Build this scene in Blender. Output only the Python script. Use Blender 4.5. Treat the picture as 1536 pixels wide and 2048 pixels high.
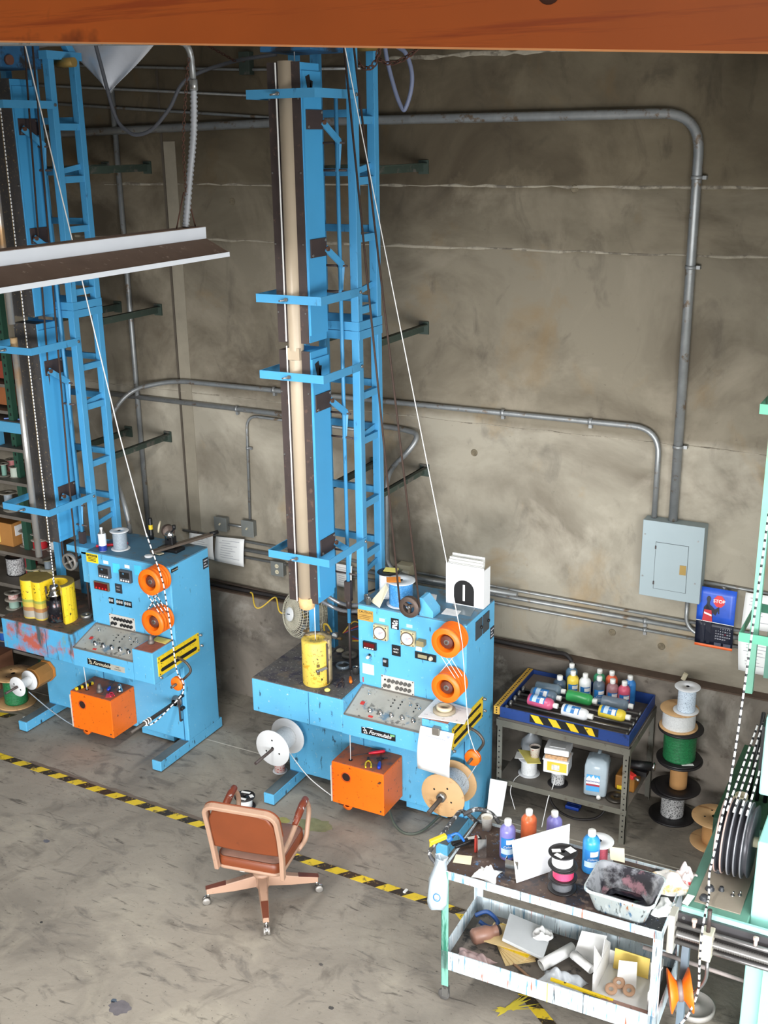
import bpy, math, random
from mathutils import Vector, Matrix
for o in list(bpy.data.objects): bpy.data.objects.remove(o)
SC = bpy.context.scene
COL = SC.collection
RND = random.Random(11)
PI = math.pi

# ---------------------------------------------------------------- camera
_right = (0.88212, -0.0, 0.0)
PITCH, YAW, ROLL = 0.31864872, -0.49023052, 0.01494177
_f = Vector((math.sin(YAW)*math.cos(PITCH), math.cos(YAW)*math.cos(PITCH), -math.sin(PITCH)))
_r = Vector((math.cos(YAW), -math.sin(YAW), 0))
_d = _f.cross(_r)
_r2 = math.cos(ROLL)*_r + math.sin(ROLL)*_d
_d2 = -math.sin(ROLL)*_r + math.cos(ROLL)*_d
cam = bpy.data.cameras.new('camera')
cam.sensor_fit = 'VERTICAL'; cam.sensor_height = 36.0; cam.sensor_width = 27.0
cam.lens = 36.0*2265.96/2048.0
cam.clip_start = 0.05; cam.clip_end = 100
cam_ob = bpy.data.objects.new('camera', cam); COL.objects.link(cam_ob)
m3 = Matrix((_r2, -_d2, -_f)).transposed()
cam_ob.matrix_world = Matrix.Translation((0, 0, 5.0)) @ m3.to_4x4()
SC.camera = cam_ob

# ---------------------------------------------------------------- light
SC.view_settings.view_transform = 'Standard'
SC.view_settings.look = 'None'
SC.view_settings.gamma = 1.0
SC.view_settings.use_curve_mapping = False
SC.view_settings.exposure = 0.0
world = bpy.data.worlds.new('world'); SC.world = world; world.use_nodes = True
bg = world.node_tree.nodes['Background']
bg.inputs[0].default_value = (0.90, 0.96, 1.0, 1); bg.inputs[1].default_value = 0.28
def area(name, loc, target, sx, sy, power, color=(1, 1, 1)):
    l = bpy.data.lights.new(name, 'AREA'); l.shape = 'RECTANGLE'; l.size = sx; l.size_y = sy
    l.energy = power; l.color = color
    o = bpy.data.objects.new(name, l); COL.objects.link(o)
    o.location = loc
    o.rotation_euler = (Vector(target)-Vector(loc)).to_track_quat('-Z', 'Y').to_euler() if abs(target[0]-loc[0])+abs(target[1]-loc[1]) > 1e-4 else (0, 0, 0)
    return o
# daylight through the wide roll-up door behind and below the camera, and the second door to its right
area('door_daylight', (-0.6, -6.0, 1.42), (-2.6, 8.0, 1.2), 7.0, 2.75, 1700, (0.96, 0.98, 1.0))
area('side_door_daylight', (2.6, 2.2, 1.9), (-2.4, 6.4, 1.2), 3.0, 3.2, 460, (0.96, 0.98, 1.0))
# fill lamp added behind the camera only to brighten the timber beam
area('beam_fill_light', (-0.3, -1.4, 5.75), (-0.6, 1.2, 5.1), 0.6, 0.6, 12, (1.0, 0.96, 0.9))
# the rows of hanging fluorescent fixtures (one is in view), all at the same height and facing down
def fluorescent(x, y, power): area('fluorescent_light', (x, y, 4.36), (x, y, 0), 0.34, 2.35, power, (1.0, 0.99, 0.96))
bpy_rows = [(-4.2025, 4.37, 85), (-4.2025, 1.75, 100), (0.75, 4.4, 90), (0.75, 1.75, 100)]
for _x, _y, _p in bpy_rows: fluorescent(_x, _y, _p)

# ---------------------------------------------------------------- materials
def lin(c):
    c = c/255.0
    return c/12.92 if c <= 0.04045 else ((c+0.055)/1.055)**2.4
def rgb(c): return (lin(c[0]), lin(c[1]), lin(c[2]), 1.0)
MATS = {}
def mat(name, c, rough=0.5, metal=0.0, mott=0.10, ms=6.0, dirt=None, streak=None, bump=0.0, bs=60.0, emit=None, alpha=1.0, trans=0.0, coat=0.0, c2=None, spec=0.5):
    if name in MATS: return MATS[name]
    m = bpy.data.materials.new(name); m.use_nodes = True
    nt = m.node_tree; N = nt.nodes; L = nt.links
    b = N['Principled BSDF']
    b.inputs['Roughness'].default_value = rough; b.inputs['Metallic'].default_value = metal
    b.inputs['Specular IOR Level'].default_value = spec
    if coat: b.inputs['Coat Weight'].default_value = coat
    if trans:
        b.inputs['Transmission Weight'].default_value = trans; b.inputs['IOR'].default_value = 1.3
    if alpha < 1: b.inputs['Alpha'].default_value = alpha
    col = rgb(c)
    tc = N.new('ShaderNodeTexCoord'); out = None
    def noise(scale, detail=4, stretch=None, rough_=0.6):
        n = N.new('ShaderNodeTexNoise'); n.inputs['Scale'].default_value = scale; n.inputs['Detail'].default_value = detail
        n.inputs['Roughness'].default_value = rough_
        if stretch:
            mp = N.new('ShaderNodeMapping'); mp.inputs['Scale'].default_value = stretch
            L.new(tc.outputs['Object'], mp.inputs['Vector']); L.new(mp.outputs['Vector'], n.inputs['Vector'])
        else: L.new(tc.outputs['Object'], n.inputs['Vector'])
        return n.outputs['Fac']
    def ramp(fac, a, b_):
        r = N.new('ShaderNodeMapRange'); r.inputs[1].default_value = a; r.inputs[2].default_value = b_
        r.clamp = True; L.new(fac, r.inputs[0]); return r.outputs[0]
    def mix(fac, A, B):
        x = N.new('ShaderNodeMix'); x.data_type = 'RGBA'
        if isinstance(fac, float): x.inputs[0].default_value = fac
        else: L.new(fac, x.inputs[0])
        for s, v in ((6, A), (7, B)):
            if isinstance(v, tuple): x.inputs[s].default_value = v
            else: L.new(v, x.inputs[s])
        return x.outputs[2]
    cur = col
    if mott:
        hi = rgb(c2) if c2 else tuple(min(1, v*(1+mott)) for v in col[:3])+(1,)
        lo = tuple(v*(1-mott) for v in col[:3])+(1,)
        cur = mix(ramp(noise(ms), 0.3, 0.7), lo, hi)
    for d in (dirt if isinstance(dirt, list) else ([dirt] if dirt else [])):
        dc, amt, sc = d[0], d[1], d[2]; st = d[3] if len(d) > 3 else None
        fac = ramp(noise(sc, 6, st, 0.65), 0.64-0.32*amt, 0.70-0.24*amt)
        cur = mix(fac, cur, rgb(dc))
    if isinstance(cur, tuple): b.inputs['Base Color'].default_value = cur
    else: L.new(cur, b.inputs['Base Color'])
    if bump:
        bn = N.new('ShaderNodeBump'); bn.inputs['Strength'].default_value = bump; bn.inputs['Distance'].default_value = 0.01
        L.new(noise(bs, 5), bn.inputs['Height']); L.new(bn.outputs[0], b.inputs['Normal'])
    if emit:
        b.inputs['Emission Color'].default_value = rgb(emit[0]); b.inputs['Emission Strength'].default_value = emit[1]
    MATS[name] = m
    return m

# ---------------------------------------------------------------- mesh helpers
class MB:
    def __init__(s): s.v = []; s.f = []; s.mi = []; s.sm = []; s.cur = 0
    def add(s, vs, fs, smooth=False):
        n = len(s.v); s.v += [Vector(p) for p in vs]
        for f in fs: s.f.append([i+n for i in f]); s.mi.append(s.cur); s.sm.append(smooth)
        return s
    def m(s, i): s.cur = i; return s
    def box(s, x0, x1, y0, y1, z0, z1):
        return s.add([(x0,y0,z0),(x1,y0,z0),(x1,y1,z0),(x0,y1,z0),(x0,y0,z1),(x1,y0,z1),(x1,y1,z1),(x0,y1,z1)],
                     [(0,3,2,1),(4,5,6,7),(0,1,5,4),(1,2,6,5),(2,3,7,6),(3,0,4,7)])
    def obb(s, c, size, M=None):
        h = [k/2 for k in size]; M = M or Matrix.Identity(3); c = Vector(c)
        vs = [c+M@Vector((sx*h[0], sy*h[1], sz*h[2])) for sx, sy, sz in ((-1,-1,-1),(1,-1,-1),(1,1,-1),(-1,1,-1),(-1,-1,1),(1,-1,1),(1,1,1),(-1,1,1))]
        return s.add(vs, [(0,3,2,1),(4,5,6,7),(0,1,5,4),(1,2,6,5),(2,3,7,6),(3,0,4,7)])
    def bar(s, p0, p1, w, t, up=(0,0,1)):
        p0 = Vector(p0); p1 = Vector(p1); d = (p1-p0); l = d.length; d.normalize()
        u = Vector(up); sd = d.cross(u)
        if sd.length < 1e-4: sd = d.cross(Vector((1,0,0)))
        sd.normalize(); u = sd.cross(d)
        M = Matrix((d, sd, u)).transposed()
        return s.obb((p0+p1)/2, (l, w, t), M)
    def lathe(s, prof, o=(0,0,0), ax=(0,0,1), n=24, closed=False):
        o = Vector(o); ax = Vector(ax).normalized()
        q = Vector((0,0,1)).rotation_difference(ax).to_matrix()
        vs = []; fs = []; k = len(prof)
        for i in range(n):
            a = 2*PI*i/n
            for r, z in prof: vs.append(o+q@Vector((r*math.cos(a), r*math.sin(a), z)))
        for i in range(n):
            j = (i+1) % n
            for t in range(k if closed else k-1):
                t2 = (t+1) % k
                r0, r1 = prof[t][0], prof[t2][0]
                if r0 < 1e-6 and r1 < 1e-6: continue
                if r0 < 1e-6: fs.append((i*k+t, j*k+t2, i*k+t2))
                elif r1 < 1e-6: fs.append((i*k+t, j*k+t, i*k+t2))
                else: fs.append((i*k+t, j*k+t, j*k+t2, i*k+t2))
        n0 = len(s.v); s.v += vs
        for f in fs:
            s.f.append([x+n0 for x in f]); s.mi.append(s.cur); s.sm.append(True)
        return s
    def cyl(s, p0, p1, r, r2=None, n=16, smooth=True):
        p0 = Vector(p0); p1 = Vector(p1); d = p1-p0; r2 = r if r2 is None else r2
        q = Vector((0,0,1)).rotation_difference(d.normalized()).to_matrix()
        vs = []
        for i in range(n):
            a = 2*PI*i/n; u = q@Vector((math.cos(a), math.sin(a), 0))
            vs += [p0+u*r, p1+u*r2]
        fs = [(2*i, (2*i+2) % (2*n), (2*i+3) % (2*n), 2*i+1) for i in range(n)]
        s.add(vs, fs, smooth)
        nn = len(s.v)-2*n
        s.f.append([nn+2*i for i in range(n)][::-1]); s.f.append([nn+2*i+1 for i in range(n)])
        s.mi += [s.cur]*2; s.sm += [False]*2
        return s
    def tube(s, pts, r, n=8, closed=False):
        P = [Vector(p) for p in pts]; k = len(P); vs = []; fs = []
        T = []
        for i in range(k):
            a = P[i-1] if (i > 0 or closed) else P[i]; b = P[(i+1) % k] if (i < k-1 or closed) else P[i]
            T.append((b-a).normalized())
        u = T[0].orthogonal().normalized()
        for i in range(k):
            if i: u = (T[i-1].rotation_difference(T[i])@u).normalized()
            w = T[i].cross(u); rr = r[i] if isinstance(r, (list, tuple)) else r
            for j in range(n):
                a = 2*PI*j/n; vs.append(P[i]+(u*math.cos(a)+w*math.sin(a))*rr)
        for i in range(k if closed else k-1):
            i2 = (i+1) % k
            for j in range(n):
                j2 = (j+1) % n; fs.append((i*n+j, i*n+j2, i2*n+j2, i2*n+j))
        n0 = len(s.v); s.add(vs, fs, True)
        if not closed:
            s.f.append([n0+j for j in range(n)][::-1]); s.f.append([n0+(k-1)*n+j for j in range(n)])
            s.mi += [s.cur]*2; s.sm += [False]*2
        return s
    def prism(s, poly, ax, a, b):
        # poly: 2-D points in the plane normal to axis ax ('x': (y,z), 'y': (x,z), 'z': (x,y))
        def pt(p, t): return {'x': (t, p[0], p[1]), 'y': (p[0], t, p[1]), 'z': (p[0], p[1], t)}[ax]
        n = len(poly); vs = [pt(p, a) for p in poly]+[pt(p, b) for p in poly]
        fs = [tuple(range(n))[::-1], tuple(range(n, 2*n))]+[(i, (i+1) % n, n+(i+1) % n, n+i) for i in range(n)]
        return s.add(vs, fs)
    def grid(s, fn, nu, nv, thick=0.0, smooth=True):
        vs = [fn(i/(nu-1), j/(nv-1)) for j in range(nv) for i in range(nu)]
        fs = [(j*nu+i, j*nu+i+1, (j+1)*nu+i+1, (j+1)*nu+i) for j in range(nv-1) for i in range(nu-1)]
        return s.add(vs, fs, smooth)

WM = {}
def place(o, parent, loc, rz, scale=1.0):
    L = Matrix.Translation(loc) @ Matrix.Rotation(rz, 4, 'Z')
    o.location = loc; o.rotation_euler = (0, 0, rz)
    if parent: o.parent = parent; WM[o] = WM[parent] @ L
    else: WM[o] = L
def tag(o, label, cat, group=None, kind=None):
    if label: o['label'] = label
    if cat: o['category'] = cat
    if group: o['group'] = group
    if kind: o['kind'] = kind
    return o
def thing(name, label, cat, loc=(0,0,0), rz=0, group=None):
    o = bpy.data.objects.new(name, None); COL.objects.link(o); o.empty_display_size = 0.1
    place(o, None, loc, rz); return tag(o, label, cat, group)
def build(mb, name, mats, parent=None, label=None, cat=None, loc=(0,0,0), rz=0, group=None, kind=None, bevel=0, world=False, solid=0, subsurf=0):
    me = bpy.data.meshes.new(name)
    o = bpy.data.objects.new(name, me); COL.objects.link(o)
    place(o, parent, loc if parent is None else (0,0,0), rz if parent is None else 0)
    vs = mb.v
    if world:
        Mi = WM[o].inverted(); vs = [Mi@v for v in vs]
    me.from_pydata([tuple(v) for v in vs], [], mb.f)
    if not isinstance(mats, (list, tuple)): mats = [mats]
    for m in mats: me.materials.append(m)
    me.polygons.foreach_set('material_index', mb.mi); me.polygons.foreach_set('use_smooth', mb.sm)
    me.update()
    if solid:
        md = o.modifiers.new('solid', 'SOLIDIFY'); md.thickness = solid; md.offset = 0
    if subsurf:
        md = o.modifiers.new('sub', 'SUBSURF'); md.levels = subsurf; md.render_levels = subsurf
    if bevel:
        md = o.modifiers.new('bevel', 'BEVEL'); md.width = bevel; md.segments = 2; md.limit_method = 'ANGLE'; md.angle_limit = 0.7
    return tag(o, label, cat, group, kind)
def dup(root, loc, rz, label=None, group=None, mats=None):
    def rec(o, par):
        c = o.copy(); COL.objects.link(c); c.parent = par
        WM[c] = (WM[par] if par else Matrix.Identity(4)) @ Matrix.Translation(o.location) @ Matrix.Rotation(o.rotation_euler.z, 4, 'Z')
        for ch in list(o.children): rec(ch, c)
        return c
    c = root.copy(); COL.objects.link(c); place(c, None, loc, rz)
    if label: c['label'] = label
    if group: c['group'] = group
    for ch in list(root.children): rec(ch, c)
    return c
def fillet(pts, r, k=6):
    P = [Vector(p) for p in pts]; out = [P[0]]
    for i in range(1, len(P)-1):
        a, b, c = P[i-1], P[i], P[i+1]
        d0 = (a-b); d1 = (c-b); rr = min(r, d0.length*0.48, d1.length*0.48)
        s = b+d0.normalized()*rr; e = b+d1.normalized()*rr
        for t in range(k+1):
            t = t/k; out.append(s*(1-t)**2+b*2*t*(1-t)+e*t*t)
    out.append(P[-1]); return out
def spline(pts, k=8):
    P = [Vector(p) for p in pts]; out = []
    for i in range(len(P)-1):
        p0 = P[max(i-1, 0)]; p1 = P[i]; p2 = P[i+1]; p3 = P[min(i+2, len(P)-1)]
        for t in range(k):
            t = t/k
            out.append(0.5*((2*p1)+(p2-p0)*t+(2*p0-5*p1+4*p2-p3)*t*t+(3*p1-p0-3*p2+p3)*t**3))
    out.append(P[-1]); return out
def text(s, size, mat_, parent, o, ex, ey, name='lettering', shear=0.0, align='CENTER', off=0.0015, bold=0.0):
    # flat printed lettering: origin o, ex = reading direction, ey = up direction (parent space)
    cu = bpy.data.curves.new(name, 'FONT'); cu.body = s; cu.size = size; cu.shear = shear; cu.align_x = align; cu.align_y = 'CENTER'
    cu.offset = bold
    t = bpy.data.objects.new(name, cu); COL.objects.link(t)
    dg = bpy.context.evaluated_depsgraph_get()
    me = bpy.data.meshes.new_from_object(t.evaluated_get(dg))
    bpy.data.objects.remove(t); bpy.data.curves.remove(cu)
    ex = Vector(ex).normalized(); ey = Vector(ey).normalized(); ez = ex.cross(ey)
    M = Matrix((ex, ey, ez)).transposed().to_4x4(); M.translation = Vector(o)+ez*off
    me.transform(M); me.materials.clear(); me.materials.append(mat_)
    ob = bpy.data.objects.new(name, me); COL.objects.link(ob); ob.parent = parent; WM[ob] = WM[parent]
    return ob
RX = lambda a: Matrix.Rotation(a, 3, 'X')
RY = lambda a: Matrix.Rotation(a, 3, 'Y')
RZ = lambda a: Matrix.Rotation(a, 3, 'Z')

# colours
BLUE = mat('blue_enamel', (92,172,214), 0.42, mott=0.05, ms=3, dirt=[((60,96,120), 0.02, 16, (1,1,0.3)), ((140,194,216), 0.05, 30)])
BLUE_D = mat('blue_enamel_worn', (92,172,214), 0.45, mott=0.08, ms=4, dirt=[((44,66,84), 0.11, 26, (1,1,0.3)), ((170,196,204), 0.06, 34)])
BLUE_P = mat('blue_enamel_painted_over', (80,162,206), 0.5, mott=0.1, ms=4, dirt=[((176,92,78), 0.42, 2.6), ((70,84,90), 0.30, 7, (1,1,0.25)), ((120,150,130), 0.18, 9, (1,1,0.3))])
BLUE_TOP = mat('dusty_blue_top', (78,118,142), 0.6, mott=0.12, ms=5, dirt=((96,104,106), 0.35, 6))
BENCH_TOP = mat('grimy_bench_top', (84,82,82), 0.62, mott=0.2, ms=9, dirt=[((52,50,66), 0.4, 8), ((190,190,184), 0.08, 60), ((104,94,84), 0.3, 5)])
BENCH_TOP2 = mat('paint_crusted_bench_top', (92,80,72), 0.65, mott=0.2, ms=9, dirt=[((126,92,76), 0.4, 8), ((72,88,100), 0.3, 6), ((60,54,50), 0.3, 14)])
TOWER = mat('tower_blue_paint', (72,150,196), 0.45, mott=0.05, ms=3, dirt=((52,104,142), 0.02, 14, (1,1,0.3)))
OVENB = mat('oven_blue_paint', (68,154,204), 0.42, mott=0.05, ms=2)
DARK = mat('dark_brown_steel', (62,52,50), 0.5, mott=0.15, ms=8, dirt=((88,70,62), 0.15, 24))
CHAR = mat('charcoal_steel', (64,62,62), 0.5, mott=0.12, ms=9, dirt=((130,112,80), 0.12, 60))
BEIGE = mat('beige_tube', (176,160,138), 0.4, mott=0.06, ms=2, dirt=((160,122,84), 0.25, 1.2, (1,1,0.5)))
STEEL = mat('bare_steel', (150,150,148), 0.35, 0.8, mott=0.1)
GALV = mat('galvanised_conduit', (146,148,148), 0.42, 0.55, mott=0.12, ms=12, dirt=((120,104,88), 0.22, 10))
CHROME = mat('chrome', (200,200,200), 0.15, 1.0, mott=0)
RUST = mat('rusty_steel', (86,60,46), 0.75, 0.2, mott=0.25, ms=20)
GREEND = mat('dark_green_steel', (50,62,54), 0.55, mott=0.12, dirt=((86,82,76), 0.25, 8))
ORANGE = mat('orange_enamel', (240,110,10), 0.45, mott=0.04, dirt=((120,50,14), 0.10, 30))
ORANGE_S = mat('orange_plastic', (242,112,20), 0.4, mott=0.05)
ORANGE_T = mat('grimy_orange_top', (176,92,52), 0.6, mott=0.12, dirt=((116,84,72), 0.38, 7))
HUB = mat('brown_hub', (92,44,30), 0.6, mott=0.2, ms=30)
BLACK = mat('black_plastic', (20,20,22), 0.45, mott=0.05)
BLACKM = mat('matte_black', (16,15,15), 0.8, mott=0)
WHITE = mat('white_plastic', (232,234,236), 0.4, mott=0.02)
PAPER = mat('white_paper', (236,236,234), 0.85, mott=0.02)
PAPER_T = mat('printed_paper', (226,226,226), 0.85, mott=0.03, dirt=((160,160,168), 0.06, 80, (0.2,0.2,3)))
CREAM = mat('cream_plastic', (206,196,168), 0.5, mott=0.05)
GREYP = mat('grey_panel', (162,160,152), 0.5, mott=0.1, ms=8, dirt=[((96,120,138), 0.25, 7), ((90,88,84), 0.2, 16)])
YELL = mat('yellow_enamel', (232,198,40), 0.45, mott=0.06, dirt=((40,36,26), 0.12, 34))
YELL_C = mat('yellow_splattered', (222,192,84), 0.5, mott=0.06, dirt=[((60,46,24), 0.20, 42), ((196,150,40), 0.2, 12)])
YELLOW = mat('yellow_paper', (236,222,120), 0.85, mott=0.03)
REDD = mat('red_display', (92,14,18), 0.2, mott=0.1, ms=40)
WOOD = mat('reel_plywood', (206,166,118), 0.6, mott=0.08, ms=3, dirt=((168,124,80), 0.25, 5, (1,4,1)))
KRAFT = mat('kraft_card', (186,138,86), 0.8, mott=0.06)
GOLD = mat('brass', (150,124,66), 0.45, 0.4, mott=0.1)
# ---------------------------------------------------------------- the shell
def concrete(name, base, stains, lumps, tone_steps=None):
    m = bpy.data.materials.new(name); m.use_nodes = True
    nt = m.node_tree; N = nt.nodes; L = nt.links; b = N['Principled BSDF']
    b.inputs['Roughness'].default_value = 0.82; b.inputs['Specular IOR Level'].default_value = 0.25
    tc = N.new('ShaderNodeTexCoord')
    def noise(sc, det=5, st=(1,1,1), off=(0,0,0), dist=0.0):
        mp = N.new('ShaderNodeMapping'); mp.inputs['Scale'].default_value = st; mp.inputs['Location'].default_value = off
        L.new(tc.outputs['Object'], mp.inputs['Vector'])
        n = N.new('ShaderNodeTexNoise'); n.inputs['Scale'].default_value = sc; n.inputs['Detail'].default_value = det
        n.inputs['Roughness'].default_value = 0.62; n.inputs['Distortion'].default_value = dist
        L.new(mp.outputs[0], n.inputs['Vector']); return n.outputs['Fac']
    cur = None
    for i, (c, sc, lo, hi, st, off, dist, amt) in enumerate(stains):
        if cur is None:
            x = N.new('ShaderNodeMix'); x.data_type = 'RGBA'; x.inputs[6].default_value = rgb(base); x.inputs[7].default_value = rgb(c)
        else:
            x = N.new('ShaderNodeMix'); x.data_type = 'RGBA'; L.new(cur, x.inputs[6]); x.inputs[7].default_value = rgb(c)
        r = N.new('ShaderNodeMapRange'); r.inputs[1].default_value = lo; r.inputs[2].default_value = hi; r.inputs[3].default_value = 0; r.inputs[4].default_value = amt
        L.new(noise(sc, 6, st, off, dist), r.inputs[0]); L.new(r.outputs[0], x.inputs[0]); cur = x.outputs[2]
    if tone_steps:   # tone of the wall goes darker in steps with height, each edge ragged
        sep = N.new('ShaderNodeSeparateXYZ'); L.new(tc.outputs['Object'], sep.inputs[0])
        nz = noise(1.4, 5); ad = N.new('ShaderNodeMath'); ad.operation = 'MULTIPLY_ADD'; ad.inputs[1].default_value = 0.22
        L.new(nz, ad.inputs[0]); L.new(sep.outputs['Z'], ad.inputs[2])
        for z, c, amt in tone_steps:
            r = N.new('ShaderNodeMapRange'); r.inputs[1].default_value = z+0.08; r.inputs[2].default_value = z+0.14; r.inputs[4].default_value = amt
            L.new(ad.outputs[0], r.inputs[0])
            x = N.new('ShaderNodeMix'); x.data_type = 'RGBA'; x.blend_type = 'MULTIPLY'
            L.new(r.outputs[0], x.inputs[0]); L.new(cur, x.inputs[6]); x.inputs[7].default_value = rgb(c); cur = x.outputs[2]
    L.new(cur, b.inputs['Base Color'])
    bn = N.new('ShaderNodeBump'); bn.inputs['Strength'].default_value = 0.25; bn.inputs['Distance'].default_value = 0.01
    L.new(noise(lumps, 8), bn.inputs['Height']); L.new(bn.outputs[0], b.inputs['Normal'])
    return m
# (colour, scale, from, to, stretch, offset, distortion, amount)
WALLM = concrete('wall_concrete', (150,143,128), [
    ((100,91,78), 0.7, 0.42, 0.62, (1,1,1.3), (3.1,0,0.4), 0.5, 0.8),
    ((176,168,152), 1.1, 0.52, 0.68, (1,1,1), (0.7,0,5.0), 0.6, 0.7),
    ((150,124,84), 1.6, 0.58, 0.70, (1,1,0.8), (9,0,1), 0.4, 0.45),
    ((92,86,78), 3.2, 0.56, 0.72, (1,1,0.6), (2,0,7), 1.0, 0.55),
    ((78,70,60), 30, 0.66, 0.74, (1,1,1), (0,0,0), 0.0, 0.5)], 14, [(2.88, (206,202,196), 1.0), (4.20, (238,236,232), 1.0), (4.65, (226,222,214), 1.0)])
PLINTHM = concrete('plinth_concrete', (128,120,110), [
    ((84,78,72), 1.2, 0.42, 0.60, (1,1,1.2), (0,0,0), 0.6, 0.8),
    ((168,162,152), 1.7, 0.56, 0.68, (1,1,1), (4,0,2), 0.5, 0.7),
    ((66,58,48), 9, 0.60, 0.70, (1,1,1), (0,0,3), 0.3, 0.6)], 16)
FLOORM = concrete('floor_concrete', (150,143,132), [
    ((118,112,104), 0.8, 0.44, 0.62, (1,1,1), (0,0,0), 0.8, 0.75),
    ((174,167,152), 1.3, 0.52, 0.68, (1,1,1), (6,2,0), 0.7, 0.6),
    ((96,92,88), 2.6, 0.56, 0.68, (1,2.2,1), (1,5,0), 1.2, 0.6),
    ((74,70,66), 9, 0.60, 0.70, (0.5,2.4,1), (0,0,0), 0.6, 0.75),
    ((58,55,54), 38, 0.635, 0.70, (1,1,1), (3,3,0), 0.0, 0.75),
    ((88,82,76), 1.9, 0.58, 0.72, (1,1,1), (5,9,0), 1.5, 0.6),
    ((196,176,70), 24, 0.745, 0.765, (1,1,1), (8,1,0), 0.3, 0.6)], 22)

def struct(mb, name, m, loc=(0,0,0), label=None, **k):
    return build(mb, name, m, None, label, None, loc, kind='structure', **k)
floor = struct(MB().box(-13, 4, -8, 8.3, -0.2, 0.0), 'floor', FLOORM)
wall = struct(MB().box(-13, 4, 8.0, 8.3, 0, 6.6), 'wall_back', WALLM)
plinth = struct(MB().box(-13, 4, 7.90, 8.0, 0, 1.03), 'trim_1', PLINTHM, label='protruding concrete plinth along the wall foot')
LEDGE = mat('ledge_dust', (84,68,56), 0.9, mott=0.2, ms=10)
build(MB().box(-13, 4, 7.893, 8.0, 1.03, 1.042), 'ledge', LEDGE, plinth)
# pour ridges and panel joints of the wall
RIDGE = mat('pale_mortar', (150,142,126), 0.9, mott=0.15, ms=12, dirt=((104,96,84), 0.45, 7))
def ridge(z, x0, x1, hgt=0.012):
    n = 60; mb = MB(); r = random.Random(int(z*100))
    xs = [x0+(x1-x0)*i/n for i in range(n+1)]
    vs = []; fs = []
    for x in xs:
        zz = z+r.uniform(-0.006, 0.006); h = hgt*r.uniform(0.3, 1.2); d = r.uniform(0.001, 0.007)
        vs += [(x, 8.001, zz-h), (x, 8.0-d, zz-h*0.4), (x, 8.0-d, zz+h*0.4), (x, 8.001, zz+h)]
    for i in range(n):
        for k in range(3): fs.append((4*i+k, 4*i+4+k, 4*i+5+k, 4*i+1+k))
    mb.add(vs, fs); return build(mb, 'pour_ridge', RIDGE, wall)
ridge(4.655, -7, 0.5); ridge(4.205, -7.4, 0.5); ridge(5.56, -4.2, 0.5, 0.02); ridge(2.86, -7.5, 0.5, 0.006)
JOINT = mat('joint_mortar', (136,128,112), 0.9, mott=0.12, ms=5)
build(MB().box(-6.32, -6.20, 7.996, 8.001, 1.03, 5.0), 'panel_joint', JOINT, wall)
build(MB().box(-6.345, -6.325, 7.992, 8.001, 1.03, 5.6), 'panel_joint', mat('joint_gap', (78,70,60), 0.9), wall)
TIEM = mat('tie_hole', (104,94,76), 0.9, mott=0.3, ms=40)
for x, z in ((-2.26, 1.30), (-1.87, 1.26), (-3.45, 2.62), (-4.9, 4.35), (-5.65, 4.52), (-5.0, 5.05), (-1.2, 2.72), (-2.7, 4.64)):
    build(MB().cyl((x, 8.001, z), (x, 7.995, z), 0.03, 0.026, 14), 'tie_hole_patch', TIEM, wall)
# floor joint
build(MB().box(-13, 4, 7.055, 7.065, -0.002, 0.0012), 'floor_joint', mat('joint_dust', (186,180,168), 0.9), floor)
# ceiling: sagging insulation that climbs away from the wall
CEIL = mat('ceiling_insulation', (206,206,204), 0.7, mott=0.05, ms=3)
def ceilf(u, v):
    x = -13+17*u; y = 8.3-16.3*v
    base = 5.78-0.36*max(0, min(1, (x+3.6)/2.6))
    return (x, y, base+(8-y)*0.30+0.03*math.sin(x*4)*(1-v))
struct(MB().grid(ceilf, 69, 18), 'ceiling', CEIL, solid=0.03)
struct(MB().box(-13, 4, -8, 1.2, 2.9, 3.1), 'floor_mezzanine', mat('mezzanine_deck', (120,100,80), 0.8))
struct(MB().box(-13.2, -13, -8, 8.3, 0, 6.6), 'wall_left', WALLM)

# the stained timber across the top of the view
BEAMM = mat('stained_timber', (232,114,36), 0.5, mott=0.14, ms=2.2, dirt=[((204,90,26), 0.30, 3, (0.5,1,14)), ((128,54,14), 0.10, 2.2)])
BEDGE = mat('timber_edge', (206,130,62), 0.55, mott=0.1)
mb = MB(); ya, yb = 1.20, 1.245
def bz(x): return 5.0+0.061*1.2+(0.109-0.0615)*1.2*(x+0.182*1.2)/(-1.006*1.2+0.182*1.2)
x0, x1 = -1.75, 0.35
vs = []
for x in (x0, x1):
    for y in (ya, yb): vs += [(x, y, bz(x)), (x, y, bz(x)+0.24)]
mb.add(vs, [(0,1,5,4), (2,6,7,3), (1,3,7,5), (0,2,3,1), (4,5,7,6)]); mb.m(1); mb.add(vs, [(0,4,6,2)])
beam = build(mb, 'timber_beam', [BEAMM, BEDGE], None, 'orange-brown stained timber beam across the top, close to the camera', 'beam', (0, 1.2, bz(0)), world=True)
for x, dz in ((-0.44, 0.055), (-0.80, 0.075), (-1.16, 0.085), (-0.235, 0.066)):
    build(MB().cyl((x, 1.2, bz(x)+dz), (x, 1.1985, bz(x)+dz), 0.0085, 0.0085, 16), 'knot', mat('timber_knot', (112,58,26), 0.6, mott=0.2, ms=90), beam, world=True)
    build(MB().lathe([(0.0085,0),(0.011,0.0005),(0.0135,0)], (x, 1.1995, bz(x)+dz), (0,-1,0), 18), 'knot_ring', mat('timber_knot_ring', (84,40,16), 0.6), beam, world=True)

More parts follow.
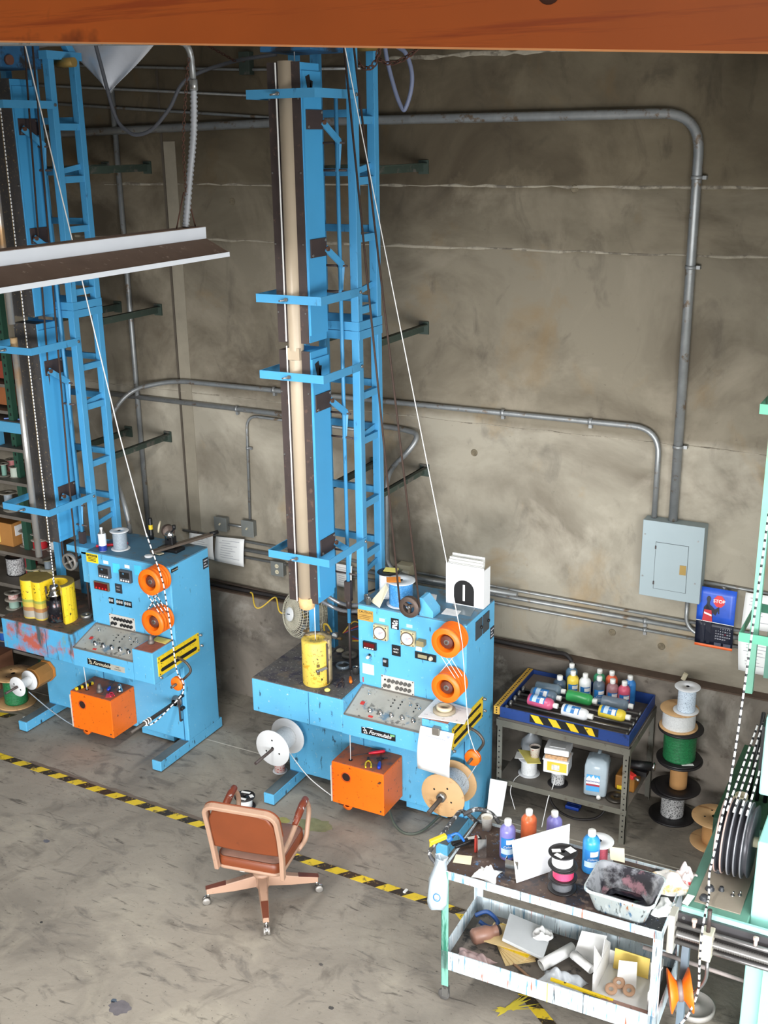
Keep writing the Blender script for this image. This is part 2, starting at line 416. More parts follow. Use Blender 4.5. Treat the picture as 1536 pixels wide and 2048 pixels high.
# ---------------------------------------------------------------- floor tape
def tape(pts, w, name, label, start=0):
    mb = MB(); P = [Vector((p[0], p[1], 0)) for p in pts]; seg = 0.105; acc = start
    for a, b in zip(P, P[1:]):
        d = (b-a); L_ = d.length; d.normalize(); n = Vector((-d.y, d.x, 0)); t = 0.0
        while t < L_:
            e = min(t+seg, L_); mb.m(acc % 2); sk = 0.03
            q = [a+d*(t-sk)-n*w/2, a+d*(e-sk)-n*w/2, a+d*(e+sk)+n*w/2, a+d*(t+sk)+n*w/2]
            mb.add([(p.x, p.y, 0.0015) for p in q]+[(p.x, p.y, 0.0003) for p in q], [(0,1,2,3), (0,4,5,1), (1,5,6,2), (2,6,7,3), (3,7,4,0)])
            t = e; acc += 1
    TY = mat('tape_yellow', (226,196,50), 0.5, mott=0.08, ms=12, dirt=((120,104,60), 0.22, 18))
    TB = mat('tape_black', (52,44,34), 0.55, mott=0.2, ms=25, dirt=((150,126,60), 0.25, 34))
    return build(mb, name, [TY, TB], None, label, 'floor tape', (P[0].x, P[0].y, 0), world=True)
tape([(-9.0, 6.085), (-7.0, 6.03), (-4.7, 5.965), (-2.62, 5.92)], 0.075, 'hazard_tape', 'long yellow and black hazard tape running past the chair')
tape([(-2.60, 5.905), (-1.93, 5.376), (-1.1, 4.75)], 0.075, 'hazard_tape', 'yellow and black hazard tape slanting out beneath the cart')
tape([(-8.2, 6.45), (-7.62, 6.56), (-7.43, 6.60)], 0.08, 'hazard_tape', 'short hazard tape scrap under the green wire reel')
# paint splash
mb = MB(); r = random.Random(5)
for i in range(26):
    a = r.gauss(0.9, 0.35); l = abs(r.gauss(0.09, 0.05)); c = Vector((-2.0, 5.22, 0))+Vector((math.cos(a), math.sin(a), 0))*r.uniform(-0.05, 0.06)
    d = Vector((math.cos(a), math.sin(a), 0)); n = Vector((-d.y, d.x, 0)); w = r.uniform(0.004, 0.016)
    p = [c-d*l*0.3, c+n*w, c+d*l, c-n*w]
    mb.add([(q.x, q.y, 0.0018+0.00006*i) for q in p], [(3,2,1,0)])
build(mb, 'paint_splash', mat('dried_yellow_paint', (214,196,66), 0.6), floor, world=True)

def stain(x, y, rx, ry, c, seed, name='oil_stain', rz=0.0):
    r = random.Random(seed); pts = []
    for k in range(22):
        a = 2*PI*k/22; f = r.uniform(0.82, 1.12); px, py = rx*f*math.cos(a), ry*f*math.sin(a)
        pts.append((x+px*math.cos(rz)-py*math.sin(rz), y+px*math.sin(rz)+py*math.cos(rz), 0.0009))
    build(MB().add(pts, [tuple(range(22))]), name, mat('%s_%d' % (name, seed), c, 0.6, mott=0.2, ms=14), floor, world=True)
stain(-4.10, 4.17, 0.075, 0.06, (104,100,104), 1); stain(-4.17, 4.20, 0.02, 0.016, (78,90,104), 2); stain(-5.74, 5.27, 0.028, 0.02, (96,96,104), 3)
stain(-5.1, 4.55, 0.012, 0.01, (60,58,58), 4); stain(-2.95, 4.75, 0.018, 0.014, (70,68,66), 5); stain(-3.2, 5.05, 0.015, 0.012, (84,80,78), 6)
stain(-1.55, 6.55, 0.10, 0.03, (150,146,140), 7, 'pale_scuff', 0.6); stain(-1.5, 6.62, 0.035, 0.025, (74,96,130), 8, 'blue_spot'); stain(-4.05, 6.35, 0.16, 0.09, (124,126,92), 9, 'olive_overspray', 0.3)
stain(-4.3, 6.30, 0.07, 0.04, (150,146,84), 10, 'yellow_overspray', 0.2)
mb = MB(); r = random.Random(21); n = 40
vs = []
for i in range(n+1):
    x = -6.7+2.1*i/n; y = 6.075+(x+6.7)*-0.028; w = 0.024*r.uniform(0.6, 1.2)
    vs += [(x, y-w, 0.0008), (x, y+w, 0.0008)]
build(mb.add(vs, [(2*i, 2*i+2, 2*i+3, 2*i+1) for i in range(n)]), 'tape_residue', mat('tape_residue', (112,100,90), 0.8, mott=0.2, ms=9), floor, world=True)

# ---------------------------------------------------------------- conduits and wall fixtures
def conduit(pts, r, label, fil=0.12, m=GALV, name='conduit', clips=(), base=None, n=10):
    P = fillet(pts, fil, 8); b = Vector(base or pts[-1])
    o = thing(name, label, 'conduit', b)
    build(MB().tube(P, r, n), 'pipe', m, o, world=True)
    for c, ax in clips:
        mb = MB(); c = Vector(c)
        if ax == 'x': mb.lathe([(r+0.001,-0.012),(r+0.006,-0.012),(r+0.006,0.012),(r+0.001,0.012)], c, (1,0,0), 12); mb.box(c.x-0.012, c.x+0.012, c.y-0.002, 7.999, c.z-r-0.03, c.z-r)
        else: mb.lathe([(r+0.001,-0.012),(r+0.006,-0.012),(r+0.006,0.012),(r+0.001,0.012)], c, (0,0,1), 12); mb.box(c.x+r, c.x+r+0.03, c.y-0.002, 7.999, c.z-0.012, c.z+0.012)
        build(mb, 'clamp', GALV, o, world=True)
    return o
conduit([(-8.6,7.955,5.055), (-5.0,7.955,5.13), (-1.838,7.955,5.13), (-1.838,7.955,2.298)], 0.034, 'thick grey conduit running along wall top and down into panel', 0.26, clips=[((-1.838,7.955,4.13),'z'), ((-1.838,7.955,2.86),'z'), ((-1.838,7.955,4.72),'z')])
conduit([(-6.40,7.25,1.738), (-6.42,7.25,1.95), (-6.73,7.45,2.27), (-6.88,7.62,2.62), (-6.80,7.85,2.86), (-6.38,7.965,2.965), (-1.98,7.965,2.977), (-1.98,7.965,2.298)], 0.021, 'bent conduit rising from left machine to electrical panel along mid wall', 0.2, clips=[((-3.2,7.965,2.977),'x'), ((-5.3,7.965,2.972),'x'), ((-2.5,7.965,2.977),'x')])
conduit([(-8.2,7.97,2.78), (-4.10,7.97,2.757), (-3.90,7.93,2.74), (-3.95,7.86,2.62), (-4.165,7.85,2.40), (-4.167,7.85,1.60), (-4.03,7.85,1.525), (-3.0,7.85,1.54)], 0.022, 'conduit curling off the wall behind the middle tower', 0.14, clips=[((-5.7,7.97,2.767),'x')])
conduit([(-5.63,7.98,1.755), (-5.608,7.98,2.715), (-4.35,7.98,2.70)], 0.012, 'thin conduit rising from wall switch box', 0.12, clips=[((-5.612,7.98,2.42),'z')])
conduit([(-6.4,7.98,1.535), (-1.20,7.98,1.51)], 0.012, 'thin upper conduit of three low on the wall', base=(-1.2,7.98,1.51))
conduit([(-5.9,7.975,1.452), (-1.20,7.975,1.455)], 0.018, 'thicker middle conduit of three low on the wall', base=(-1.2,7.975,1.455), clips=[((-2.0,7.975,1.455),'x')])
conduit([(-5.9,7.98,1.375), (-1.20,7.98,1.380)], 0.012, 'thin lowest conduit of three low on the wall', base=(-1.2,7.98,1.38), clips=[((-2.0,7.98,1.38),'x')])
conduit([(-1.69,7.96,1.705), (-1.69,7.96,1.47), (-1.50,7.96,1.40)], 0.015, 'short bent conduit out of electrical panel underside', 0.13)
conduit([(-1.592,7.98,1.85), (-1.10,7.98,1.838)], 0.011, 'thin conduit behind calendar clip right of panel', base=(-1.1,7.98,1.838))
conduit([(-6.81,7.975,1.10), (-6.81,7.975,5.62)], 0.024, 'vertical grey pipe on wall behind left tower', base=(-6.81,7.975,1.1))
conduit([(-8.8,7.98,5.42), (-5.4,7.98,5.18), (-5.12,7.98,5.16), (-5.12,7.98,5.12)], 0.012, 'thin sloping conduit high on wall left of middle tower', 0.05)
conduit([(-8.8,7.98,5.56), (-5.0,7.98,5.31)], 0.011, 'second thin sloping conduit high on wall', base=(-5,7.98,5.31))
conduit([(-8.8,7.98,5.72), (-5.46,7.98,5.53), (-4.4,7.98,5.50)], 0.011, 'topmost thin conduit passing through dark junction box', base=(-5,7.98,5.52))
# black cables lying on the ledge
CABLE = mat('black_cable', (34,30,30), 0.6, mott=0.15)
build(MB().tube(spline([(-7.6,7.93,1.062), (-6.0,7.94,1.06), (-5.2,7.95,1.062), (-4.4,7.94,1.06), (-3.2,7.935,1.062), (-2.75,7.94,1.06), (-2.60,7.92,1.07), (-2.52,7.89,1.0)]), 0.018), 'ledge_cable', CABLE, None, 'thick black cable lying along the wall ledge', 'cable', (-4,7.94,1.042), world=True)
build(MB().tube(spline([(-7.6,7.97,1.085), (-6.2,7.975,1.09), (-5.3,7.97,1.075), (-3.2,7.97,1.072), (-2.7,7.965,1.07)]), 0.012), 'ledge_cable', mat('brown_cable', (58,46,38), 0.7), None, 'thin brown cable behind the black one on the wall ledge', 'cable', (-4,7.97,1.06), world=True)
build(MB().obb((-1.665,7.94,1.075), (0.035,0.03,0.055), RY(0.35)), 'junction_tag', CREAM, None, 'small cream block on wall ledge above the reel stack', 'block', (-1.665,7.94,1.045), world=True, bevel=0.003)

# electrical panel
PANELM = mat('panel_grey', (148,162,166), 0.5, mott=0.03, ms=3)
ep = thing('electrical_panel', 'grey steel electrical panel on the wall under two conduits', 'electrical panel', (-1.814,7.95,1.703))
build(MB().box(-2.04,-1.588,7.885,8.0,1.703,2.30), 'box', PANELM, ep, world=True, bevel=0.004)
build(MB().box(-1.933,-1.695,7.880,7.886,1.775,2.14), 'door', PANELM, ep, world=True, bevel=0.002)
mb = MB()
for a in ((-1.936,-1.692,1.772,1.775), (-1.936,-1.692,2.14,2.143), (-1.936,-1.933,1.772,2.143), (-1.695,-1.692,1.772,2.143)): mb.box(a[0],a[1],7.8835,7.886,a[2],a[3])
build(mb, 'door_seam', mat('seam_dark', (88,96,98), 0.7), ep, world=True)
build(MB().box(-1.747,-1.700,7.876,7.882,1.916,1.989), 'latch', GOLD, ep, world=True)
for z in (1.82, 2.10): build(MB().box(-1.938,-1.928,7.874,7.886,z-0.012,z+0.012), 'hinge', DARK, ep, world=True)
for x, z in ((-2.02,2.19), (-1.63,2.19), (-2.02,1.86), (-1.63,1.86)):
    build(MB().cyl((x,7.886,z),(x,7.881,z),0.006), 'screw', STEEL, ep, world=True)
# switch boxes
def swbox(x0, x1, z0, z1, label, kind):
    o = thing('wall_box', label, 'switch box', ((x0+x1)/2, 7.95, z0))
    build(MB().box(x0,x1,7.945,8.0,z0,z1), 'box', mat('handy_box', (120,122,118), 0.5, 0.3), o, world=True, bevel=0.006)
    build(MB().box(x0-0.004,x1+0.004,7.940,7.946,z0-0.004,z1+0.004), 'cover', mat('box_cover', (132,134,130), 0.45, 0.4), o, world=True, bevel=0.002)
    cx, cz = (x0+x1)/2, (z0+z1)/2
    if kind == 'switch': build(MB().obb((cx,7.93,cz+0.004),(0.010,0.022,0.012),RX(0.4)), 'toggle', CREAM, o, world=True)
    else:
        for dz in (-0.028, 0.028):
            build(MB().cyl((cx,7.9405,cz+dz),(cx,7.936,cz+dz),0.019,n=18), 'socket', CREAM, o, world=True)
            build(MB().box(cx-0.008,cx-0.005,7.9345,7.937,cz+dz-0.006,cz+dz+0.006).box(cx+0.005,cx+0.008,7.9345,7.937,cz+dz-0.006,cz+dz+0.006), 'slot', BLACKM, o, world=True)
    return o
swbox(-5.70,-5.575,1.60,1.745,'grey wall switch box nearest the middle tower','switch')
swbox(-6.00,-5.87,1.61,1.735,'grey wall switch box left of its twin','switch')
conduit([(-5.87,7.98,1.668), (-5.70,7.98,1.668)], 0.011, 'short conduit joining the two wall switch boxes', base=(-5.8,7.98,1.668))
swbox(-5.40,-5.275,1.27,1.40,'wall outlet box with two cream sockets left of middle tower','outlet')
o = thing('plug_adapter', 'cream plug-in adapter on wall behind middle machine', 'adapter', (-4.05,7.93,1.50))
build(MB().box(-4.11,-3.97,7.90,8.0,1.50,1.60), 'box', CREAM, o, world=True, bevel=0.008)
build(MB().box(-4.04,-3.98,7.86,7.90,1.505,1.565), 'plug', mat('plug_white', (214,208,190), 0.5), o, world=True, bevel=0.006)
build(MB().tube(spline([(-4.05,7.88,1.51),(-4.15,7.8,1.44),(-4.22,7.7,1.42),(-4.3,7.6,1.40)]), 0.008), 'cord', CABLE, o, world=True)
o = thing('junction_box', 'dark junction box high on wall left of middle tower', 'junction box', (-5.42,7.96,5.49))
build(MB().box(-5.47,-5.37,7.93,8.0,5.49,5.66), 'box', GREEND, o, world=True, bevel=0.005)
build(MB().cyl((-5.42,7.93,5.60),(-5.42,7.92,5.60),0.02), 'knockout', RUST, o, world=True)

# papers on the wall
def sheet(pts, label, name='paper_sheet', m=PAPER, lines=8, seed=0, group=None, bulge=0.01):
    # pts: tl, tr, br, bl on the wall
    tl, tr, br, bl = [Vector(p) for p in pts]
    c = (tl+tr+br+bl)/4
    o = thing(name, label, 'paper', (c.x, c.y, bl.z), 0, group)
    def f(u, v):
        p = tl*(1-u)*(1-v)+tr*u*(1-v)+br*u*v+bl*(1-u)*v
        return p+Vector((0, -bulge*math.sin(v*PI*0.9)*(0.6+0.4*u), 0))
    build(MB().grid(f, 7, 7), 'sheet', m, o, world=True, solid=0.0012)
    r = random.Random(seed); mb = MB()
    for i in range(lines):
        v = 0.12+0.74*i/max(1, lines); u0 = 0.14+0.1*r.random(); u1 = 0.5+0.36*r.random()
        p = [f(u0, v), f(u1, v), f(u1, v+0.018), f(u0, v+0.018)]
        mb.add([q+Vector((0,-0.0022,0)) for q in p], [(0,3,2,1)])
    if lines: build(mb, 'print', mat('grey_print', (176,176,182), 0.9), o, world=True)
    return o
sheet([(-6.30,7.945,1.535),(-6.03,7.945,1.545),(-6.03,7.945,1.31),(-6.32,7.945,1.31)], 'printed sheet on wall directly behind the left machine', seed=1)
sheet([(-5.995,7.945,1.545),(-5.68,7.945,1.565),(-5.70,7.945,1.295),(-6.03,7.945,1.30)], 'printed sheet on wall below the two switch boxes', seed=2)
sheet([(-4.735,7.945,1.49),(-4.56,7.945,1.49),(-4.56,7.945,1.28),(-4.73,7.945,1.28)], 'printed sheet on wall seen through the middle tower', seed=3)
sheet([(-1.275,7.945,1.835),(-1.05,7.945,1.835),(-1.05,7.945,1.56),(-1.285,7.945,1.555)], 'printed sheet clipped to wall right of calendar, upper one', seed=4)
sheet([(-1.30,7.935,1.50),(-1.03,7.935,1.50),(-1.02,7.925,1.215),(-1.275,7.925,1.225)], 'printed sheet hanging right of calendar, lower one', seed=5)

# calendar
CALB = mat('calendar_blue', (38,84,190), 0.35, mott=0.35, ms=5)
CALK = mat('calendar_dark', (20,24,40), 0.35, mott=0.2)
cal = thing('wall_calendar', 'blue wall calendar with STOP sign picture beside electrical panel', 'calendar', (-1.475,7.97,1.35))
CX0, CX1, CZ0, CZ1 = -1.612, -1.335, 1.352, 1.828
def cf(u, v): return Vector((CX0+(CX1-CX0)*u, 7.945-0.02*math.sin(PI*v)*(0.4+0.6*u), CZ1-(CZ1-CZ0)*v))
build(MB().grid(lambda u, v: cf(u, v*0.56), 8, 6), 'picture', CALB, cal, world=True, solid=0.001)
build(MB().grid(lambda u, v: cf(u, 0.565+v*0.385), 8, 6), 'date_page', CALK, cal, world=True, solid=0.001)
build(MB().grid(lambda u, v: cf(u, 0.955+v*0.045), 8, 2), 'footer', mat('calendar_orange', (232,104,52), 0.4), cal, world=True, solid=0.001)
build(MB().grid(lambda u, v: cf(u, 0.553+v*0.010)+Vector((0,-0.002,0)), 8, 2), 'binding', PAPER, cal, world=True, solid=0.001)
def cq(u, v, off=0.003): return cf(u, v)+Vector((0,-off,0))
def cpoly(pts, m, name, off=0.003):
    mb = MB(); mb.add([cq(u, v, off) for u, v in pts], [tuple(range(len(pts)))[::-1]]); return build(mb, name, m, cal, world=True)
cpoly([(0.57+0.155*math.cos(PI/8+k*PI/4)*1.0, 0.20-0.10*math.sin(PI/8+k*PI/4)) for k in range(8)][::-1], mat('sign_red', (206,34,40), 0.4), 'stop_sign')
cpoly([(0.555,0.29),(0.585,0.29),(0.60,0.40),(0.565,0.40)][::-1], CALK, 'sign_pole')
cpoly([(0.295+0.058*math.cos(k*PI/8), 0.185+0.05*math.sin(k*PI/8)) for k in range(16)], CALK, 'worker_head', 0.0036)
sil = [(0.26,0.22),(0.33,0.22),(0.33,0.27),(0.40,0.30),(0.47,0.34),(0.55,0.30),(0.585,0.32),(0.50,0.44),(0.42,0.40),(0.43,0.55),(0.41,0.75),(0.395,0.93),(0.31,0.93),(0.30,0.70),(0.27,0.70),(0.24,0.93),(0.15,0.93),(0.17,0.68),(0.17,0.45),(0.18,0.33),(0.25,0.27)]
cpoly(sil, CALK, 'worker_silhouette', 0.0035)
cpoly([(0.20,0.36),(0.39,0.36),(0.43,0.55),(0.16,0.55)], mat('vest_red', (186,40,48), 0.5), 'vest', 0.0042)
cpoly([(0.20,0.40),(0.40,0.43),(0.405,0.46),(0.20,0.43)], PAPER, 'vest_stripe', 0.0048)
text('STOP', 0.036, PAPER, cal, cq(0.57,0.20,0.0)-Vector((-1.475,7.97,1.35)), (1,0,0), (0,0,1), 'stop_lettering', off=0.0045, bold=0.0006)
for r_ in range(6):
    for c_ in range(7):
        u = 0.55+0.06*c_; v = 0.645+0.045*r_
        if r_ == 0 and c_ < 2: continue
        d = 7*(r_-0)+c_-1
        if 1 <= d <= 31: text(str(d), 0.013, mat('date_white', (220,220,228), 0.6) if d != 17 else mat('sign_red', (206,34,40)), cal, cq(u, v, 0)-Vector((-1.475,7.97,1.35)), (1,0,0), (0,0,1), 'date_number', off=0.003)
mb = MB()
for k in range(8):
    v = 0.895+0.007*k; mb.add([cq(0.52,v),cq(0.70,v),cq(0.70,v+0.003),cq(0.52,v+0.003)], [(0,3,2,1)]).add([cq(0.76,v),cq(0.95,v),cq(0.95,v+0.003),cq(0.76,v+0.003)], [(0,3,2,1)])
build(mb, 'small_print', mat('print_dim', (110,112,130), 0.7), cal, world=True)
build(MB().bar((-1.44,7.955,1.845),(-1.425,7.955,1.82),0.012,0.006).bar((-1.425,7.955,1.845),(-1.44,7.955,1.82),0.012,0.006), 'clip', STEEL, cal, world=True)
# ---------------------------------------------------------------- coating machines (local frame: x right, y into machine, z up; origin right-front foot)
def pulley(mb_parent, c, rad, wid, parent, mm=ORANGE_S, hubm=HUB, name='pulley_wheel', grooves=4, bore=0.62):
    # axis along local -y, front face at c
    p = [(rad*bore, 0.0), (rad*0.97, 0.0), (rad, 0.006)]
    z = 0.022
    step = (wid-0.03)/grooves
    for g in range(grooves):
        p += [(rad*0.985, z), (rad*0.90, z+step*0.3), (rad*0.90, z+step*0.6), (rad*0.985, z+step*0.9)]; z += step
    p += [(rad*1.0, wid-0.004), (rad*0.97, wid), (0.02, wid), (0.02, wid-0.01), (rad*bore*0.9, 0.035), (rad*bore, 0.0)]
    w = build(MB().lathe(p, c, (0,1,0), 36), name, mm, parent)
    build(MB().lathe([(0, 0.018), (rad*0.40, 0.018), (rad*0.44, 0.024), (rad*0.44, 0.036)], c, (0,1,0), 24), 'hub', hubm, w)
    build(MB().cyl(Vector(c)+Vector((0,0.006,0)), Vector(c)+Vector((0,0.02,0)), rad*0.08, n=10), 'hub_bolt', RUST, w)
    return w
def knob(parent, c, n_, r, h, m_=CHROME, name='knob', cap=None):
    c = Vector(c); n_ = Vector(n_).normalized()
    k = build(MB().lathe([(0, h), (r*0.7, h), (r*0.78, h*0.85), (r*0.78, h*0.35), (r, h*0.25), (r, 0)], c, n_, 14), name, m_, parent)
    if cap: build(MB().lathe([(0, h*1.35), (r*0.5, h*1.35), (r*0.6, h)], c, n_, 12), 'knob_cap', cap, k)
    return k
def gauge(parent, u, z, v, s):
    g = build(MB().box(u-s/2, u+s/2, v-0.035, v, z-s/2, z+s/2), 'dial_timer', mat('timer_case', (196,180,140), 0.45), parent, bevel=0.004)
    build(MB().lathe([(s*0.40, 0), (s*0.46, 0), (s*0.46, 0.008), (s*0.40, 0.008)], (u, v-0.035, z), (0,-1,0), 28, True), 'bezel', mat('bezel_brown', (98,84,66), 0.4), g)
    build(MB().cyl((u, v-0.035, z), (u, v-0.038, z), s*0.40, n=28), 'dial', PAPER, g)
    mb = MB()
    for k in range(24):
        a = k*PI/12; d = Vector((math.cos(a), 0, math.sin(a)))
        mb.bar(Vector((u, v-0.039, z))+d*s*0.31, Vector((u, v-0.039, z))+d*s*0.37, 0.0025, 0.001, (0,1,0))
    build(mb, 'tick_marks', mat('grey_print', (150,150,156)), g)
    build(MB().cyl((u, v-0.038, z), (u, v-0.044, z), s*0.10, n=16), 'dial_knob', mat('dial_grey', (170,170,176), 0.4), g)
    build(MB().bar((u, v-0.04, z), (u+s*0.25, v-0.04, z+s*0.12), 0.003, 0.001, (0,1,0)), 'pointer', mat('sign_red', (206,34,40)), g)
    for a in (-1, 1):
        for b in (-1, 1): build(MB().cyl((u+a*s*0.41, v-0.035, z+b*s*0.41), (u+a*s*0.41, v-0.038, z+b*s*0.41), 0.005, n=8), 'screw', DARK, g)
    return g
def label_plate(parent, u0, u1, z0, z1, v, m_, name, lines=(), lm=None, th=0.003):
    p = build(MB().box(u0, u1, v-th, v, z0, z1), name, m_, parent)
    for (s, du, dz, size) in lines:
        text(s, size, lm or BLACK, p, ((u0+u1)/2+du, v-th, (z0+z1)/2+dz), (1,0,0), (0,0,1), 'lettering', off=0.001)
    return p
def script_mark(parent, u, z, v, s, m_, tx):
    # the maker's monogram and flourished name on the lip
    mb = MB()
    def st(pts, w=0.0042):
        for a, b in zip(pts, pts[1:]): mb.bar((u+a[0]*s, v-0.0042, z+a[1]*s), (u+b[0]*s, v-0.0042, z+b[1]*s), w, 0.001, (0,1,0))
    st([(-1.45,0.30),(-1.18,0.30),(-1.34,-0.02),(-1.15,-0.02),(-1.30,-0.28)])
    st([(-1.12,0.18),(-1.22,-0.22),(-0.95,-0.22),(-1.12,0.18)])
    st([(-0.95,0.42),(-0.35,0.42)])
    build(mb, 'monogram', m_, parent)
    text(tx, 0.55*s, m_, parent, (u+0.35*s, v-0.003, z-0.02*s), (1,0,0), (0,0,1), 'script_lettering', shear=0.45, bold=0.0004)

def make_machine(name, label, loc, rz, L):
    t = thing(name, label, 'coating machine', loc, rz)
    body = BLUE; lip = BLUE_P if L else BLUE_D
    build(MB().box(-0.88, 0, 0.30, 0.82, 0.80, 1.725), 'cabinet', body, t, bevel=0.008)
    build(MB().box(-0.875, -0.005, 0.302, 0.818, 1.725, 1.735), 'cabinet_top', BLUE_TOP, t)
    build(MB().box(-1.60, 0, 0.38, 0.82, 0.10, 0.81), 'lower_body', body if L else BLUE_D, t, bevel=0.008)
    build(MB().box(-0.045, -0.040, 0.376, 0.381, 0.10, 0.80).box(-0.9,-0.896,0.376,0.381,0.1,0.8), 'panel_seam', mat('seam_blue', (30,84,124), 0.6), t)
    # bench
    bench = build(MB().box(-1.66, -0.865, 0, 0.80, 0.81, 1.085), 'bench', lip, t, bevel=0.008)
    build(MB().box(-1.655, -0.868, 0.004, 0.795, 1.085, 1.092), 'bench_top', BENCH_TOP2 if L else BENCH_TOP, t)
    build(MB().box(-1.152, -1.148, -0.002, 0.001, 0.815, 1.08), 'bench_seam', mat('seam_blue', (30,84,124)), t)
    # raised corner between the bench and the sunk console
    build(MB().prism([(0.0,0.81),(0.0,1.085),(0.30,1.095),(0.30,0.81)], 'x', -0.866, -0.85), 'bench_cheek', lip, t)
    build(MB().prism([(0,0.81),(0,0.968),(0.30,1.075),(0.30,0.81)], 'x', -0.85, -0.21), 'console', body, t)
    build(MB().box(-0.21, 0, 0, 0.30, 0.81, 1.088), 'console_end', lip if not L else body, t, bevel=0.006)
    build(MB().box(-0.195, -0.012, 0.012, 0.29, 1.088, 1.091), 'end_patch', mat('rust_patch', (150,92,72), 0.7, mott=0.25, ms=14), t)
    # sloping control plate
    n_ = Vector((0, -0.107, 0.30)).normalized(); sl = Vector((0, 0.30, 0.107)).normalized()
    def sp(u, s, h=0.0): return Vector((u, 0, 0.968))+sl*s+n_*h
    Ms = Matrix((Vector((1,0,0)), sl, n_)).transposed()
    plate = build(MB().obb(sp(-0.53, 0.155, 0.003), (0.635, 0.30, 0.006), Ms), 'control_plate', GREYP, t, bevel=0.002)
    build(MB().obb(sp(-0.53, 0.004, 0.004), (0.635, 0.010, 0.012), Ms).obb(sp(-0.53, 0.309, 0.004), (0.635, 0.014, 0.012), Ms).obb(sp(-0.845, 0.155, 0.004), (0.010, 0.31, 0.012), Ms).obb(sp(-0.213, 0.155, 0.004), (0.008, 0.31, 0.012), Ms), 'plate_rim', mat('rim_grey', (112,108,102), 0.6), t)
    for k in range(5): knob(plate, sp(-0.67+0.089*k, 0.085, 0.006), n_, 0.019, 0.026, CHROME, 'knob', BLACK if L else mat('knob_grey', (120,118,112), 0.4, 0.4))
    for k in range(5):
        for s_ in (0.17, 0.205, 0.235):
            if (k+int(s_*100)) % 3 != 2: build(MB().cyl(sp(-0.60+0.062*k, s_, 0.006), sp(-0.60+0.062*k, s_, 0.010), 0.006, n=8), 'indicator', BLACK, plate)
    for u, s_ in ((-0.75,0.24), (-0.40,0.22), (-0.32,0.21), (-0.255,0.17)):
        build(MB().cyl(sp(u, s_, 0.006), sp(u, s_, 0.012), 0.011, n=10).cyl(sp(u, s_, 0.012), sp(u-0.006, s_+0.008, 0.036), 0.005, 0.004, n=8), 'toggle_switch', CHROME, plate)
    build(MB().obb(sp(-0.64, 0.035, 0.007), (0.036, 0.018, 0.002), Ms), 'red_tag', mat('tag_red', (186,50,46), 0.6), plate)
    build(MB().obb(sp(-0.76, 0.14, 0.008), (0.03, 0.03, 0.004), Ms), 'push_button', mat('tag_red', (186,50,46)), plate)
    # feet
    for u in (-1.60, -0.095):
        f = build(MB().box(u, u+0.095, -0.01, 0.86, 0.012, 0.102), 'foot', BLUE_D, t, bevel=0.006)
        build(MB().box(u+0.004, u+0.091, 0.0, 0.37, 0.102, 0.1045), 'foot_top', mat('foot_dust', (92,104,108), 0.8, mott=0.2), f)
        build(MB().cyl((u+0.05, 0.05, 0), (u+0.05, 0.05, 0.014), 0.03, n=12).cyl((u+0.05, 0.78, 0), (u+0.05, 0.78, 0.014), 0.03, n=12), 'levelling_pad', DARK, f)
    build(MB().box(-0.55, -0.2, 0.42, 0.78, 0.03, 0.102), 'under_rail', BLUE_D, t)
    # slotted yellow plate with its travelling guide
    sp_ = build(MB().box(0.0, 0.006, 0.055, 0.605, 0.86, 1.03), 'slotted_plate', YELL, t, bevel=0.001)
    for z in (0.905, 0.985):
        w = 0.016 if z < 0.95 else 0.012
        mb = MB(); pts = [(0.10, z-w), (0.55, z-w), (0.566, z-w*0.5), (0.566, z+w*0.5), (0.55, z+w), (0.10, z+w), (0.084, z+w*0.5), (0.084, z-w*0.5)]
        mb.prism(pts, 'x', 0.0055, 0.0075); build(mb, 'slot', BLACKM, sp_)
    for v, z in ((0.625, 1.0), (0.63, 0.90), (0.075, 0.845)): knob(sp_, (0.004, v, z), (1,0,0), 0.012, 0.02, STEEL, 'clamp_screw')
    for v in (0.07, 0.59):
        for z in (0.875, 1.015): build(MB().cyl((0.006, v, z), (0.009, v, z), 0.006, n=8), 'screw', DARK, sp_)
    # front face instruments
    v = 0.30
    pl = build(MB().box(-0.69, -0.415, v-0.006, v, 1.083, 1.198), 'fuse_plate', mat('fuse_plate', (196,192,184), 0.45, mott=0.04), t, bevel=0.002)
    for r_ in range(2):
        for k in range(7 if r_ == 0 else 6):
            u = -0.655+0.034*k+(0 if r_ == 0 or k < 2 else 0.034); z = 1.165-0.047*r_
            if r_ == 0 and k == 0: build(MB().cyl((u, v-0.006, z), (u, v-0.012, z), 0.007, n=10), 'lamp', BLACK, pl)
            else: build(MB().cyl((u, v-0.006, z), (u, v-0.024, z), 0.014, 0.012, n=12), 'fuse_cap', BLACK if L else mat('fuse_grey', (96,94,90), 0.4, 0.3), pl)
    for a in (-0.68, -0.425):
        for z in (1.092, 1.19): build(MB().cyl((a, v-0.006, z), (a, v-0.009, z), 0.005, n=8), 'screw', DARK, pl)
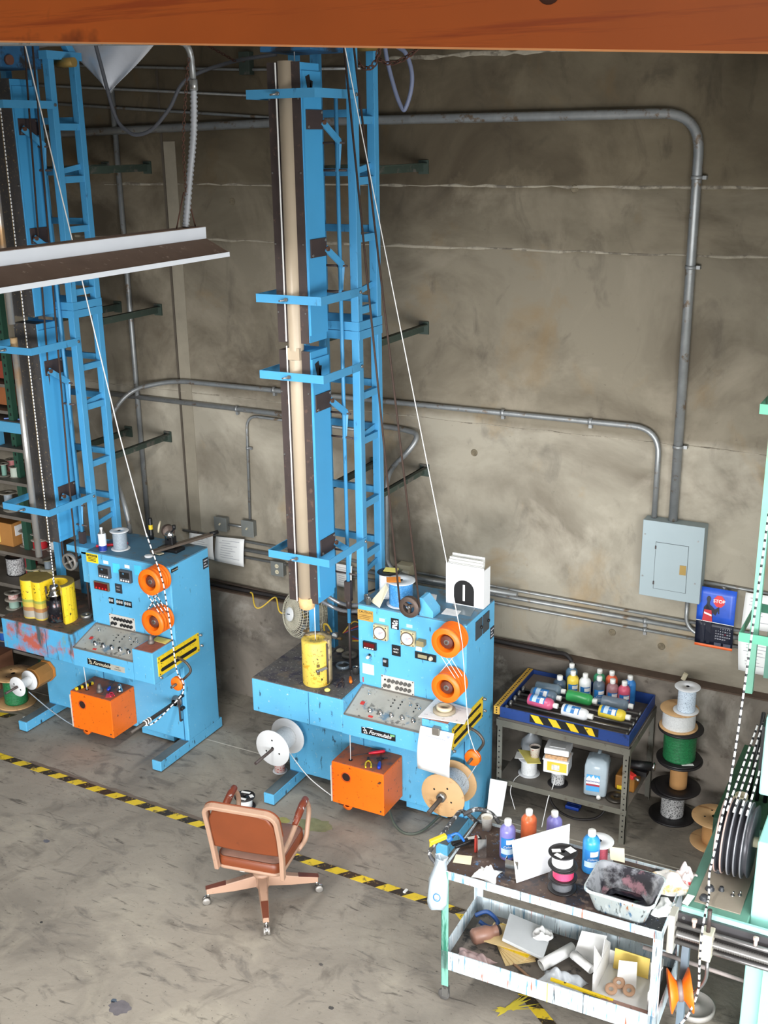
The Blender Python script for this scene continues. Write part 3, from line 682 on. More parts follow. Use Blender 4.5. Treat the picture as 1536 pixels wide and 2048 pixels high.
    if L:
        cl = label_plate(t, -0.883, -0.755, 1.636, 1.716, v, mat('caution_yellow', (240,208,36), 0.5), 'caution_label')
        build(MB().box(-0.875, -0.763, v-0.0045, v-0.003, 1.690, 1.708), 'header', BLACK, cl)
        text('CAUTION', 0.020, mat('caution_yellow', (240,208,36)), cl, (-0.819, v-0.0045, 1.699), (1,0,0), (0,0,1))
        for k in range(3): build(MB().box(-0.86, -0.778, v-0.0045, v-0.003, 1.677-0.013*k, 1.682-0.013*k), 'print', BLACK, cl)
        for u in (-0.745, -0.518):
            c = build(MB().box(u, u+0.122, v-0.03, v, 1.527, 1.632), 'controller', mat('controller_grey', (74,78,84), 0.5), t, bevel=0.004)
            build(MB().box(u+0.012, u+0.110, v-0.032, v-0.030, 1.565, 1.618), 'screen', BLACKM, c)
            text('88', 0.02, mat('digit_blue', (90,150,190), 0.5), c, (u+0.05, v-0.032, 1.605), (1,0,0), (0,0,1), 'digits')
            for k in range(4): build(MB().cyl((u+0.022+0.026*k, v-0.030, 1.543), (u+0.022+0.026*k, v-0.033, 1.543), 0.008, n=10), 'button', PAPER, c)
        for u, z in ((-0.60, 1.60), (-0.369, 1.62)): label_plate(t, u, u+0.075, z-0.015, z+0.07, v, mat('note_blue', (74,196,230), 0.8), 'sticky_note')
        for u in (-0.698, -0.47): label_plate(t, u, u+0.05, 1.648, 1.676, v, PAPER, 'paper_label')
        d = build(MB().box(-0.815, -0.655, v-0.02, v, 1.405, 1.478), 'counter_display', mat('bezel_brown', (98,84,66)), t, bevel=0.003)
        build(MB().box(-0.805, -0.665, v-0.022, v-0.020, 1.413, 1.470), 'screen', REDD, d)
        for k in range(4): build(MB().cyl((-0.785+0.034*k, v-0.022, 1.424), (-0.785+0.034*k, v-0.025, 1.424), 0.008, n=10), 'button', mat('sign_red', (206,34,40)), d)
        b = label_plate(t, -0.59, -0.522, 1.408, 1.488, v, mat('plate_black', (44,48,54), 0.5), 'reset_plate', (('RESET',0,0.015,0.014),('SPEED',0,-0.012,0.014)), mat('grey_print', (150,150,156)), 0.008)
        for u, n in ((-0.675, 2), (-0.595, 3), (-0.507, 3)):
            s = build(MB().box(u, u+0.024*n+0.004, v-0.006, v, 1.295, 1.348), 'thumbwheel', BLACK, t)
            for k in range(n): build(MB().obb((u+0.014+0.024*k, v-0.009, 1.327), (0.014, 0.012, 0.022), RX(0.3)), 'rocker', mat('rocker_grey', (190,190,186), 0.4), s)
    else:
        cl = label_plate(t, -0.88, -0.75, 1.608, 1.693, v, mat('caution_old', (178,138,62), 0.6, mott=0.15, ms=30), 'caution_label', (('CAUTION',0,0.026,0.024),))
        for k in range(3): build(MB().box(-0.865, -0.765-0.01*k, v-0.0045, v-0.003, 1.648-0.013*k, 1.651-0.013*k), 'print', mat('brown_print', (112,84,40), 0.7), cl)
        gauge(t, -0.678, 1.549, v, 0.115); gauge(t, -0.453, 1.548, v, 0.115)
        for u, z in ((-0.70, 1.640), (-0.475, 1.635)): label_plate(t, u, u+0.048, z-0.012, z+0.014, v, mat('label_pale', (170,206,216), 0.7), 'paper_label')
        b = label_plate(t, -0.602, -0.538, 1.588, 1.673, v, BLACK, 'warning_sticker')
        mb = MB()
        for k, (du, dz, w, h) in enumerate(((0.03,0.064,0.016,0.01),(0.046,0.05,0.02,0.012),(0.02,0.045,0.018,0.01),(0.032,0.03,0.04,0.012),(0.03,0.012,0.04,0.014),(0.05,0.068,0.012,0.008))):
            mb.obb((-0.602+du, v-0.0037, 1.588+dz), (w, 0.001, h), RY(0.3*(k % 3-1)))
        build(mb, 'print', PAPER, b)
        d = build(MB().box(-0.835, -0.723, v-0.018, v, 1.387, 1.447), 'counter_display', BLACK, t, bevel=0.003)
        build(MB().box(-0.825, -0.735, v-0.020, v-0.018, 1.408, 1.440), 'screen', REDD, d)
        for k in range(4): build(MB().box(-0.822+0.021*k, -0.808+0.021*k, v-0.0205, v-0.018, 1.393, 1.401), 'button', PAPER, d)
        label_plate(t, -0.595, -0.525, 1.378, 1.462, v, BLACK, 'reset_plate', (('AUTO',0,0.012,0.016),('RESET',0,-0.012,0.016)), PAPER, 0.008)
        sb = build(MB().box(-0.375, -0.315, v-0.05, v, 1.512, 1.556), 'buzzer', mat('buzzer_olive', (142,130,92), 0.5), t, bevel=0.003)
        label_plate(t, -0.40, -0.352, 1.455, 1.485, v, PAPER, 'paper_label')
        sd = build(MB().box(-0.405, -0.235, v-0.010, v, 1.393, 1.448), 'counter', BLACK, t, bevel=0.002)
        build(MB().box(-0.378, -0.305, v-0.016, v-0.010, 1.408, 1.434), 'counter_window', mat('brass_grey', (150,142,112), 0.4), sd); knob(sd, (-0.275, v-0.010, 1.418), (0,-1,0), 0.017, 0.02, mat('knob_cream', (196,190,168), 0.4), 'knob')
        knob(t, (-0.785, v, 1.330), (0,-1,0), 0.020, 0.034, CHROME, 'selector_knob', WHITE)
        s = build(MB().box(-0.672, -0.628, v-0.012, v, 1.272, 1.338), 'breaker', BLACK, t, bevel=0.002)
        build(MB().box(-0.662, -0.638, v-0.022, v-0.012, 1.312, 1.330), 'breaker_tab', mat('tab_grey', (150,152,156), 0.4), s)
        label_plate(t, -0.848, -0.752, 1.175, 1.258, v, mat('note_cream', (238,228,196), 0.85), 'sticky_note')
        label_plate(t, -0.85, -0.842, 1.10, 1.14, v, mat('tag_red', (186,50,46)), 'red_mark')
    # orange capstan wheels
    pulley(None, (-0.088, 0.135, 1.640), 0.112, 0.15, t)
    pulley(None, (-0.088, 0.135, 1.288), 0.112, 0.15, t)
    build(MB().cyl((-0.088, 0.15, 1.640), (-0.088, 0.31, 1.640), 0.02).cyl((-0.088, 0.15, 1.288), (-0.088, 0.31, 1.288), 0.02), 'wheel_shaft', STEEL, t)
    # maker's plate
    npl = build(MB().box(-0.70, -0.42 if not L else -0.455, -0.004, 0.0, 0.852, 0.905), 'nameplate', BLACK, t)
    script_mark(npl, -0.575, 0.879, 0.0, 0.080, PAPER if not L else mat('plate_cream', (214,206,180), 0.5), 'Formulabs')
    if L: label_plate(t, -0.453, -0.303, 0.852, 0.902, 0.0, mat('plate_grey', (170,168,158), 0.5), 'type_plate', (('WIRE',0,0.010,0.016),('COATING',0,-0.010,0.016)))
    else: label_plate(t, -0.46, -0.425, 0.888, 0.903, -0.004, mat('plate_green', (120,180,120), 0.5), 'type_plate')
    # orange drive box under the lip
    ob = build(MB().box(-1.012, -0.562, 0.07, 0.38, 0.142, 0.495), 'drive_box', ORANGE, t, bevel=0.006)
    build(MB().box(-1.006, -0.568, 0.076, 0.38, 0.495, 0.500), 'box_lid', ORANGE_T, ob)
    build(MB().lathe([(0.034, 0), (0.042, 0), (0.042, 0.003), (0.034, 0.003)], (-0.885, 0.07, 0.392), (0,-1,0), 24, True), 'port_ring', mat('ring_orange', (200,80,14), 0.5), ob)
    build(MB().cyl((-0.885, 0.0705, 0.392), (-0.885, 0.0688, 0.392), 0.036, n=24), 'port', mat('port_dark', (40,16,8), 0.9), ob)
    build(MB().cyl((-0.885, 0.145, 0.499), (-0.885, 0.145, 0.502), 0.016, n=16), 'wire_hole', BLACKM, ob)
    build(MB().box(-1.022, -1.012, 0.066, 0.075, 0.15, 0.46), 'hinge', mat('hinge_white', (206,200,190), 0.5), ob)
    for z in (0.2, 0.25, 0.3, 0.35, 0.4, 0.44): build(MB().cyl((-1.0, 0.070, z), (-1.0, 0.067, z), 0.004, n=6), 'rivet', mat('sign_red', (206,34,40)), ob)
    if not L: build(MB().cyl((-0.592, 0.07, 0.425), (-0.592, 0.055, 0.425), 0.008, n=8).bar((-0.605, 0.056, 0.42), (-0.58, 0.056, 0.43), 0.006, 0.006), 'latch', RUST, ob)
    build(MB().cyl((-0.59, 0.07, 0.175), (-0.59, 0.066, 0.175), 0.007, n=8), 'screw', DARK, ob)
    build(MB().lathe([(0.02,0),(0.045,0),(0.045,0.008),(0.036,0.014),(0.045,0.02),(0.045,0.028),(0.02,0.028)], (-0.90, 0.10, 0.128), (0,1,0), 20), 'guide_roller', ORANGE_S, ob)
    build(MB().cyl((-0.95, 0.11, 0.135), (-0.86, 0.11, 0.135), 0.006).box(-0.97,-0.93,0.09,0.13,0.118,0.143), 'roller_bracket', RUST, ob)
    # rollers under the bench
    build(MB().lathe([(0.015,0),(0.05,0),(0.05,0.01),(0.04,0.016),(0.05,0.022),(0.05,0.032),(0.015,0.032)], (-0.93, 0.13, 0.80), (0,1,0), 20), 'guide_roller', ORANGE_S, t)
    build(MB().lathe([(0.012,0),(0.04,0),(0.04,0.06),(0.012,0.06)], (-1.12, 0.10, 0.80), (0,1,0), 16).cyl((-1.18,0.12,0.80),(-0.95,0.12,0.79),0.010).box(-1.10,-1.02,0.10,0.14,0.775,0.815), 'tension_gear', mat('gear_brown', (112,76,62), 0.6, 0.3), t)
    # spindles
    build(MB().cyl((-1.567, -0.14, 0.44), (-1.567, 0.39, 0.44), 0.012, n=10), 'pay_off_spindle', DARK, t)
    tk = (-0.09, -0.14, 0.43)
    build(MB().cyl((-0.09, -0.14 if not L else -0.24, 0.43 if not L else 0.47), (-0.09, 0.40, 0.43 if not L else 0.47), 0.017, n=12), 'take_up_spindle', mat('spindle_steel', (88,80,74), 0.4, 0.5), t)
    if L:
        build(MB().lathe([(0,0),(0.05,0),(0.052,0.02),(0.03,0.035),(0.03,0.05)], (-0.09, 0.38, 0.47), (0,-1,0), 18), 'spindle_chuck', STEEL, t)
        for k in range(3): build(MB().tube([(-0.09+0.02*math.cos(a), -0.06+0.03*k+0.004*math.sin(a), 0.47+0.02*math.sin(a)) for a in [j*PI/6 for j in range(12)]], 0.005, 6, True), 'wound_wire', PAPER, t)
        br = build(MB().tube(fillet([(-0.05,0.37,0.52),(-0.05,0.345,0.52),(-0.05,0.345,0.30),(-0.05,0.37,0.30)],0.02), 0.008), 'brake_bracket', DARK, t)
        build(MB().cyl((-0.03,0.38,0.535),(-0.03,0.34,0.535),0.016,n=10).cyl((-0.03,0.38,0.42),(-0.03,0.34,0.42),0.016,n=10), 'brake_knob', BLACK, br)
    # guide arm with small orange wheel
    arm = build(MB().tube(fillet([(-0.01, 0.30, 0.935), (0.10, 0.30, 0.905), (0.155, 0.295, 0.84), (0.135, 0.20, 0.80), (0.135, 0.04, 0.80)], 0.04), 0.011, 10), 'guide_arm', mat('arm_steel', (96,88,82), 0.4, 0.5), t)
    build(MB().lathe([(0.011,0),(0.055,0),(0.06,0.006),(0.05,0.016),(0.05,0.022),(0.06,0.032),(0.055,0.038),(0.011,0.038)], (0.135, 0.105, 0.80), (0,1,0), 24), 'guide_wheel', ORANGE_S, arm)
    # side details
    if L:
        label_plate(t, 0, 0, 0, 0, 0, BLACK, 'spare') if False else None
        q = build(MB().box(0, 0.003, 0.315, 0.40, 1.675, 1.705), 'side_nameplate', BLACK, t)
        text('Formulabs', 0.018, mat('plate_cream', (214,206,180)), q, (0.003, 0.358, 1.69), (0,1,0), (0,0,1), 'lettering', shear=0.4)
    else:
        for a in (0.455, 0.588):
            q = build(MB().box(0, 0.006, a, a+0.115, 1.545, 1.69), 'vent_plate', mat('vent_grey', (58,66,72), 0.5), t)
            build(MB().cyl((0.006, a+0.09, 1.62), (0.018, a+0.09, 1.62), 0.012, n=10), 'vent_latch', BLACK, q)
    q = build(MB().box(0, 0.003, 0.735, 0.805, 1.44 if not L else 1.56, 1.53 if not L else 1.65), 'rating_label', mat('plate_black', (44,48,54)), t)
    for k in range(3): build(MB().box(0.003, 0.0045, 0.745, 0.795-0.02*(k % 2), (1.455 if not L else 1.575)+0.025*k, (1.465 if not L else 1.585)+0.025*k), 'print', mat('grey_print', (150,150,156)), q)
    return t
machR = make_machine('coating_machine', 'light blue wire coating machine in the centre with dial timers', (-2.95, 6.44, 0), 0, False)
machL = make_machine('coating_machine', 'blue wire coating machine at left with sticky notes on its panel', (-5.57, 6.44, 0), 0, True)

# ---------------------------------------------------------------- drying towers
RUNGS = [2.03, 2.43, 2.92, 3.25, 3.86, 4.35, 4.73, 5.12]
def make_tower(label, loc, L, M=None):
    t = thing('drying_tower', label, 'tower', loc)
    TW = TOWER
    for u in (-1.41, -0.97):
        for v in (0.46, 0.74):
            build(MB().box(u, u+0.06, v, v+0.06, 0.82 if v > 0.7 else 1.09, 5.62), 'post', TW, t, bevel=0.003)
    for z in RUNGS:
        for u in (-1.405, -0.955): build(MB().box(u, u+0.035, 0.52, 0.74, z-0.028, z+0.022), 'rung', TW, t)
        build(MB().box(-1.35, -0.97, 0.755, 0.79, z-0.028+0.05, z+0.022+0.05), 'rung', TW, t)
    for z in (3.69, 3.755):
        mb = MB().box(-1.41,-0.91,0.455,0.475,z-0.03,z+0.03).box(-1.41,-0.91,0.785,0.805,z-0.03,z+0.03).box(-1.415,-1.395,0.46,0.80,z-0.03,z+0.03).box(-0.925,-0.905,0.46,0.80,z-0.03,z+0.03)
        build(mb, 'joint_ring', TW, t)
    # oven boxes (retracted on the left tower)
    du, dv = (-0.04, 0.195) if L else (0.0, 0.0)
    n_before = set(t.children)
    for z0, z1 in ((1.80, 3.635), (3.695, 5.46)):
        ov = build(MB().box(-1.293, -1.052, 0.035, 0.262, z0, z1), 'oven', OVENB if not L else OVENB, t, bevel=0.003)
        if not L:
            build(MB().box(-1.297, -1.207, 0.028, 0.20, z0-0.004, z1+0.004), 'oven_half', DARK, ov)
            build(MB().box(-1.125, -1.055, 0.028, 0.04, z0-0.004, z1+0.004), 'oven_door', DARK, ov)
            build(MB().box(-1.2155, -1.2095, -0.008, 0.0, z0+0.01, z1+(0.0 if z0 > 3 else 0.04)), 'glass_edge', PAPER, ov)
            k = 0
            while z0+0.2+0.45*k < z1:
                build(MB().cyl((-1.07, 0.028, z0+0.2+0.45*k), (-1.07, 0.022, z0+0.2+0.45*k), 0.006, n=8).cyl((-1.285, 0.028, z0+0.2+0.45*k), (-1.285, 0.022, z0+0.2+0.45*k), 0.006, n=8), 'bolt', STEEL, ov); k += 1
        else:
            build(MB().box(-1.29, -1.175, 0.026, 0.15, z0-0.004, z1+0.004), 'oven_half', CHAR, ov)
            build(MB().box(-1.168, -1.058, 0.026, 0.15, z0-0.004, z1+0.004), 'oven_half', CHAR, ov)
            build(MB().box(-1.175, -1.168, 0.022, 0.03, z0, z1), 'gasket', mat('gasket_tan', (150,128,86), 0.8, mott=0.3, ms=50), ov)
            k = 0
            while z0+0.2+0.4*k < z1:
                build(MB().cyl((-1.285, 0.026, z0+0.2+0.4*k), (-1.285, 0.018, z0+0.2+0.4*k), 0.007, n=8).cyl((-1.066, 0.026, z0+0.2+0.4*k), (-1.066, 0.018, z0+0.2+0.4*k), 0.007, n=8), 'bolt', STEEL, ov); k += 1
        build(MB().box(-1.045, -1.040, 0.04, 0.26, z0+0.05, z1-0.05).box(-1.053,-1.045,0.04,0.26,z0+0.05,z1-0.05), 'side_skin', OVENB, ov)
        top = z1-0.13
        if not L:
            mb = MB().obb((-1.039, 0.11, z1-0.13), (0.002, 0.05, 0.11), RX(0.3)).obb((-1.039, 0.135, z1-0.15), (0.002, 0.03, 0.09), RX(-0.2))
            build(mb, 'scorch_patch', mat('scorch', (28,26,28), 0.9, mott=0.3, ms=60), ov)
        # toggle plates and links
        for zz in ((z0+0.42, z1-0.36) if z0 < 3 else (z0+0.62, z1-0.34)):
            hp = build(MB().box(-1.041, -1.032, 0.06, 0.262, zz-0.06, zz+0.06), 'hinge_plate', mat('plate_brown', (60,48,46), 0.6, mott=0.2), t, bevel=0.002)
            for a, b in ((0.08,-0.045), (0.245,0.045)): build(MB().cyl((-1.032,a,zz+b),(-1.027,a,zz+b),0.010,n=8), 'bolt', STEEL, hp)
            build(MB().bar((-1.035, 0.25, zz-0.01), (-1.015, 0.44, zz-0.14), 0.012, 0.045), 'link_arm', TW, t)
            build(MB().cyl((-1.045, 0.262, zz-0.015), (-1.015, 0.262, zz-0.015), 0.016, n=10), 'pivot', RUST, t)
            build(MB().bar((-1.015, 0.44, zz-0.13), (-1.03, 0.43, zz-0.33), 0.012, 0.03).bar((-0.955, 0.53, zz-0.14), (-0.965, 0.50, zz-0.31), 0.012, 0.026), 'lever', TW, t)
            build(MB().cyl((-1.29, 0.44, zz-0.145), (-0.98, 0.44, zz-0.145), 0.008, n=8).cyl((-1.29,0.43,zz-0.32),(-0.96,0.43,zz-0.32),0.008,n=8), 'cross_shaft', DARK, t)
            build(MB().bar((-0.95, 0.46, zz-0.34), (-0.95, 0.74, zz-0.30), 0.012, 0.04), 'lever_bar', TW, t)
            build(MB().cyl((-1.05,0.44,zz-0.145),(-1.03,0.44,zz-0.145),0.018,n=10), 'collar', DARK, t)
    for ch in t.children:
        if ch not in n_before and ch.name.split('.')[0] in ('oven', 'hinge_plate'):
            ch.location = (du, dv, 0); WM[ch] = WM[t] @ Matrix.Translation((du, dv, 0))
    if not L:
        tb = build(MB().lathe([(0.0,0),(0.052,0),(0.052,1.80)], (-1.166, 0.045, 1.78), (0,0,1), 20).lathe([(0.052,0),(0.052,1.83),(0,1.83)], (-1.166, 0.045, 3.64), (0,0,1), 20).box(-1.214,-1.118,0.0,0.05,3.58,3.66), 'tube', BEIGE, t)
        build(MB().lathe([(0.0,0.03),(0.058,0.03),(0.062,0.0),(0.056,-0.05),(0.03,-0.065),(0,-0.06)], (-1.160, 0.045, 1.80), (0,0,1), 12), 'end_plug', mat('cork_plug', (224,180,126), 0.8, mott=0.15, ms=30), tb)
        build(MB().box(-1.21,-1.118,0.01,0.08,1.80,1.835), 'plug_cap', mat('plug_brown', (120,92,70), 0.8), tb)
    else:
        tb = build(MB().cyl((-1.166, 0.045, 1.72), (-1.166, 0.045, 3.55), 0.027, n=18), 'tube', mat('tube_silver', (178,176,172), 0.3, 0.6, mott=0.08, dirt=((186,150,110), 0.35, 1.0)), t)
        build(MB().cyl((-1.166, 0.045, 3.66), (-1.166, 0.045, 5.5), 0.027, n=18), 'tube', mat('tube_silver', (178,176,172)), t)
        build(MB().cyl((-1.166, 0.045, 3.45), (-1.166, 0.045, 3.553), 0.029, n=18), 'tube_cap', mat('tube_tan', (190,158,116), 0.5), tb)
    # straps
    for z in (2.16, 3.472, 3.992, 5.275):
        mb = MB().box(-1.408, -0.912, -0.0448, -0.0378, z-0.028, z+0.028).box(-1.415, -1.408, -0.045, 0.47, z-0.028, z+0.028).box(-0.912, -0.905, -0.045, 0.50, z-0.028, z+0.028)
        s = build(mb, 'strap', TW, t)
        build(MB().cyl((-1.172,-0.045,z+0.0),(-1.172,-0.062,z),0.012,n=10).bar((-1.19,-0.062,z-0.008),(-1.154,-0.062,z+0.006),0.008,0.008).cyl((-1.172,-0.06,z),(-1.21,-0.085,z-0.008),0.006,n=8), 'wing_nut', STEEL, s)
        build(MB().cyl((-0.905,0.48,z),(-0.895,0.48,z),0.012,n=8), 'bolt', STEEL, s)
    # push rod
    build(MB().cyl((-1.03, 0.43, 1.50), (-1.03, 0.43, 5.3), 0.014, n=10), 'push_rod', TW, t)
    build(MB().box(-1.055,-1.005,0.41,0.45,1.68,1.84).cyl((-1.03,0.43,1.62),(-1.03,0.43,1.70),0.02,n=10), 'rod_end', DARK, t)
    build(MB().cyl((-1.03, 0.43, 1.12), (-1.03, 0.43, 1.64), 0.010, n=8), 'rod_extension', DARK, t)
    # head with gearbox
    hd = build(MB().box(-1.36, -0.98, 0.05, 0.46, 5.53, 5.95), 'drive_head', mat('head_blue', (40,92,132), 0.5, mott=0.2, dirt=((38,38,40), 0.4, 5)), t, bevel=0.006)
    build(MB().box(-1.42, -0.90, 0.44, 0.82, 5.60, 5.66).bar((-0.94,0.77,5.62),(-0.94,0.40,6.1),0.05,0.06).bar((-1.38,0.77,5.62),(-1.38,0.40,6.1),0.05,0.06), 'head_frame', TW, t)
    build(MB().cyl((-0.98,0.12,5.58),(-0.95,0.12,5.58),0.035,n=16), 'head_pulley', mat('gear_brown', (112,76,62)), hd)
    build(MB().cyl((-0.97,0.62,5.58),(-0.80,0.62,5.58),0.035,n=16), 'head_shaft', GOLD, hd)
    # ties to the wall
    for u in (-0.945, -1.405):
        for z in (2.425, 3.585, 4.79):
            mb = MB().box(u, u+0.012, 0.80, 1.555, z-0.03, z+0.03).box(u, u+0.045, 0.80, 1.555, z+0.022, z+0.03).box(u-0.03,u+0.05,1.545,1.56,z-0.05,z+0.05)
            build(mb, 'wall_tie', GREEND, t)
    return t
towR = make_tower('tall blue drying tower with beige tube above the yellow cylinder', (-2.95, 6.44, 0), False)
towL = make_tower('tall blue drying tower at left with charcoal ovens and silver tube', (-5.57, 6.44, 0), True)
# ---------------------------------------------------------------- helpers for loose things
def spool(label, c, ax, fr, wr, h, mf, mw, ft=0.007, hole=0.014, name='wire_spool', group=None, holes=0, ribs=9, mf2=None, cat='spool', core=None):
    c = Vector(c); ax = Vector(ax).normalized()
    o = thing(name, label, cat, c, 0, group)
    def fl(d):
        return MB().lathe([(hole, 0), (fr-0.002, 0), (fr, 0.002), (fr, ft-0.002), (fr-0.002, ft), (hole, ft), (hole, 0)], c+ax*d, ax, 32)
    f1 = build(fl(0), 'flange', mf, o, world=True); f2 = build(fl(h-ft), 'flange', mf2 or mf, o, world=True)
    p = [(hole, ft)]
    n = ribs
    for i in range(n):
        z0 = ft+(h-2*ft)*i/n; z1 = ft+(h-2*ft)*(i+1)/n
        p += [(wr*0.985, z0+0.0005), (wr, (z0+z1)/2), (wr*0.985, z1-0.0005)]
    p += [(hole, h-ft)]
    build(MB().lathe(p, c, ax, 28), 'winding', mw, o, world=True)
    q = Vector((0,0,1)).rotation_difference(ax).to_matrix()
    build(MB().lathe([(hole, 0.0), (hole, h)], c, ax, 16), 'bore', BLACKM, o, world=True)
    for k in range(holes):
        a = 2*PI*k/holes+0.5; d = q@Vector((math.cos(a), math.sin(a), 0))*fr*0.45
        for s, f in ((-0.0008, f1), (h-ft-0.0005+ft+0.0008, f2)):
            build(MB().cyl(c+d+ax*(s), c+d+ax*(s+0.0006), 0.008, n=10), 'flange_hole', BLACKM, f, world=True)
    return o
def slab(label, pts, th, m_, name, cat, lines=0, group=None, seed=0):
    # thin sheet lying or leaning: pts tl,tr,br,bl (world)
    P = [Vector(p) for p in pts]; n = (P[1]-P[0]).cross(P[3]-P[0]).normalized()
    if n.z < 0 and abs(n.z) > 0.05: n = -n
    low = min(P, key=lambda p: p.z); c = sum(P, Vector())/4
    o = thing(name, label, cat, (c.x, c.y, low.z), 0, group)
    mb = MB().add([p for p in P]+[p+n*th for p in P], [(0,1,2,3),(4,7,6,5),(0,4,5,1),(1,5,6,2),(2,6,7,3),(3,7,4,0)])
    build(mb, 'sheet', m_, o, world=True)
    if lines:
        r = random.Random(seed); mb = MB()
        for i in range(lines):
            v = 0.12+0.76*i/lines; u0 = 0.1+0.1*r.random(); u1 = 0.5+0.4*r.random()
            def f(u, v): return P[0]*(1-u)*(1-v)+P[1]*u*(1-v)+P[2]*u*v+P[3]*(1-u)*v+n*(th+0.0008)
            mb.add([f(u0,v), f(u1,v), f(u1,v+0.02), f(u0,v+0.02)], [(0,1,2,3)])
        build(mb, 'print', mat('grey_print', (150,150,156)), o, world=True)
    return o
def cup(label, c, r, h, m_, name='cup', cat='cup', taper=0.78, inner=None):
    o = thing(name, label, cat, c)
    build(MB().lathe([(0,0),(r*taper,0),(r,h),(r+0.002,h+0.002),(r-0.003,h),(r*taper-0.003,0.004),(0,0.004)], c, (0,0,1), 22), 'body', m_, o, world=True)
    if inner: build(MB().cyl(Vector(c)+Vector((0,0,h*0.8)), Vector(c)+Vector((0,0,h*0.82)), r*0.93, n=20), 'contents', inner, o, world=True)
    return o
def screwdriver(label, a, b, hm, name='screwdriver', hl=0.10):
    a = Vector(a); b = Vector(b); d = (b-a).normalized(); L_ = (b-a).length
    o = thing(name, label, 'screwdriver', a)
    q = build(MB().lathe([(0,0),(0.011,0.002),(0.014,0.02),(0.013,hl*0.7),(0.009,hl*0.9),(0.007,hl)], a, d, 10), 'handle', hm, o, world=True)
    build(MB().cyl(a+d*hl, b, 0.0035, 0.003, n=8), 'shaft', DARK, o, world=True)
    return o
def pliers(label, c, ang, hm, s=1.0):
    o = thing('pliers', label, 'pliers', c); c = Vector(c)
    R3 = RZ(ang)
    def P(x, y, z=0.006): return c+R3@Vector((x*s, y*s, z))
    for sx in (-1, 1):
        build(MB().tube(spline([P(-sx*0.004,0.0), P(sx*0.018,-0.03), P(sx*0.022,-0.07), P(sx*0.020,-0.10)], 5), 0.0065*s, 8), 'handle', hm, o, world=True)
        build(MB().bar(P(sx*0.006,-0.005), P(sx*0.002,0.045), 0.010*s, 0.008*s), 'jaw', DARK, o, world=True)
    build(MB().cyl(P(0,0,0.0), P(0,0,0.013), 0.009*s, n=10), 'pivot', DARK, o, world=True)
    return o
WIREM = mat('white_wire', (226,226,224), 0.5, mott=0.05)
WIRES = mat('striped_wire', (206,206,206), 0.5, mott=0.0, dirt=((40,40,44), 0.55, 60))
WGREEN = mat('green_wire', (38,120,72), 0.45, mott=0.25, ms=60, dirt=((24,70,44), 0.4, 90, (1,1,4)))
WBLUE = mat('blue_wire', (64,142,206), 0.4, mott=0.2, ms=60, dirt=((150,200,230), 0.25, 80, (1,1,4)))
WGREY = mat('grey_wire', (140,152,162), 0.5, mott=0.15, ms=80)
WWHITE = mat('white_wire_winding', (224,226,226), 0.5, mott=0.08, ms=90, dirt=((170,172,176), 0.2, 90, (1,1,5)))
WSPECK = mat('speckled_wire', (196,196,196), 0.5, mott=0.1, dirt=((40,40,44), 0.45, 110))
WPALE = mat('pale_blue_speckled_wire', (206,220,234), 0.5, mott=0.06, dirt=((120,140,160), 0.3, 120))
WRED = mat('red_wire', (196,40,48), 0.5, mott=0.15, ms=60)
WREDW = mat('red_white_wire', (214,190,184), 0.5, mott=0.1, dirt=((190,60,50), 0.4, 80))
FLW = mat('white_flange', (222,224,226), 0.4, mott=0.03)
FLD = mat('dusty_flange', (176,170,158), 0.6, mott=0.1)
FLK = mat('black_flange', (30,28,30), 0.45, mott=0.1)
R_ = lambda u, v, z: Vector((-2.95+u, 6.44+v, z))
L_ = lambda u, v, z: Vector((-5.57+u, 6.44+v, z))


def stripe_run(pts, r, name, parent, step=0.016, n=7):
    # two-tone braided wire: short dark bands round a white wire
    P = [Vector(p) for p in pts]; out = [P[0]]; carry = 0.0
    for a, b in zip(P, P[1:]):
        L_ = (b-a).length; t = step-carry
        while t < L_: out.append(a.lerp(b, t/L_)); t += step
        carry = L_-(t-step)
    if (out[-1]-P[-1]).length > 1e-4: out.append(P[-1])
    mb = MB().tube(out, r, n)
    for i in range(len(out)-1):
        if i % 3 == 2:
            for j in range(n): mb.mi[i*n+j] = 1
    return build(mb, name, [WIREM, mat('wire_black', (34,34,38), 0.5)], parent, world=True)

# ---------------------------------------------------------------- on and around the middle machine
yc = thing('coating_die_housing', 'yellow paint-splattered cylinder standing on the middle machine bench', 'cylinder', R_(-1.17,0.16,1.092))
build(MB().lathe([(0.103,0),(0.107,0.006),(0.107,0.352),(0.103,0.358),(0.035,0.358),(0.035,0.20)], R_(-1.17,0.16,1.092), (0,0,1), 40), 'shell', YELL_C, yc, world=True)
build(MB().lathe([(0,0.30),(0.036,0.30)], R_(-1.17,0.16,1.092), (0,0,1), 24), 'bore', BLACKM, yc, world=True)
mb = MB()
n = 16; vs = []; fs = []
for i in range(n+1):
    a = math.radians(-5+175*i/n); d = Vector((math.cos(a), math.sin(a), 0)); cc = R_(-1.17,0.16,1.092)
    vs += [cc+d*0.105+Vector((0,0,0.02)), cc+d*0.119+Vector((0,0,0.02)), cc+d*0.119+Vector((0,0,0.366)), cc+d*0.072+Vector((0,0,0.366))]
for i in range(n):
    for k in range(4): fs.append((4*i+k, 4*i+4+k, 4*i+4+(k+1) % 4, 4*i+(k+1) % 4))
fs += [(0,1,2,3), (4*n,4*n+3,4*n+2,4*n+1)]
build(mb.add(vs, fs, True), 'back_shell', mat('grimed_yellow', (168,150,112), 0.7, mott=0.2, ms=10, dirt=((96,84,72), 0.4, 12)), yc, world=True)
build(MB().cyl(R_(-1.058,0.135,1.11), R_(-1.058,0.135,1.44), 0.006, n=8), 'hinge_rod', DARK, yc, world=True)
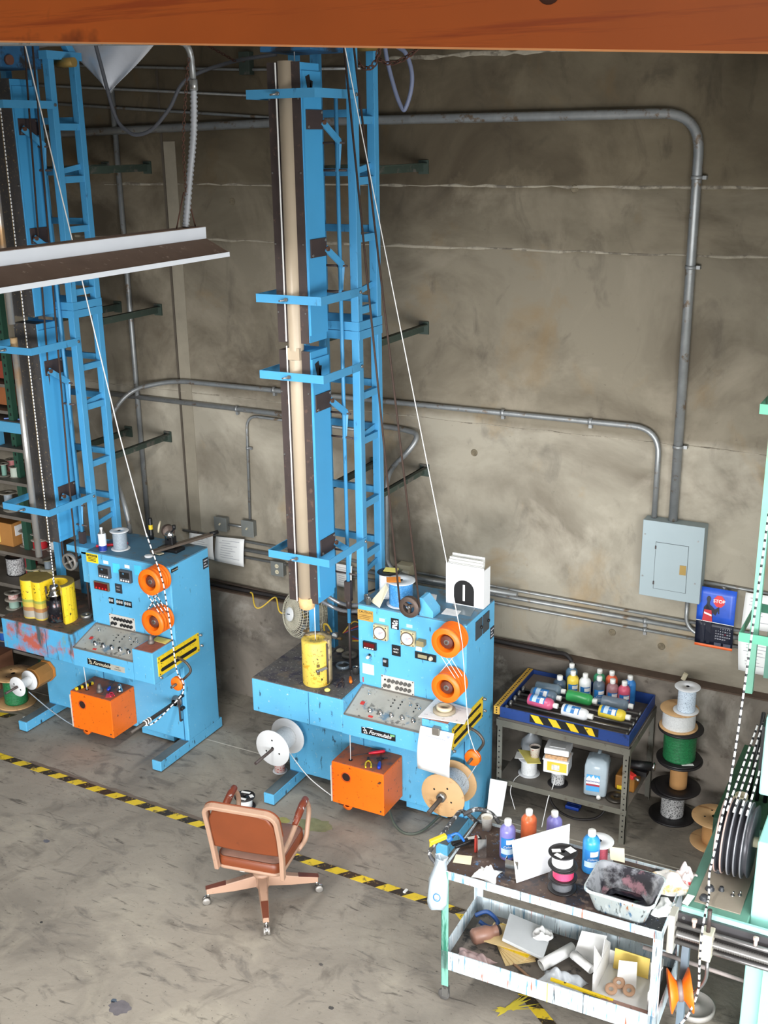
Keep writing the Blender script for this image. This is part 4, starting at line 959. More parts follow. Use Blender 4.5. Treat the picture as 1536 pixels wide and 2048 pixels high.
build(MB().bar(R_(-1.11,0.06,1.235), R_(-1.05,0.115,1.255), 0.012, 0.02).cyl(R_(-1.095,0.062,1.238), R_(-1.10,0.05,1.238), 0.012, n=10), 'latch', STEEL, yc, world=True)
for z in (1.215, 1.275): build(MB().obb(R_(-1.10,0.072,z), (0.022,0.006,0.022), RZ(0.75)), 'latch_mark', mat('dark_mark', (96,76,34), 0.7), yc, world=True)
# bench clutter
def ring(label, c, r, h, m_, r_in, name='metal_ring', cat='ring'):
    return build(MB().lathe([(r_in,0),(r,0),(r,h*0.8),(r-0.004,h),(r_in,h),(r_in,0)], c, (0,0,1), 26), name, m_, None, label, cat, c, world=True)
ring('flat grey ring at the back of the middle bench', R_(-1.17,0.66,1.092), 0.062, 0.018, mat('stone_grey', (140,134,124), 0.7), 0.02)
ring('shallow clear dish behind the yellow cylinder', R_(-1.12,0.47,1.092), 0.058, 0.022, mat('dish_grey', (128,140,150), 0.2, 0.3), 0.045, 'dish', 'dish')
cup('small steel cup beside orange screwdriver on the middle bench', R_(-0.97,0.41,1.092), 0.026, 0.055, STEEL, taper=0.95, inner=BLACKM)
screwdriver('orange-handled screwdriver lying on the middle bench', R_(-0.92,0.24,1.106), R_(-1.02,0.40,1.100), mat('amber_handle', (214,110,24), 0.25))
pliers('dark steel pliers lying on the middle bench', R_(-1.00,0.24,1.094), 0.35, DARK)
build(MB().lathe([(0,0),(0.02,0.004),(0.024,0.012),(0.012,0.022),(0,0.022)], R_(-1.02,0.06,1.092), (0,0,1), 9), 'paint_lump', YELLOW, None, 'yellow lump of dried paint on middle bench edge', 'lump', R_(-1.02,0.06,1.092), world=True)
build(MB().lathe([(0,0),(0.03,0.002),(0.034,0.010),(0.02,0.02),(0,0.022)], R_(-1.28,0.70,1.092), (0,0,1), 8), 'paint_lump', CREAM, None, 'cream lump at the back of the middle bench', 'lump', R_(-1.28,0.70,1.092), world=True)
# regulator and gauge at back of bench
rg = thing('air_regulator', 'brass air regulator with small gauge behind the yellow cylinder', 'regulator', R_(-1.32,0.60,1.092))
build(MB().cyl(R_(-1.32,0.60,1.092), R_(-1.32,0.60,1.30), 0.014).cyl(R_(-1.55,0.60,1.26), R_(-1.20,0.60,1.26), 0.013).cyl(R_(-1.42,0.60,1.22), R_(-1.42,0.60,1.33), 0.022).cyl(R_(-1.50,0.60,1.24),R_(-1.50,0.60,1.29),0.02), 'pipework', mat('brass_dirty', (132,108,72), 0.5, 0.4), rg, world=True)
build(MB().cyl(R_(-1.25,0.60,1.28), R_(-1.25,0.57,1.29), 0.026, n=18), 'gauge_body', STEEL, rg, world=True)
build(MB().cyl(R_(-1.25,0.5695,1.29), R_(-1.25,0.568,1.29), 0.021, n=18), 'gauge_face', PAPER, rg, world=True)
build(MB().tube(spline([R_(-1.36,0.60,1.30), R_(-1.35,0.58,1.36), R_(-1.31,0.57,1.37), R_(-1.28,0.58,1.31)], 6), 0.008), 'loop_hose', mat('yellow_hose', (206,172,60), 0.5), rg, world=True)
for k, (c_, dx) in enumerate((((196,160,54), 0), ((150,52,40), 0.04), ((46,66,120), 0.02))):
    build(MB().tube(spline([R_(-1.20,0.62,1.30), R_(-1.12+dx,0.66,1.40-0.03*k), R_(-1.03+dx,0.66,1.36), R_(-1.06,0.68,1.25), R_(-1.15,0.68,1.22+0.02*k)], 6), 0.006), 'wire_loop', mat('loop%d' % k, c_, 0.5), rg, world=True)
build(MB().tube(spline([R_(-1.05,0.60,1.52), R_(-1.02,0.58,1.40), R_(-0.96,0.50,1.32), R_(-0.90,0.42,1.28)], 6), 0.006), 'hanging_lead', CREAM, None, 'cream lead dangling to a plug beside the middle cabinet', 'lead', R_(-0.90,0.42,1.27), world=True)
for k, pts in enumerate(([(-4.166,6.80,1.80),(-4.16,6.85,1.70),(-4.09,6.9,1.637),(-3.99,6.9,1.63),(-3.84,6.9,1.66)], [(-4.226,6.78,1.80),(-4.22,6.82,1.68),(-4.15,6.9,1.590),(-4.03,6.9,1.575),(-3.84,6.9,1.61)])):
    P = spline(pts, 10); rr = [0.017 if i % 2 else 0.0145 for i in range(len(P))]
    build(MB().tube(P, rr, 8), 'flexible_conduit', mat('flex_metal', (150,152,156), 0.35, 0.6, mott=0.1), None, ('upper' if k == 0 else 'lower')+' looping metal flexible conduit behind the caution label', 'conduit', pts[-1], world=True)

# pedestal fan
FC = Vector((-4.69, 7.25, 1.29)); FA = Vector((-0.46, -0.86, 0.20)).normalized()
fan = thing('pedestal_fan', 'dusty cream pedestal fan behind the middle machine bench', 'fan', (-4.60, 7.42, 0))
FANM = mat('fan_cream', (188,182,162), 0.5, mott=0.1)
q = Vector((0,0,1)).rotation_difference(FA).to_matrix()
mb = MB()
prof = [(0.055,0.075),(0.09,0.072),(0.13,0.062),(0.165,0.045),(0.19,0.02),(0.20,-0.005)]
for r, z in prof[2:]: mb.tube([FC+q@Vector((r*math.cos(a), r*math.sin(a), z)) for a in [2*PI*k/32 for k in range(32)]], 0.0028, 5, True)
for k in range(44):
    a = 2*PI*k/44
    mb.tube([FC+q@Vector((r*math.cos(a+0.25*i/5), r*math.sin(a+0.25*i/5), z)) for i, (r, z) in enumerate(prof)], 0.0022, 4)
build(mb, 'front_guard', FANM, fan, world=True)
mb = MB(); prof2 = [(0.20,-0.012),(0.205,-0.06),(0.20,-0.12),(0.17,-0.18),(0.10,-0.21),(0.06,-0.215)]
for r, z in prof2: mb.tube([FC+q@Vector((r*math.cos(a), r*math.sin(a), z)) for a in [2*PI*k/32 for k in range(32)]], 0.003, 5, True)
for k in range(44):
    a = 2*PI*k/44; mb.tube([FC+q@Vector((r*math.cos(a), r*math.sin(a), z)) for r, z in prof2], 0.0022, 4)
build(mb, 'rear_guard', FANM, fan, world=True)
build(MB().lathe([(0,0.088),(0.052,0.086),(0.06,0.078),(0.06,0.07),(0,0.07)], FC, FA, 26), 'badge', mat('fan_badge', (206,208,208), 0.4), fan, world=True)
build(MB().bar(FC+FA*0.0885+q@Vector((-0.02,0.005,0)), FC+FA*0.0885+q@Vector((0.022,-0.005,0)), 0.008, 0.002, FA), 'badge_mark', mat('badge_dark', (56,62,70), 0.5), fan, world=True)
build(MB().lathe([(0,0.062),(0.125,0.048),(0.135,0.044)], FC, FA, 30), 'guard_disc', mat('fan_disc', (176,172,156), 0.6, mott=0.08), fan, world=True)
for k in range(3):
    a0 = 2*PI*k/3; mb = MB()
    def bf(u, v, a0=a0):
        a = a0+v*1.1; r = 0.03+0.15*u; return FC+q@Vector((r*math.cos(a), r*math.sin(a), -0.03+0.05*(v-0.5)))
    build(mb.grid(bf, 6, 6), 'blade', mat('fan_blade', (150,158,164), 0.4), fan, world=True, solid=0.003)
build(MB().lathe([(0,-0.30),(0.05,-0.29),(0.065,-0.25),(0.065,-0.13),(0.05,-0.12)], FC, FA, 20), 'motor', FANM, fan, world=True)
mp = FC-FA*0.2
build(MB().cyl((mp.x, mp.y, 0.02), (mp.x, mp.y, mp.z), 0.014, n=10), 'pole', FANM, fan, world=True)
build(MB().lathe([(0,0),(0.2,0),(0.2,0.012),(0.05,0.035),(0.02,0.05),(0,0.05)], (mp.x, mp.y, 0), (0,0,1), 26), 'base', FANM, fan, world=True)
# coiled yellow air line
P = []
for i in range(60):
    t = i/59; x = -5.45+0.66*t; ph = t*2.6*2*PI
    P.append((x, 7.62+0.05*math.cos(ph), 1.145+0.045*math.sin(ph+1.2)*(1 if t < 0.95 else 0.5)))
build(MB().tube(P, 0.007, 7), 'coiled_air_line', mat('yellow_hose', (206,172,60)), None, 'springy yellow coiled air line stretched left of the fan', 'air line', (-5.1,7.62,1.1), world=True)

# spools and reels on the spindles
def R3(u, v, z): return R_(u, v, z)
spool('white plastic spool on the middle machine pay-off spindle', R_(-1.567,0.10,0.448), (0,1,0), 0.155, 0.085, 0.225, FLW, WWHITE, hole=0.013, holes=3)
spool('plywood reel of pale speckled wire on the middle machine spindle', R_(-0.09,0.10,0.437), (0,1,0), 0.173, 0.118, 0.23, WOOD, WPALE, 0.01, 0.018, name='wire_reel', holes=4, cat='reel')
build(MB().lathe([(0.018,0),(0.034,0),(0.034,0.035),(0.018,0.04)], R_(-0.09,0.06,0.437), (0,1,0), 18), 'spindle_collar', STEEL, machR, world=True)
spool('small red and white spool on floor beside middle machine foot', (-4.70,6.90,0.002), (0,0,1), 0.062, 0.046, 0.15, FLW, WREDW, holes=0)
# orange-and-white wire run of the middle machine
wr = thing('coated_wire', 'fine white wire running from middle tower over the orange wheels', 'wire', R_(-0.088,0.1,1.6))
build(MB().tube([R_(-0.80,0.10,5.75), R_(-0.77,0.10,5.56), R_(0.012,0.165,1.74), R_(0.025,0.18,1.62)], 0.0035, 6), 'down_run', WIREM, wr, world=True)
build(MB().tube([R_(0.022,0.18,1.62), R_(0.10,0.125,0.99), R_(0.148,0.125,0.86)]+[R_(0.185,0.125,0.82), R_(0.17,0.125,0.76), R_(0.03,0.20,0.50)], 0.0032, 6), 'take_up_run', WIREM, wr, world=True)
for k in range(3): build(MB().cyl(R_(-0.165+0.015*k,0.16+0.03*k,1.565), R_(-0.02+0.012*k,0.16+0.03*k,1.37), 0.0028, n=6), 'crossing_strand', WIREM, wr, world=True)
build(MB().cyl(R_(-0.02,0.19,1.565), R_(-0.16,0.19,1.37), 0.0028, n=6), 'crossing_strand', WIREM, wr, world=True)
build(MB().cyl(R_(-1.17,0.16,1.40), R_(-1.17,0.16,1.86), 0.004, n=6), 'die_run', WIREM, wr, world=True)
build(MB().cyl(R_(-1.17,0.16,5.44), R_(-1.17,0.16,5.54), 0.004, n=6), 'top_run', WIREM, wr, world=True)
build(MB().cyl(R_(-0.885,0.145,0.50), R_(-0.885,0.145,0.80), 0.0035, n=6), 'box_run', WIREM, wr, world=True)
build(MB().tube(spline([R_(-1.49,0.20,0.40), R_(-1.25,0.13,0.25), R_(-0.95,0.115,0.115)], 8), 0.004, 6), 'pay_off_run', WIREM, wr, world=True)
# drive pulley on top and its two cords
dp = build(MB().prism([(-0.37,1.735),(-0.37,1.872),(-0.345,1.872),(-0.262,1.78),(-0.262,1.735)], 'y', 0.30, 0.42), 'pulley_bracket', BLUE, machR)
dw = build(MB().lathe([(0.045,0),(0.078,0),(0.080,0.006),(0.070,0.02),(0.080,0.034),(0.078,0.04),(0.045,0.04),(0.045,0)], (-0.425,0.235,1.81), (0,1,0), 30), 'drive_pulley', mat('iron_brown', (88,74,66), 0.5, 0.3, mott=0.2), machR)
mb = MB().lathe([(0,0.008),(0.016,0.008),(0.018,0.03),(0,0.03)], (-0.425,0.235,1.81), (0,1,0), 14)
for k in range(3):
    a = 0.5+2*PI*k/3; mb.bar((-0.425,0.253,1.81), (-0.425+0.05*math.cos(a),0.253,1.81+0.05*math.sin(a)), 0.018, 0.02, (0,1,0))
build(mb, 'spoke', mat('iron_brown', (88,74,66)), dw)
build(MB().cyl((-0.425,0.23,1.81), (-0.425,0.34,1.81), 0.01).cyl((-0.425,0.33,1.81),(-0.31,0.36,1.81),0.01), 'pulley_axle', STEEL, dw)
CORD = mat('brown_cord', (62,46,38), 0.8, mott=0.2, ms=90)
for k, (u0, u1) in enumerate(((-0.505, -0.868), (-0.347, -0.80))):
    build(MB().tube([R_(u0,0.255,1.82), R_(u1,0.26,5.62)], 0.0075, 6), 'drive_cord', CORD, None, ('left' if k == 0 else 'right')+' brown drive cord slanting up from middle machine pulley', 'cord', R_(u0,0.255,1.82), world=True)
# on top of the middle cabinet
spool('blue wire spool with orange note on top of the middle cabinet', R_(-0.585,0.43,1.736), (0,0,1), 0.108, 0.088, 0.19, mat('clear_flange', (206,212,218), 0.25), WBLUE, hole=0.016)
spool('white wire spool with black top flange behind the blue one', R_(-0.745,0.54,1.736), (0,0,1), 0.085, 0.070, 0.19, FLW, WWHITE, mf2=FLK)
slab('orange note draped over the blue wire spool', [R_(-0.70,0.42,1.931), R_(-0.61,0.47,1.931), R_(-0.56,0.38,1.931), R_(-0.65,0.33,1.931)], 0.002, mat('note_orange', (246,148,58), 0.85), 'note', 'note')
slab('cream card leaning on the blue wire spool', [R_(-0.70,0.42,1.88), R_(-0.64,0.34,1.88), R_(-0.685,0.28,1.742), R_(-0.80,0.36,1.742)], 0.002, mat('note_cream', (238,228,196)), 'card', 'card')
slab('pale yellow note on the black spool flange', [R_(-0.80,0.60,1.929), R_(-0.70,0.62,1.929), R_(-0.67,0.54,1.929), R_(-0.78,0.52,1.929)], 0.002, YELLOW, 'note', 'note')
for k, (u, v) in enumerate(((-0.835,0.36), (-0.80,0.32))):
    cup(('rear' if k == 0 else 'front')+' small steel cup on left edge of the middle cabinet top', R_(u,v,1.736), 0.02, 0.05, STEEL, taper=0.96, inner=BLACKM)
build(MB().lathe([(0,0),(0.034,0),(0.034,0.012),(0.026,0.014),(0.026,0.085),(0.022,0.09),(0,0.09)], R_(-0.065,0.775,1.736), (0,0,1), 20), 'metal_canister', STEEL, None, 'small silver canister behind the white binder box', 'canister', R_(-0.065,0.775,1.736), world=True)
slab('printed card on the front of the middle cabinet top', [R_(-0.25,0.50,1.736), R_(-0.13,0.50,1.736), R_(-0.12,0.40,1.736), R_(-0.24,0.39,1.736)], 0.002, PAPER_T, 'card', 'card', 4, seed=4)
slab('laminated sheet lying before the white binder box', [R_(-0.24,0.59,1.736), R_(-0.06,0.59,1.736), R_(-0.03,0.44,1.736), R_(-0.14,0.44,1.736)], 0.0015, mat('laminate', (128,140,146), 0.25), 'laminated_sheet', 'sheet')
slab('printed card behind the drive pulley bracket', [R_(-0.52,0.70,1.736), R_(-0.42,0.70,1.736), R_(-0.38,0.60,1.736), R_(-0.49,0.60,1.736)], 0.002, PAPER_T, 'card', 'card', 4, seed=6)
bb = thing('magazine_file', 'white magazine file with black arch on the middle cabinet', 'magazine file', R_(-0.15,0.64,1.736))
build(MB().box(-0.30,0.0,0.60,0.606,1.736,2.05).box(-0.30,-0.294,0.60,0.72,1.736,2.02).box(-0.006,0.0,0.60,0.72,1.736,2.02).box(-0.30,0.0,0.714,0.72,1.736,2.0).box(-0.30,0.0,0.60,0.72,1.736,1.742), 'box', WHITE, bb) if False else None
mb = MB()
for a in ((-0.30,0.0,0.60,0.606,1.736,2.05), (-0.30,-0.294,0.606,0.72,1.736,2.03), (-0.006,0.0,0.606,0.72,1.736,2.03), (-0.294,-0.006,0.714,0.72,1.736,2.0), (-0.294,-0.006,0.606,0.714,1.736,1.742)):
    p, r = R_(a[0],a[2],a[4]), R_(a[1],a[3],a[5]); mb.box(p.x,r.x,p.y,r.y,p.z,r.z)
build(mb, 'box', WHITE, bb, world=True)
arch = [(-0.235,1.745),(-0.075,1.745),(-0.075,1.86)]+[(-0.155+0.08*math.cos(a), 1.86+0.075*math.sin(a)) for a in [PI*k/12 for k in range(1,12)]]+[(-0.235,1.86)]
mb = MB().prism([(-2.95+p[0], p[1]) for p in arch], 'y', 6.44+0.5985, 6.44+0.6005); build(mb, 'arch', BLACKM, bb, world=True)
p = R_(-0.163,0.5965,1.775); build(MB().box(p.x,p.x+0.016,p.y,p.y+0.002,1.775,1.90), 'arch_bar', PAPER, bb, world=True)
for k in range(6):
    p = R_(-0.29,0.612+0.016*k,1.745); build(MB().box(p.x,p.x+0.275-0.004*k,p.y,p.y+0.010,p.z,2.055+0.012*(k % 3)+0.004*k), 'magazine', PAPER if k % 2 else mat('mag_grey', (206,206,200), 0.6), bb, world=True)
# papers, tape and hanging sheet at the console end
slab('loose printed sheets on the middle console end', [R_(-0.24,0.30,1.096), R_(0.06,0.27,1.094), R_(0.10,0.05,1.093), R_(-0.235,0.0,1.094)], 0.006, PAPER_T, 'paper_stack', 'papers', 5, seed=8)
tp = thing('tape_roll', 'roll of masking tape on the papers of the middle console', 'tape', R_(-0.10,0.145,1.103))
build(MB().lathe([(0.036,0),(0.058,0),(0.058,0.024),(0.036,0.024),(0.036,0)], R_(-0.10,0.145,1.122), (0.06,0.04,1), 26), 'masking_tape', CREAM, tp, world=True)
build(MB().lathe([(0.05,0),(0.082,0),(0.082,0.02),(0.05,0.02),(0.05,0)], R_(-0.10,0.145,1.103), (0,0,1), 26), 'under_roll', mat('brown_tape', (160,148,126), 0.6), tp, world=True)
hs = thing('hanging_sheet', 'white sheet clipped to the front of the middle console', 'paper', R_(-0.085,-0.02,0.69))
def hf(u, v):
    p = R_(-0.212+0.262*u-0.02*v, -0.014-0.03*math.sin(v*PI)-0.02*v*(0.4+u), 1.04-0.345*v); return p
build(MB().grid(hf, 8, 8), 'sheet', PAPER, hs, world=True, solid=0.0015)
build(MB().add([hf(0.80,0.07)+Vector((0,-0.003,0)), hf(0.92,0.07)+Vector((0,-0.003,0)), hf(0.86,0.13)+Vector((0,-0.003,0))], [(0,2,1)]).add([hf(0.22,0.16)+Vector((0,-0.003,0)), hf(0.80,0.16)+Vector((0,-0.003,0)), hf(0.80,0.17)+Vector((0,-0.003,0)), hf(0.22,0.17)+Vector((0,-0.003,0))], [(0,3,2,1)]), 'print', mat('letterhead', (150,160,186), 0.8), hs, world=True)
build(MB().box(-3.060,-3.005,6.398,6.446,1.005,1.062), 'clip', mat('clip_steel', (150,146,138), 0.35, 0.7), hs, world=True, bevel=0.004)
# tools on the orange box
screwdriver('red-handled screwdriver on the middle orange box', R_(-0.70,0.36,0.515), R_(-0.91,0.19,0.506), mat('red_handle', (214,30,52), 0.3), hl=0.13)
screwdriver('blue-handled screwdriver on the middle orange box', R_(-0.625,0.115,0.515), R_(-0.72,0.33,0.506), mat('blue_handle', (30,64,190), 0.3), hl=0.10)
pliers('yellow-handled pliers on the middle orange box', R_(-0.755,0.19,0.502), 0.5, YELL)
pliers('small pliers with black grips behind the blue screwdriver', R_(-0.66,0.27,0.502), -0.9, BLACK, 0.6)
# white wrapping hung on the table post is added with the table
build(MB().tube(spline([R_(-0.62,0.25,0.10), R_(-0.52,0.16,0.03), R_(-0.40,0.12,0.012), R_(-0.30,0.2,0.02), R_(-0.25,0.42,0.05)], 8), 0.010), 'power_cord', mat('cord_olive', (78,84,74), 0.6), None, 'grey-green cord on floor under the middle machine', 'cord', R_(-0.4,0.12,0), world=True)

# ---------------------------------------------------------------- on and around the left machine
SH = [YELL, mat('crust_green', (150,158,70), 0.7, mott=0.2), mat('crust_yellow', (196,172,70), 0.7, mott=0.2), mat('crust_rust', (156,110,66), 0.8, mott=0.2), mat('crust_grey', (150,144,132), 0.8, mott=0.25), mat('shell_top', (140,122,66), 0.7, mott=0.2)]
sh = thing('die_shell', 'yellow half shell with paint crust on left bench, standing apart', 'shell', L_(-1.40,0.20,1.092))
def wave(x0, x1, y, amp, n=24):
    f = []
    for i in range(n+1):
        t = i/n; f.append((x0+(x1-x0)*t, y-amp*abs(math.sin(PI*t*1.5+0.35))-0.03*math.sin(PI*t)))
    return f
fr = wave(-1.515, -1.265, 0.14, 0.035)
bk = [(-1.265+0.02, 0.27), (-1.39, 0.33), (-1.515-0.01, 0.26)]
poly = [(-5.57+a, 6.44+b) for a, b in fr+bk]
for nm, z0, z1, mi in (('shell_body', 1.27, 1.44, 0), ('crust_band', 1.245, 1.27, 1), ('crust_band', 1.20, 1.245, 2), ('crust_band', 1.165, 1.20, 3), ('crust_band', 1.105, 1.165, 4), ('crust_band', 1.092, 1.105, 2)):
    build(MB().prism(poly, 'z', z0, z1), nm, SH[mi], sh, world=True)
build(MB().prism(poly, 'z', 1.44, 1.446), 'shell_top', SH[5], sh, world=True)
sh2 = thing('die_shell', 'yellow half shell with paint runs standing behind the black die', 'shell', L_(-1.12,0.26,1.092))
arc = [(math.cos(a), math.sin(a)) for a in [math.radians(-28+175*k/14) for k in range(15)]]
poly = [(-6.74+0.155*c, 6.64+0.155*s) for c, s in arc]+[(-6.74+0.105*c, 6.64+0.105*s) for c, s in arc[::-1]]
build(MB().prism(poly, 'z', 1.092, 1.43), 'shell_body', YELL, sh2, world=True)
build(MB().prism(poly, 'z', 1.43, 1.436), 'shell_top', SH[5], sh2, world=True)
die = thing('coating_die', 'black paint-stained coating die with chrome rings on left bench', 'die', L_(-1.165,0.17,1.092))
dc = L_(-1.165,0.17,1.092)
build(MB().lathe([(0,0),(0.062,0),(0.066,0.006),(0.080,0.01),(0.080,0.20),(0.074,0.206),(0,0.206)], dc, (0,0,1), 30), 'pot', mat('die_black', (40,40,46), 0.2, 0.5, mott=0.3, ms=14, dirt=[((150,80,52), 0.22, 14), ((90,110,116), 0.25, 10)]), die, world=True)
build(MB().lathe([(0,0.206),(0.055,0.206),(0.055,0.235),(0.066,0.238),(0.066,0.252),(0.05,0.258),(0.05,0.28),(0.042,0.285)], dc, (0,0,1), 30), 'collar', CHROME, die, world=True)
build(MB().lathe([(0.042,0.285),(0.044,0.30),(0.044,0.318),(0.03,0.33),(0.006,0.332),(0.006,0.40)], dc, (0,0,1), 24), 'nozzle', CHROME, die, world=True)
build(MB().cyl(L_(-1.24,0.15,1.28), L_(-1.24,0.15,1.40), 0.008).cyl(L_(-1.075,0.16,1.28), L_(-1.075,0.16,1.39), 0.008), 'stud', DARK, die, world=True)
# left cabinet top
sc_ = thing('spray_can', 'blue and white spray can on the left cabinet top', 'spray can', L_(-0.745,0.36,1.736))
c = L_(-0.745,0.36,1.736)
build(MB().lathe([(0,0),(0.033,0),(0.034,0.004),(0.034,0.145),(0.031,0.155)], c, (0,0,1), 24), 'body', mat('can_white', (216,224,232), 0.3), sc_, world=True)
build(MB().lathe([(0.0345,0.003),(0.0345,0.05)], c, (0,0,1), 24), 'label_band', mat('can_blue', (30,54,140), 0.3), sc_, world=True)
mb = MB()
for k in range(8):
    a0, a1 = PI*0.95+k*0.16, PI*0.95+(k+1)*0.16
    mb.add([c+Vector((0.0348*math.cos(a), 0.0348*math.sin(a), z)) for a, z in ((a0,0.045),(a1,0.045),(a1,0.14),(a0,0.14))], [(0,1,2,3)], True)
build(mb, 'label_side', mat('can_blue', (30,54,140)), sc_, world=True)
build(MB().lathe([(0.031,0.155),(0.016,0.175),(0.016,0.19)], c, (0,0,1), 20), 'shoulder', STEEL, sc_, world=True)
build(MB().lathe([(0.012,0.178),(0.012,0.205),(0,0.207)], c, (0,0,1), 14), 'nozzle', WHITE, sc_, world=True)
spool('grey wire spool with white flanges on the left cabinet', L_(-0.64,0.46,1.736), (0,0,1), 0.080, 0.060, 0.165, FLW, WGREY)
build(MB().bar(L_(-0.86,0.40,1.745), L_(-0.66,0.58,1.745), 0.03, 0.018), 'red_tool', mat('red_handle', (214,30,52)), None, 'red tool handle lying behind the spray can', 'tool', L_(-0.76,0.49,1.736), world=True, bevel=0.005)
build(MB().lathe([(0,0),(0.034,0),(0.036,0.003),(0.036,0.010),(0.033,0.012),(0,0.012)], L_(-0.30,0.41,1.736), (0,0,1), 26), 'plastic_disc', WHITE, None, 'round white plastic disc on the left cabinet top', 'disc', L_(-0.30,0.41,1.736), world=True)
tf = thing('flashlight', 'black tube with yellow mark standing on left cabinet back edge', 'flashlight', L_(-0.56,0.77,1.736))
c = L_(-0.56,0.77,1.736)
build(MB().lathe([(0,0),(0.022,0),(0.022,0.05),(0.018,0.06),(0.018,0.18),(0.016,0.19),(0,0.192)], c, (0,0,1), 18), 'barrel', BLACK, tf, world=True)
build(MB().lathe([(0.0185,0.09),(0.0185,0.13)], c, (0,0,1), 18), 'mark', YELL, tf, world=True)
wd = thing('bench_winder', 'small dark hand winder with reel bolted to a bar on the left cabinet', 'winder', L_(-0.20,0.70,1.736))
build(MB().bar(L_(-0.28,0.42,1.775), L_(-0.05,0.95,1.80), 0.05, 0.02), 'bar', mat('bar_steel', (104,92,82), 0.4, 0.4), wd, world=True)
build(MB().box(-5.90,-5.70,7.0,7.12,1.736,1.765).box(-5.84,-5.76,7.03,7.09,1.76,1.86), 'stand', BLACK, wd, world=True, bevel=0.006)
build(MB().lathe([(0,0),(0.05,0),(0.055,0.01),(0.03,0.02),(0.03,0.05),(0.055,0.06),(0.05,0.07),(0,0.07)], (-5.86,7.10,1.89), (0.7,-0.6,0.15), 20), 'reel', mat('iron_brown', (88,74,66)), wd, world=True)
build(MB().lathe([(0,0),(0.035,0),(0.04,0.008),(0.04,0.02),(0,0.02)], (-5.80,7.05,1.87), (0.5,-0.85,0), 20), 'hand_wheel', CHROME, wd, world=True)
build(MB().lathe([(0,0),(0.05,0),(0.052,0.012),(0.02,0.02),(0,0.02)], (-5.95,7.12,1.90), (-0.8,-0.5,0.2), 20), 'side_disc', CREAM, wd, world=True)
build(MB().cyl((-5.80,7.05,1.88),(-5.70,7.0,1.96),0.007).cyl((-5.705,7.0,1.955),(-5.705,7.0,1.99),0.014), 'crank', BLACK, wd, world=True)
build(MB().cyl(L_(-0.06,0.94,1.80), L_(-0.02,1.0,1.81), 0.018), 'bar_end', BLACK, wd, world=True)
build(MB().bar(L_(-0.33,0.50,1.745), L_(-0.22,0.48,1.748), 0.05, 0.006), 'wiper_pad', CREAM, None, 'folded cream wiper pad under the left wire on cabinet top', 'pad', L_(-0.28,0.49,1.736), world=True)
slab('pale yellow note on the left console end', [L_(-0.17,0.28,1.092), L_(-0.02,0.275,1.092), L_(-0.015,0.19,1.092), L_(-0.16,0.20,1.092)], 0.002, YELLOW, 'note', 'note')
def cone(label, c, s=1.0, m_=STEEL):
    return build(MB().lathe([(0,0),(0.026*s,0),(0.028*s,0.01*s),(0.024*s,0.03*s),(0.02*s,0.03*s),(0.018*s,0.055*s),(0.012*s,0.075*s),(0,0.077*s)], c, (0,0,1), 18), 'die_cone', m_, None, label, 'die', c, world=True)
cone('dull steel die cone on the left console end', L_(-0.13,0.15,1.092), 1.0, mat('dull_steel', (116,108,104), 0.5, 0.4))
cone('dull steel die cone on the left orange box', L_(-0.755,0.16,0.502), 1.0, mat('dull_steel', (116,108,104)))
cone('bright chrome die cone on the left orange box', L_(-0.60,0.24,0.502), 0.95, CHROME)
lv = thing('spirit_level', 'yellow and black pocket level on the left orange box corner', 'level', L_(-0.95,0.15,0.502))
build(MB().bar(L_(-0.965,0.09,0.515), L_(-0.91,0.25,0.515), 0.022, 0.024), 'body', YELL, lv, world=True)
for k in range(3): build(MB().bar(L_(-0.958+0.016*k,0.11+0.047*k,0.5155), L_(-0.949+0.016*k,0.135+0.047*k,0.5155), 0.024, 0.026), 'vial', BLACK, lv, world=True)
screwdriver('thin blue stick lying on the left orange box', L_(-0.70,0.20,0.512), L_(-0.73,0.33,0.545), mat('blue_handle', (30,64,190)), hl=0.05)
pliers('pink-red gripped pliers on the left orange box', L_(-0.66,0.19,0.502), 0.9, mat('pink_grip', (226,60,80), 0.4), 0.8)
slab('red tag on the left orange box', [L_(-0.68,0.16,0.503), L_(-0.62,0.18,0.503), L_(-0.59,0.13,0.503), L_(-0.64,0.10,0.503)], 0.002, mat('tag_pink', (232,76,92), 0.7), 'tag', 'tag')
spool('small white spool on the left machine pay-off spindle', L_(-1.567,0.0,0.44), (0,1,0), 0.093, 0.042, 0.15, FLW, WWHITE, hole=0.013, holes=2)
cb = thing('card_bobbin', 'brown eight-sided card bobbin behind the small white spool', 'bobbin', L_(-1.567,0.17,0.34))
build(MB().prism([(-7.137+0.10*math.cos(PI/8+k*PI/4), 0.44+0.10*math.sin(PI/8+k*PI/4)) for k in range(8)], 'y', 6.62, 6.79), 'body', mat('bobbin_brown', (164,112,52), 0.75, mott=0.1), cb, world=True)
build(MB().prism([(-7.137+0.104*math.cos(PI/8+k*PI/4), 0.44+0.104*math.sin(PI/8+k*PI/4)) for k in range(8)], 'y', 6.79, 6.815), 'end_plate', mat('bobbin_orange', (216,132,52), 0.7), cb, world=True)
wl = thing('coated_wire', 'black and white braided wire running from left tower over orange wheels', 'wire', L_(-0.088,0.1,1.6))
build(MB().tube([L_(-0.745,0.06,5.74), L_(-0.735,0.06,5.66), L_(-0.27,0.15,2.85), L_(-0.10,0.165,2.05)], 0.005, 6), 'white_run', WIREM, wl, world=True)
stripe_run([L_(-0.10,0.165,2.05), L_(0.010,0.165,1.74), L_(0.024,0.18,1.63)], 0.006, 'braided_run', wl)
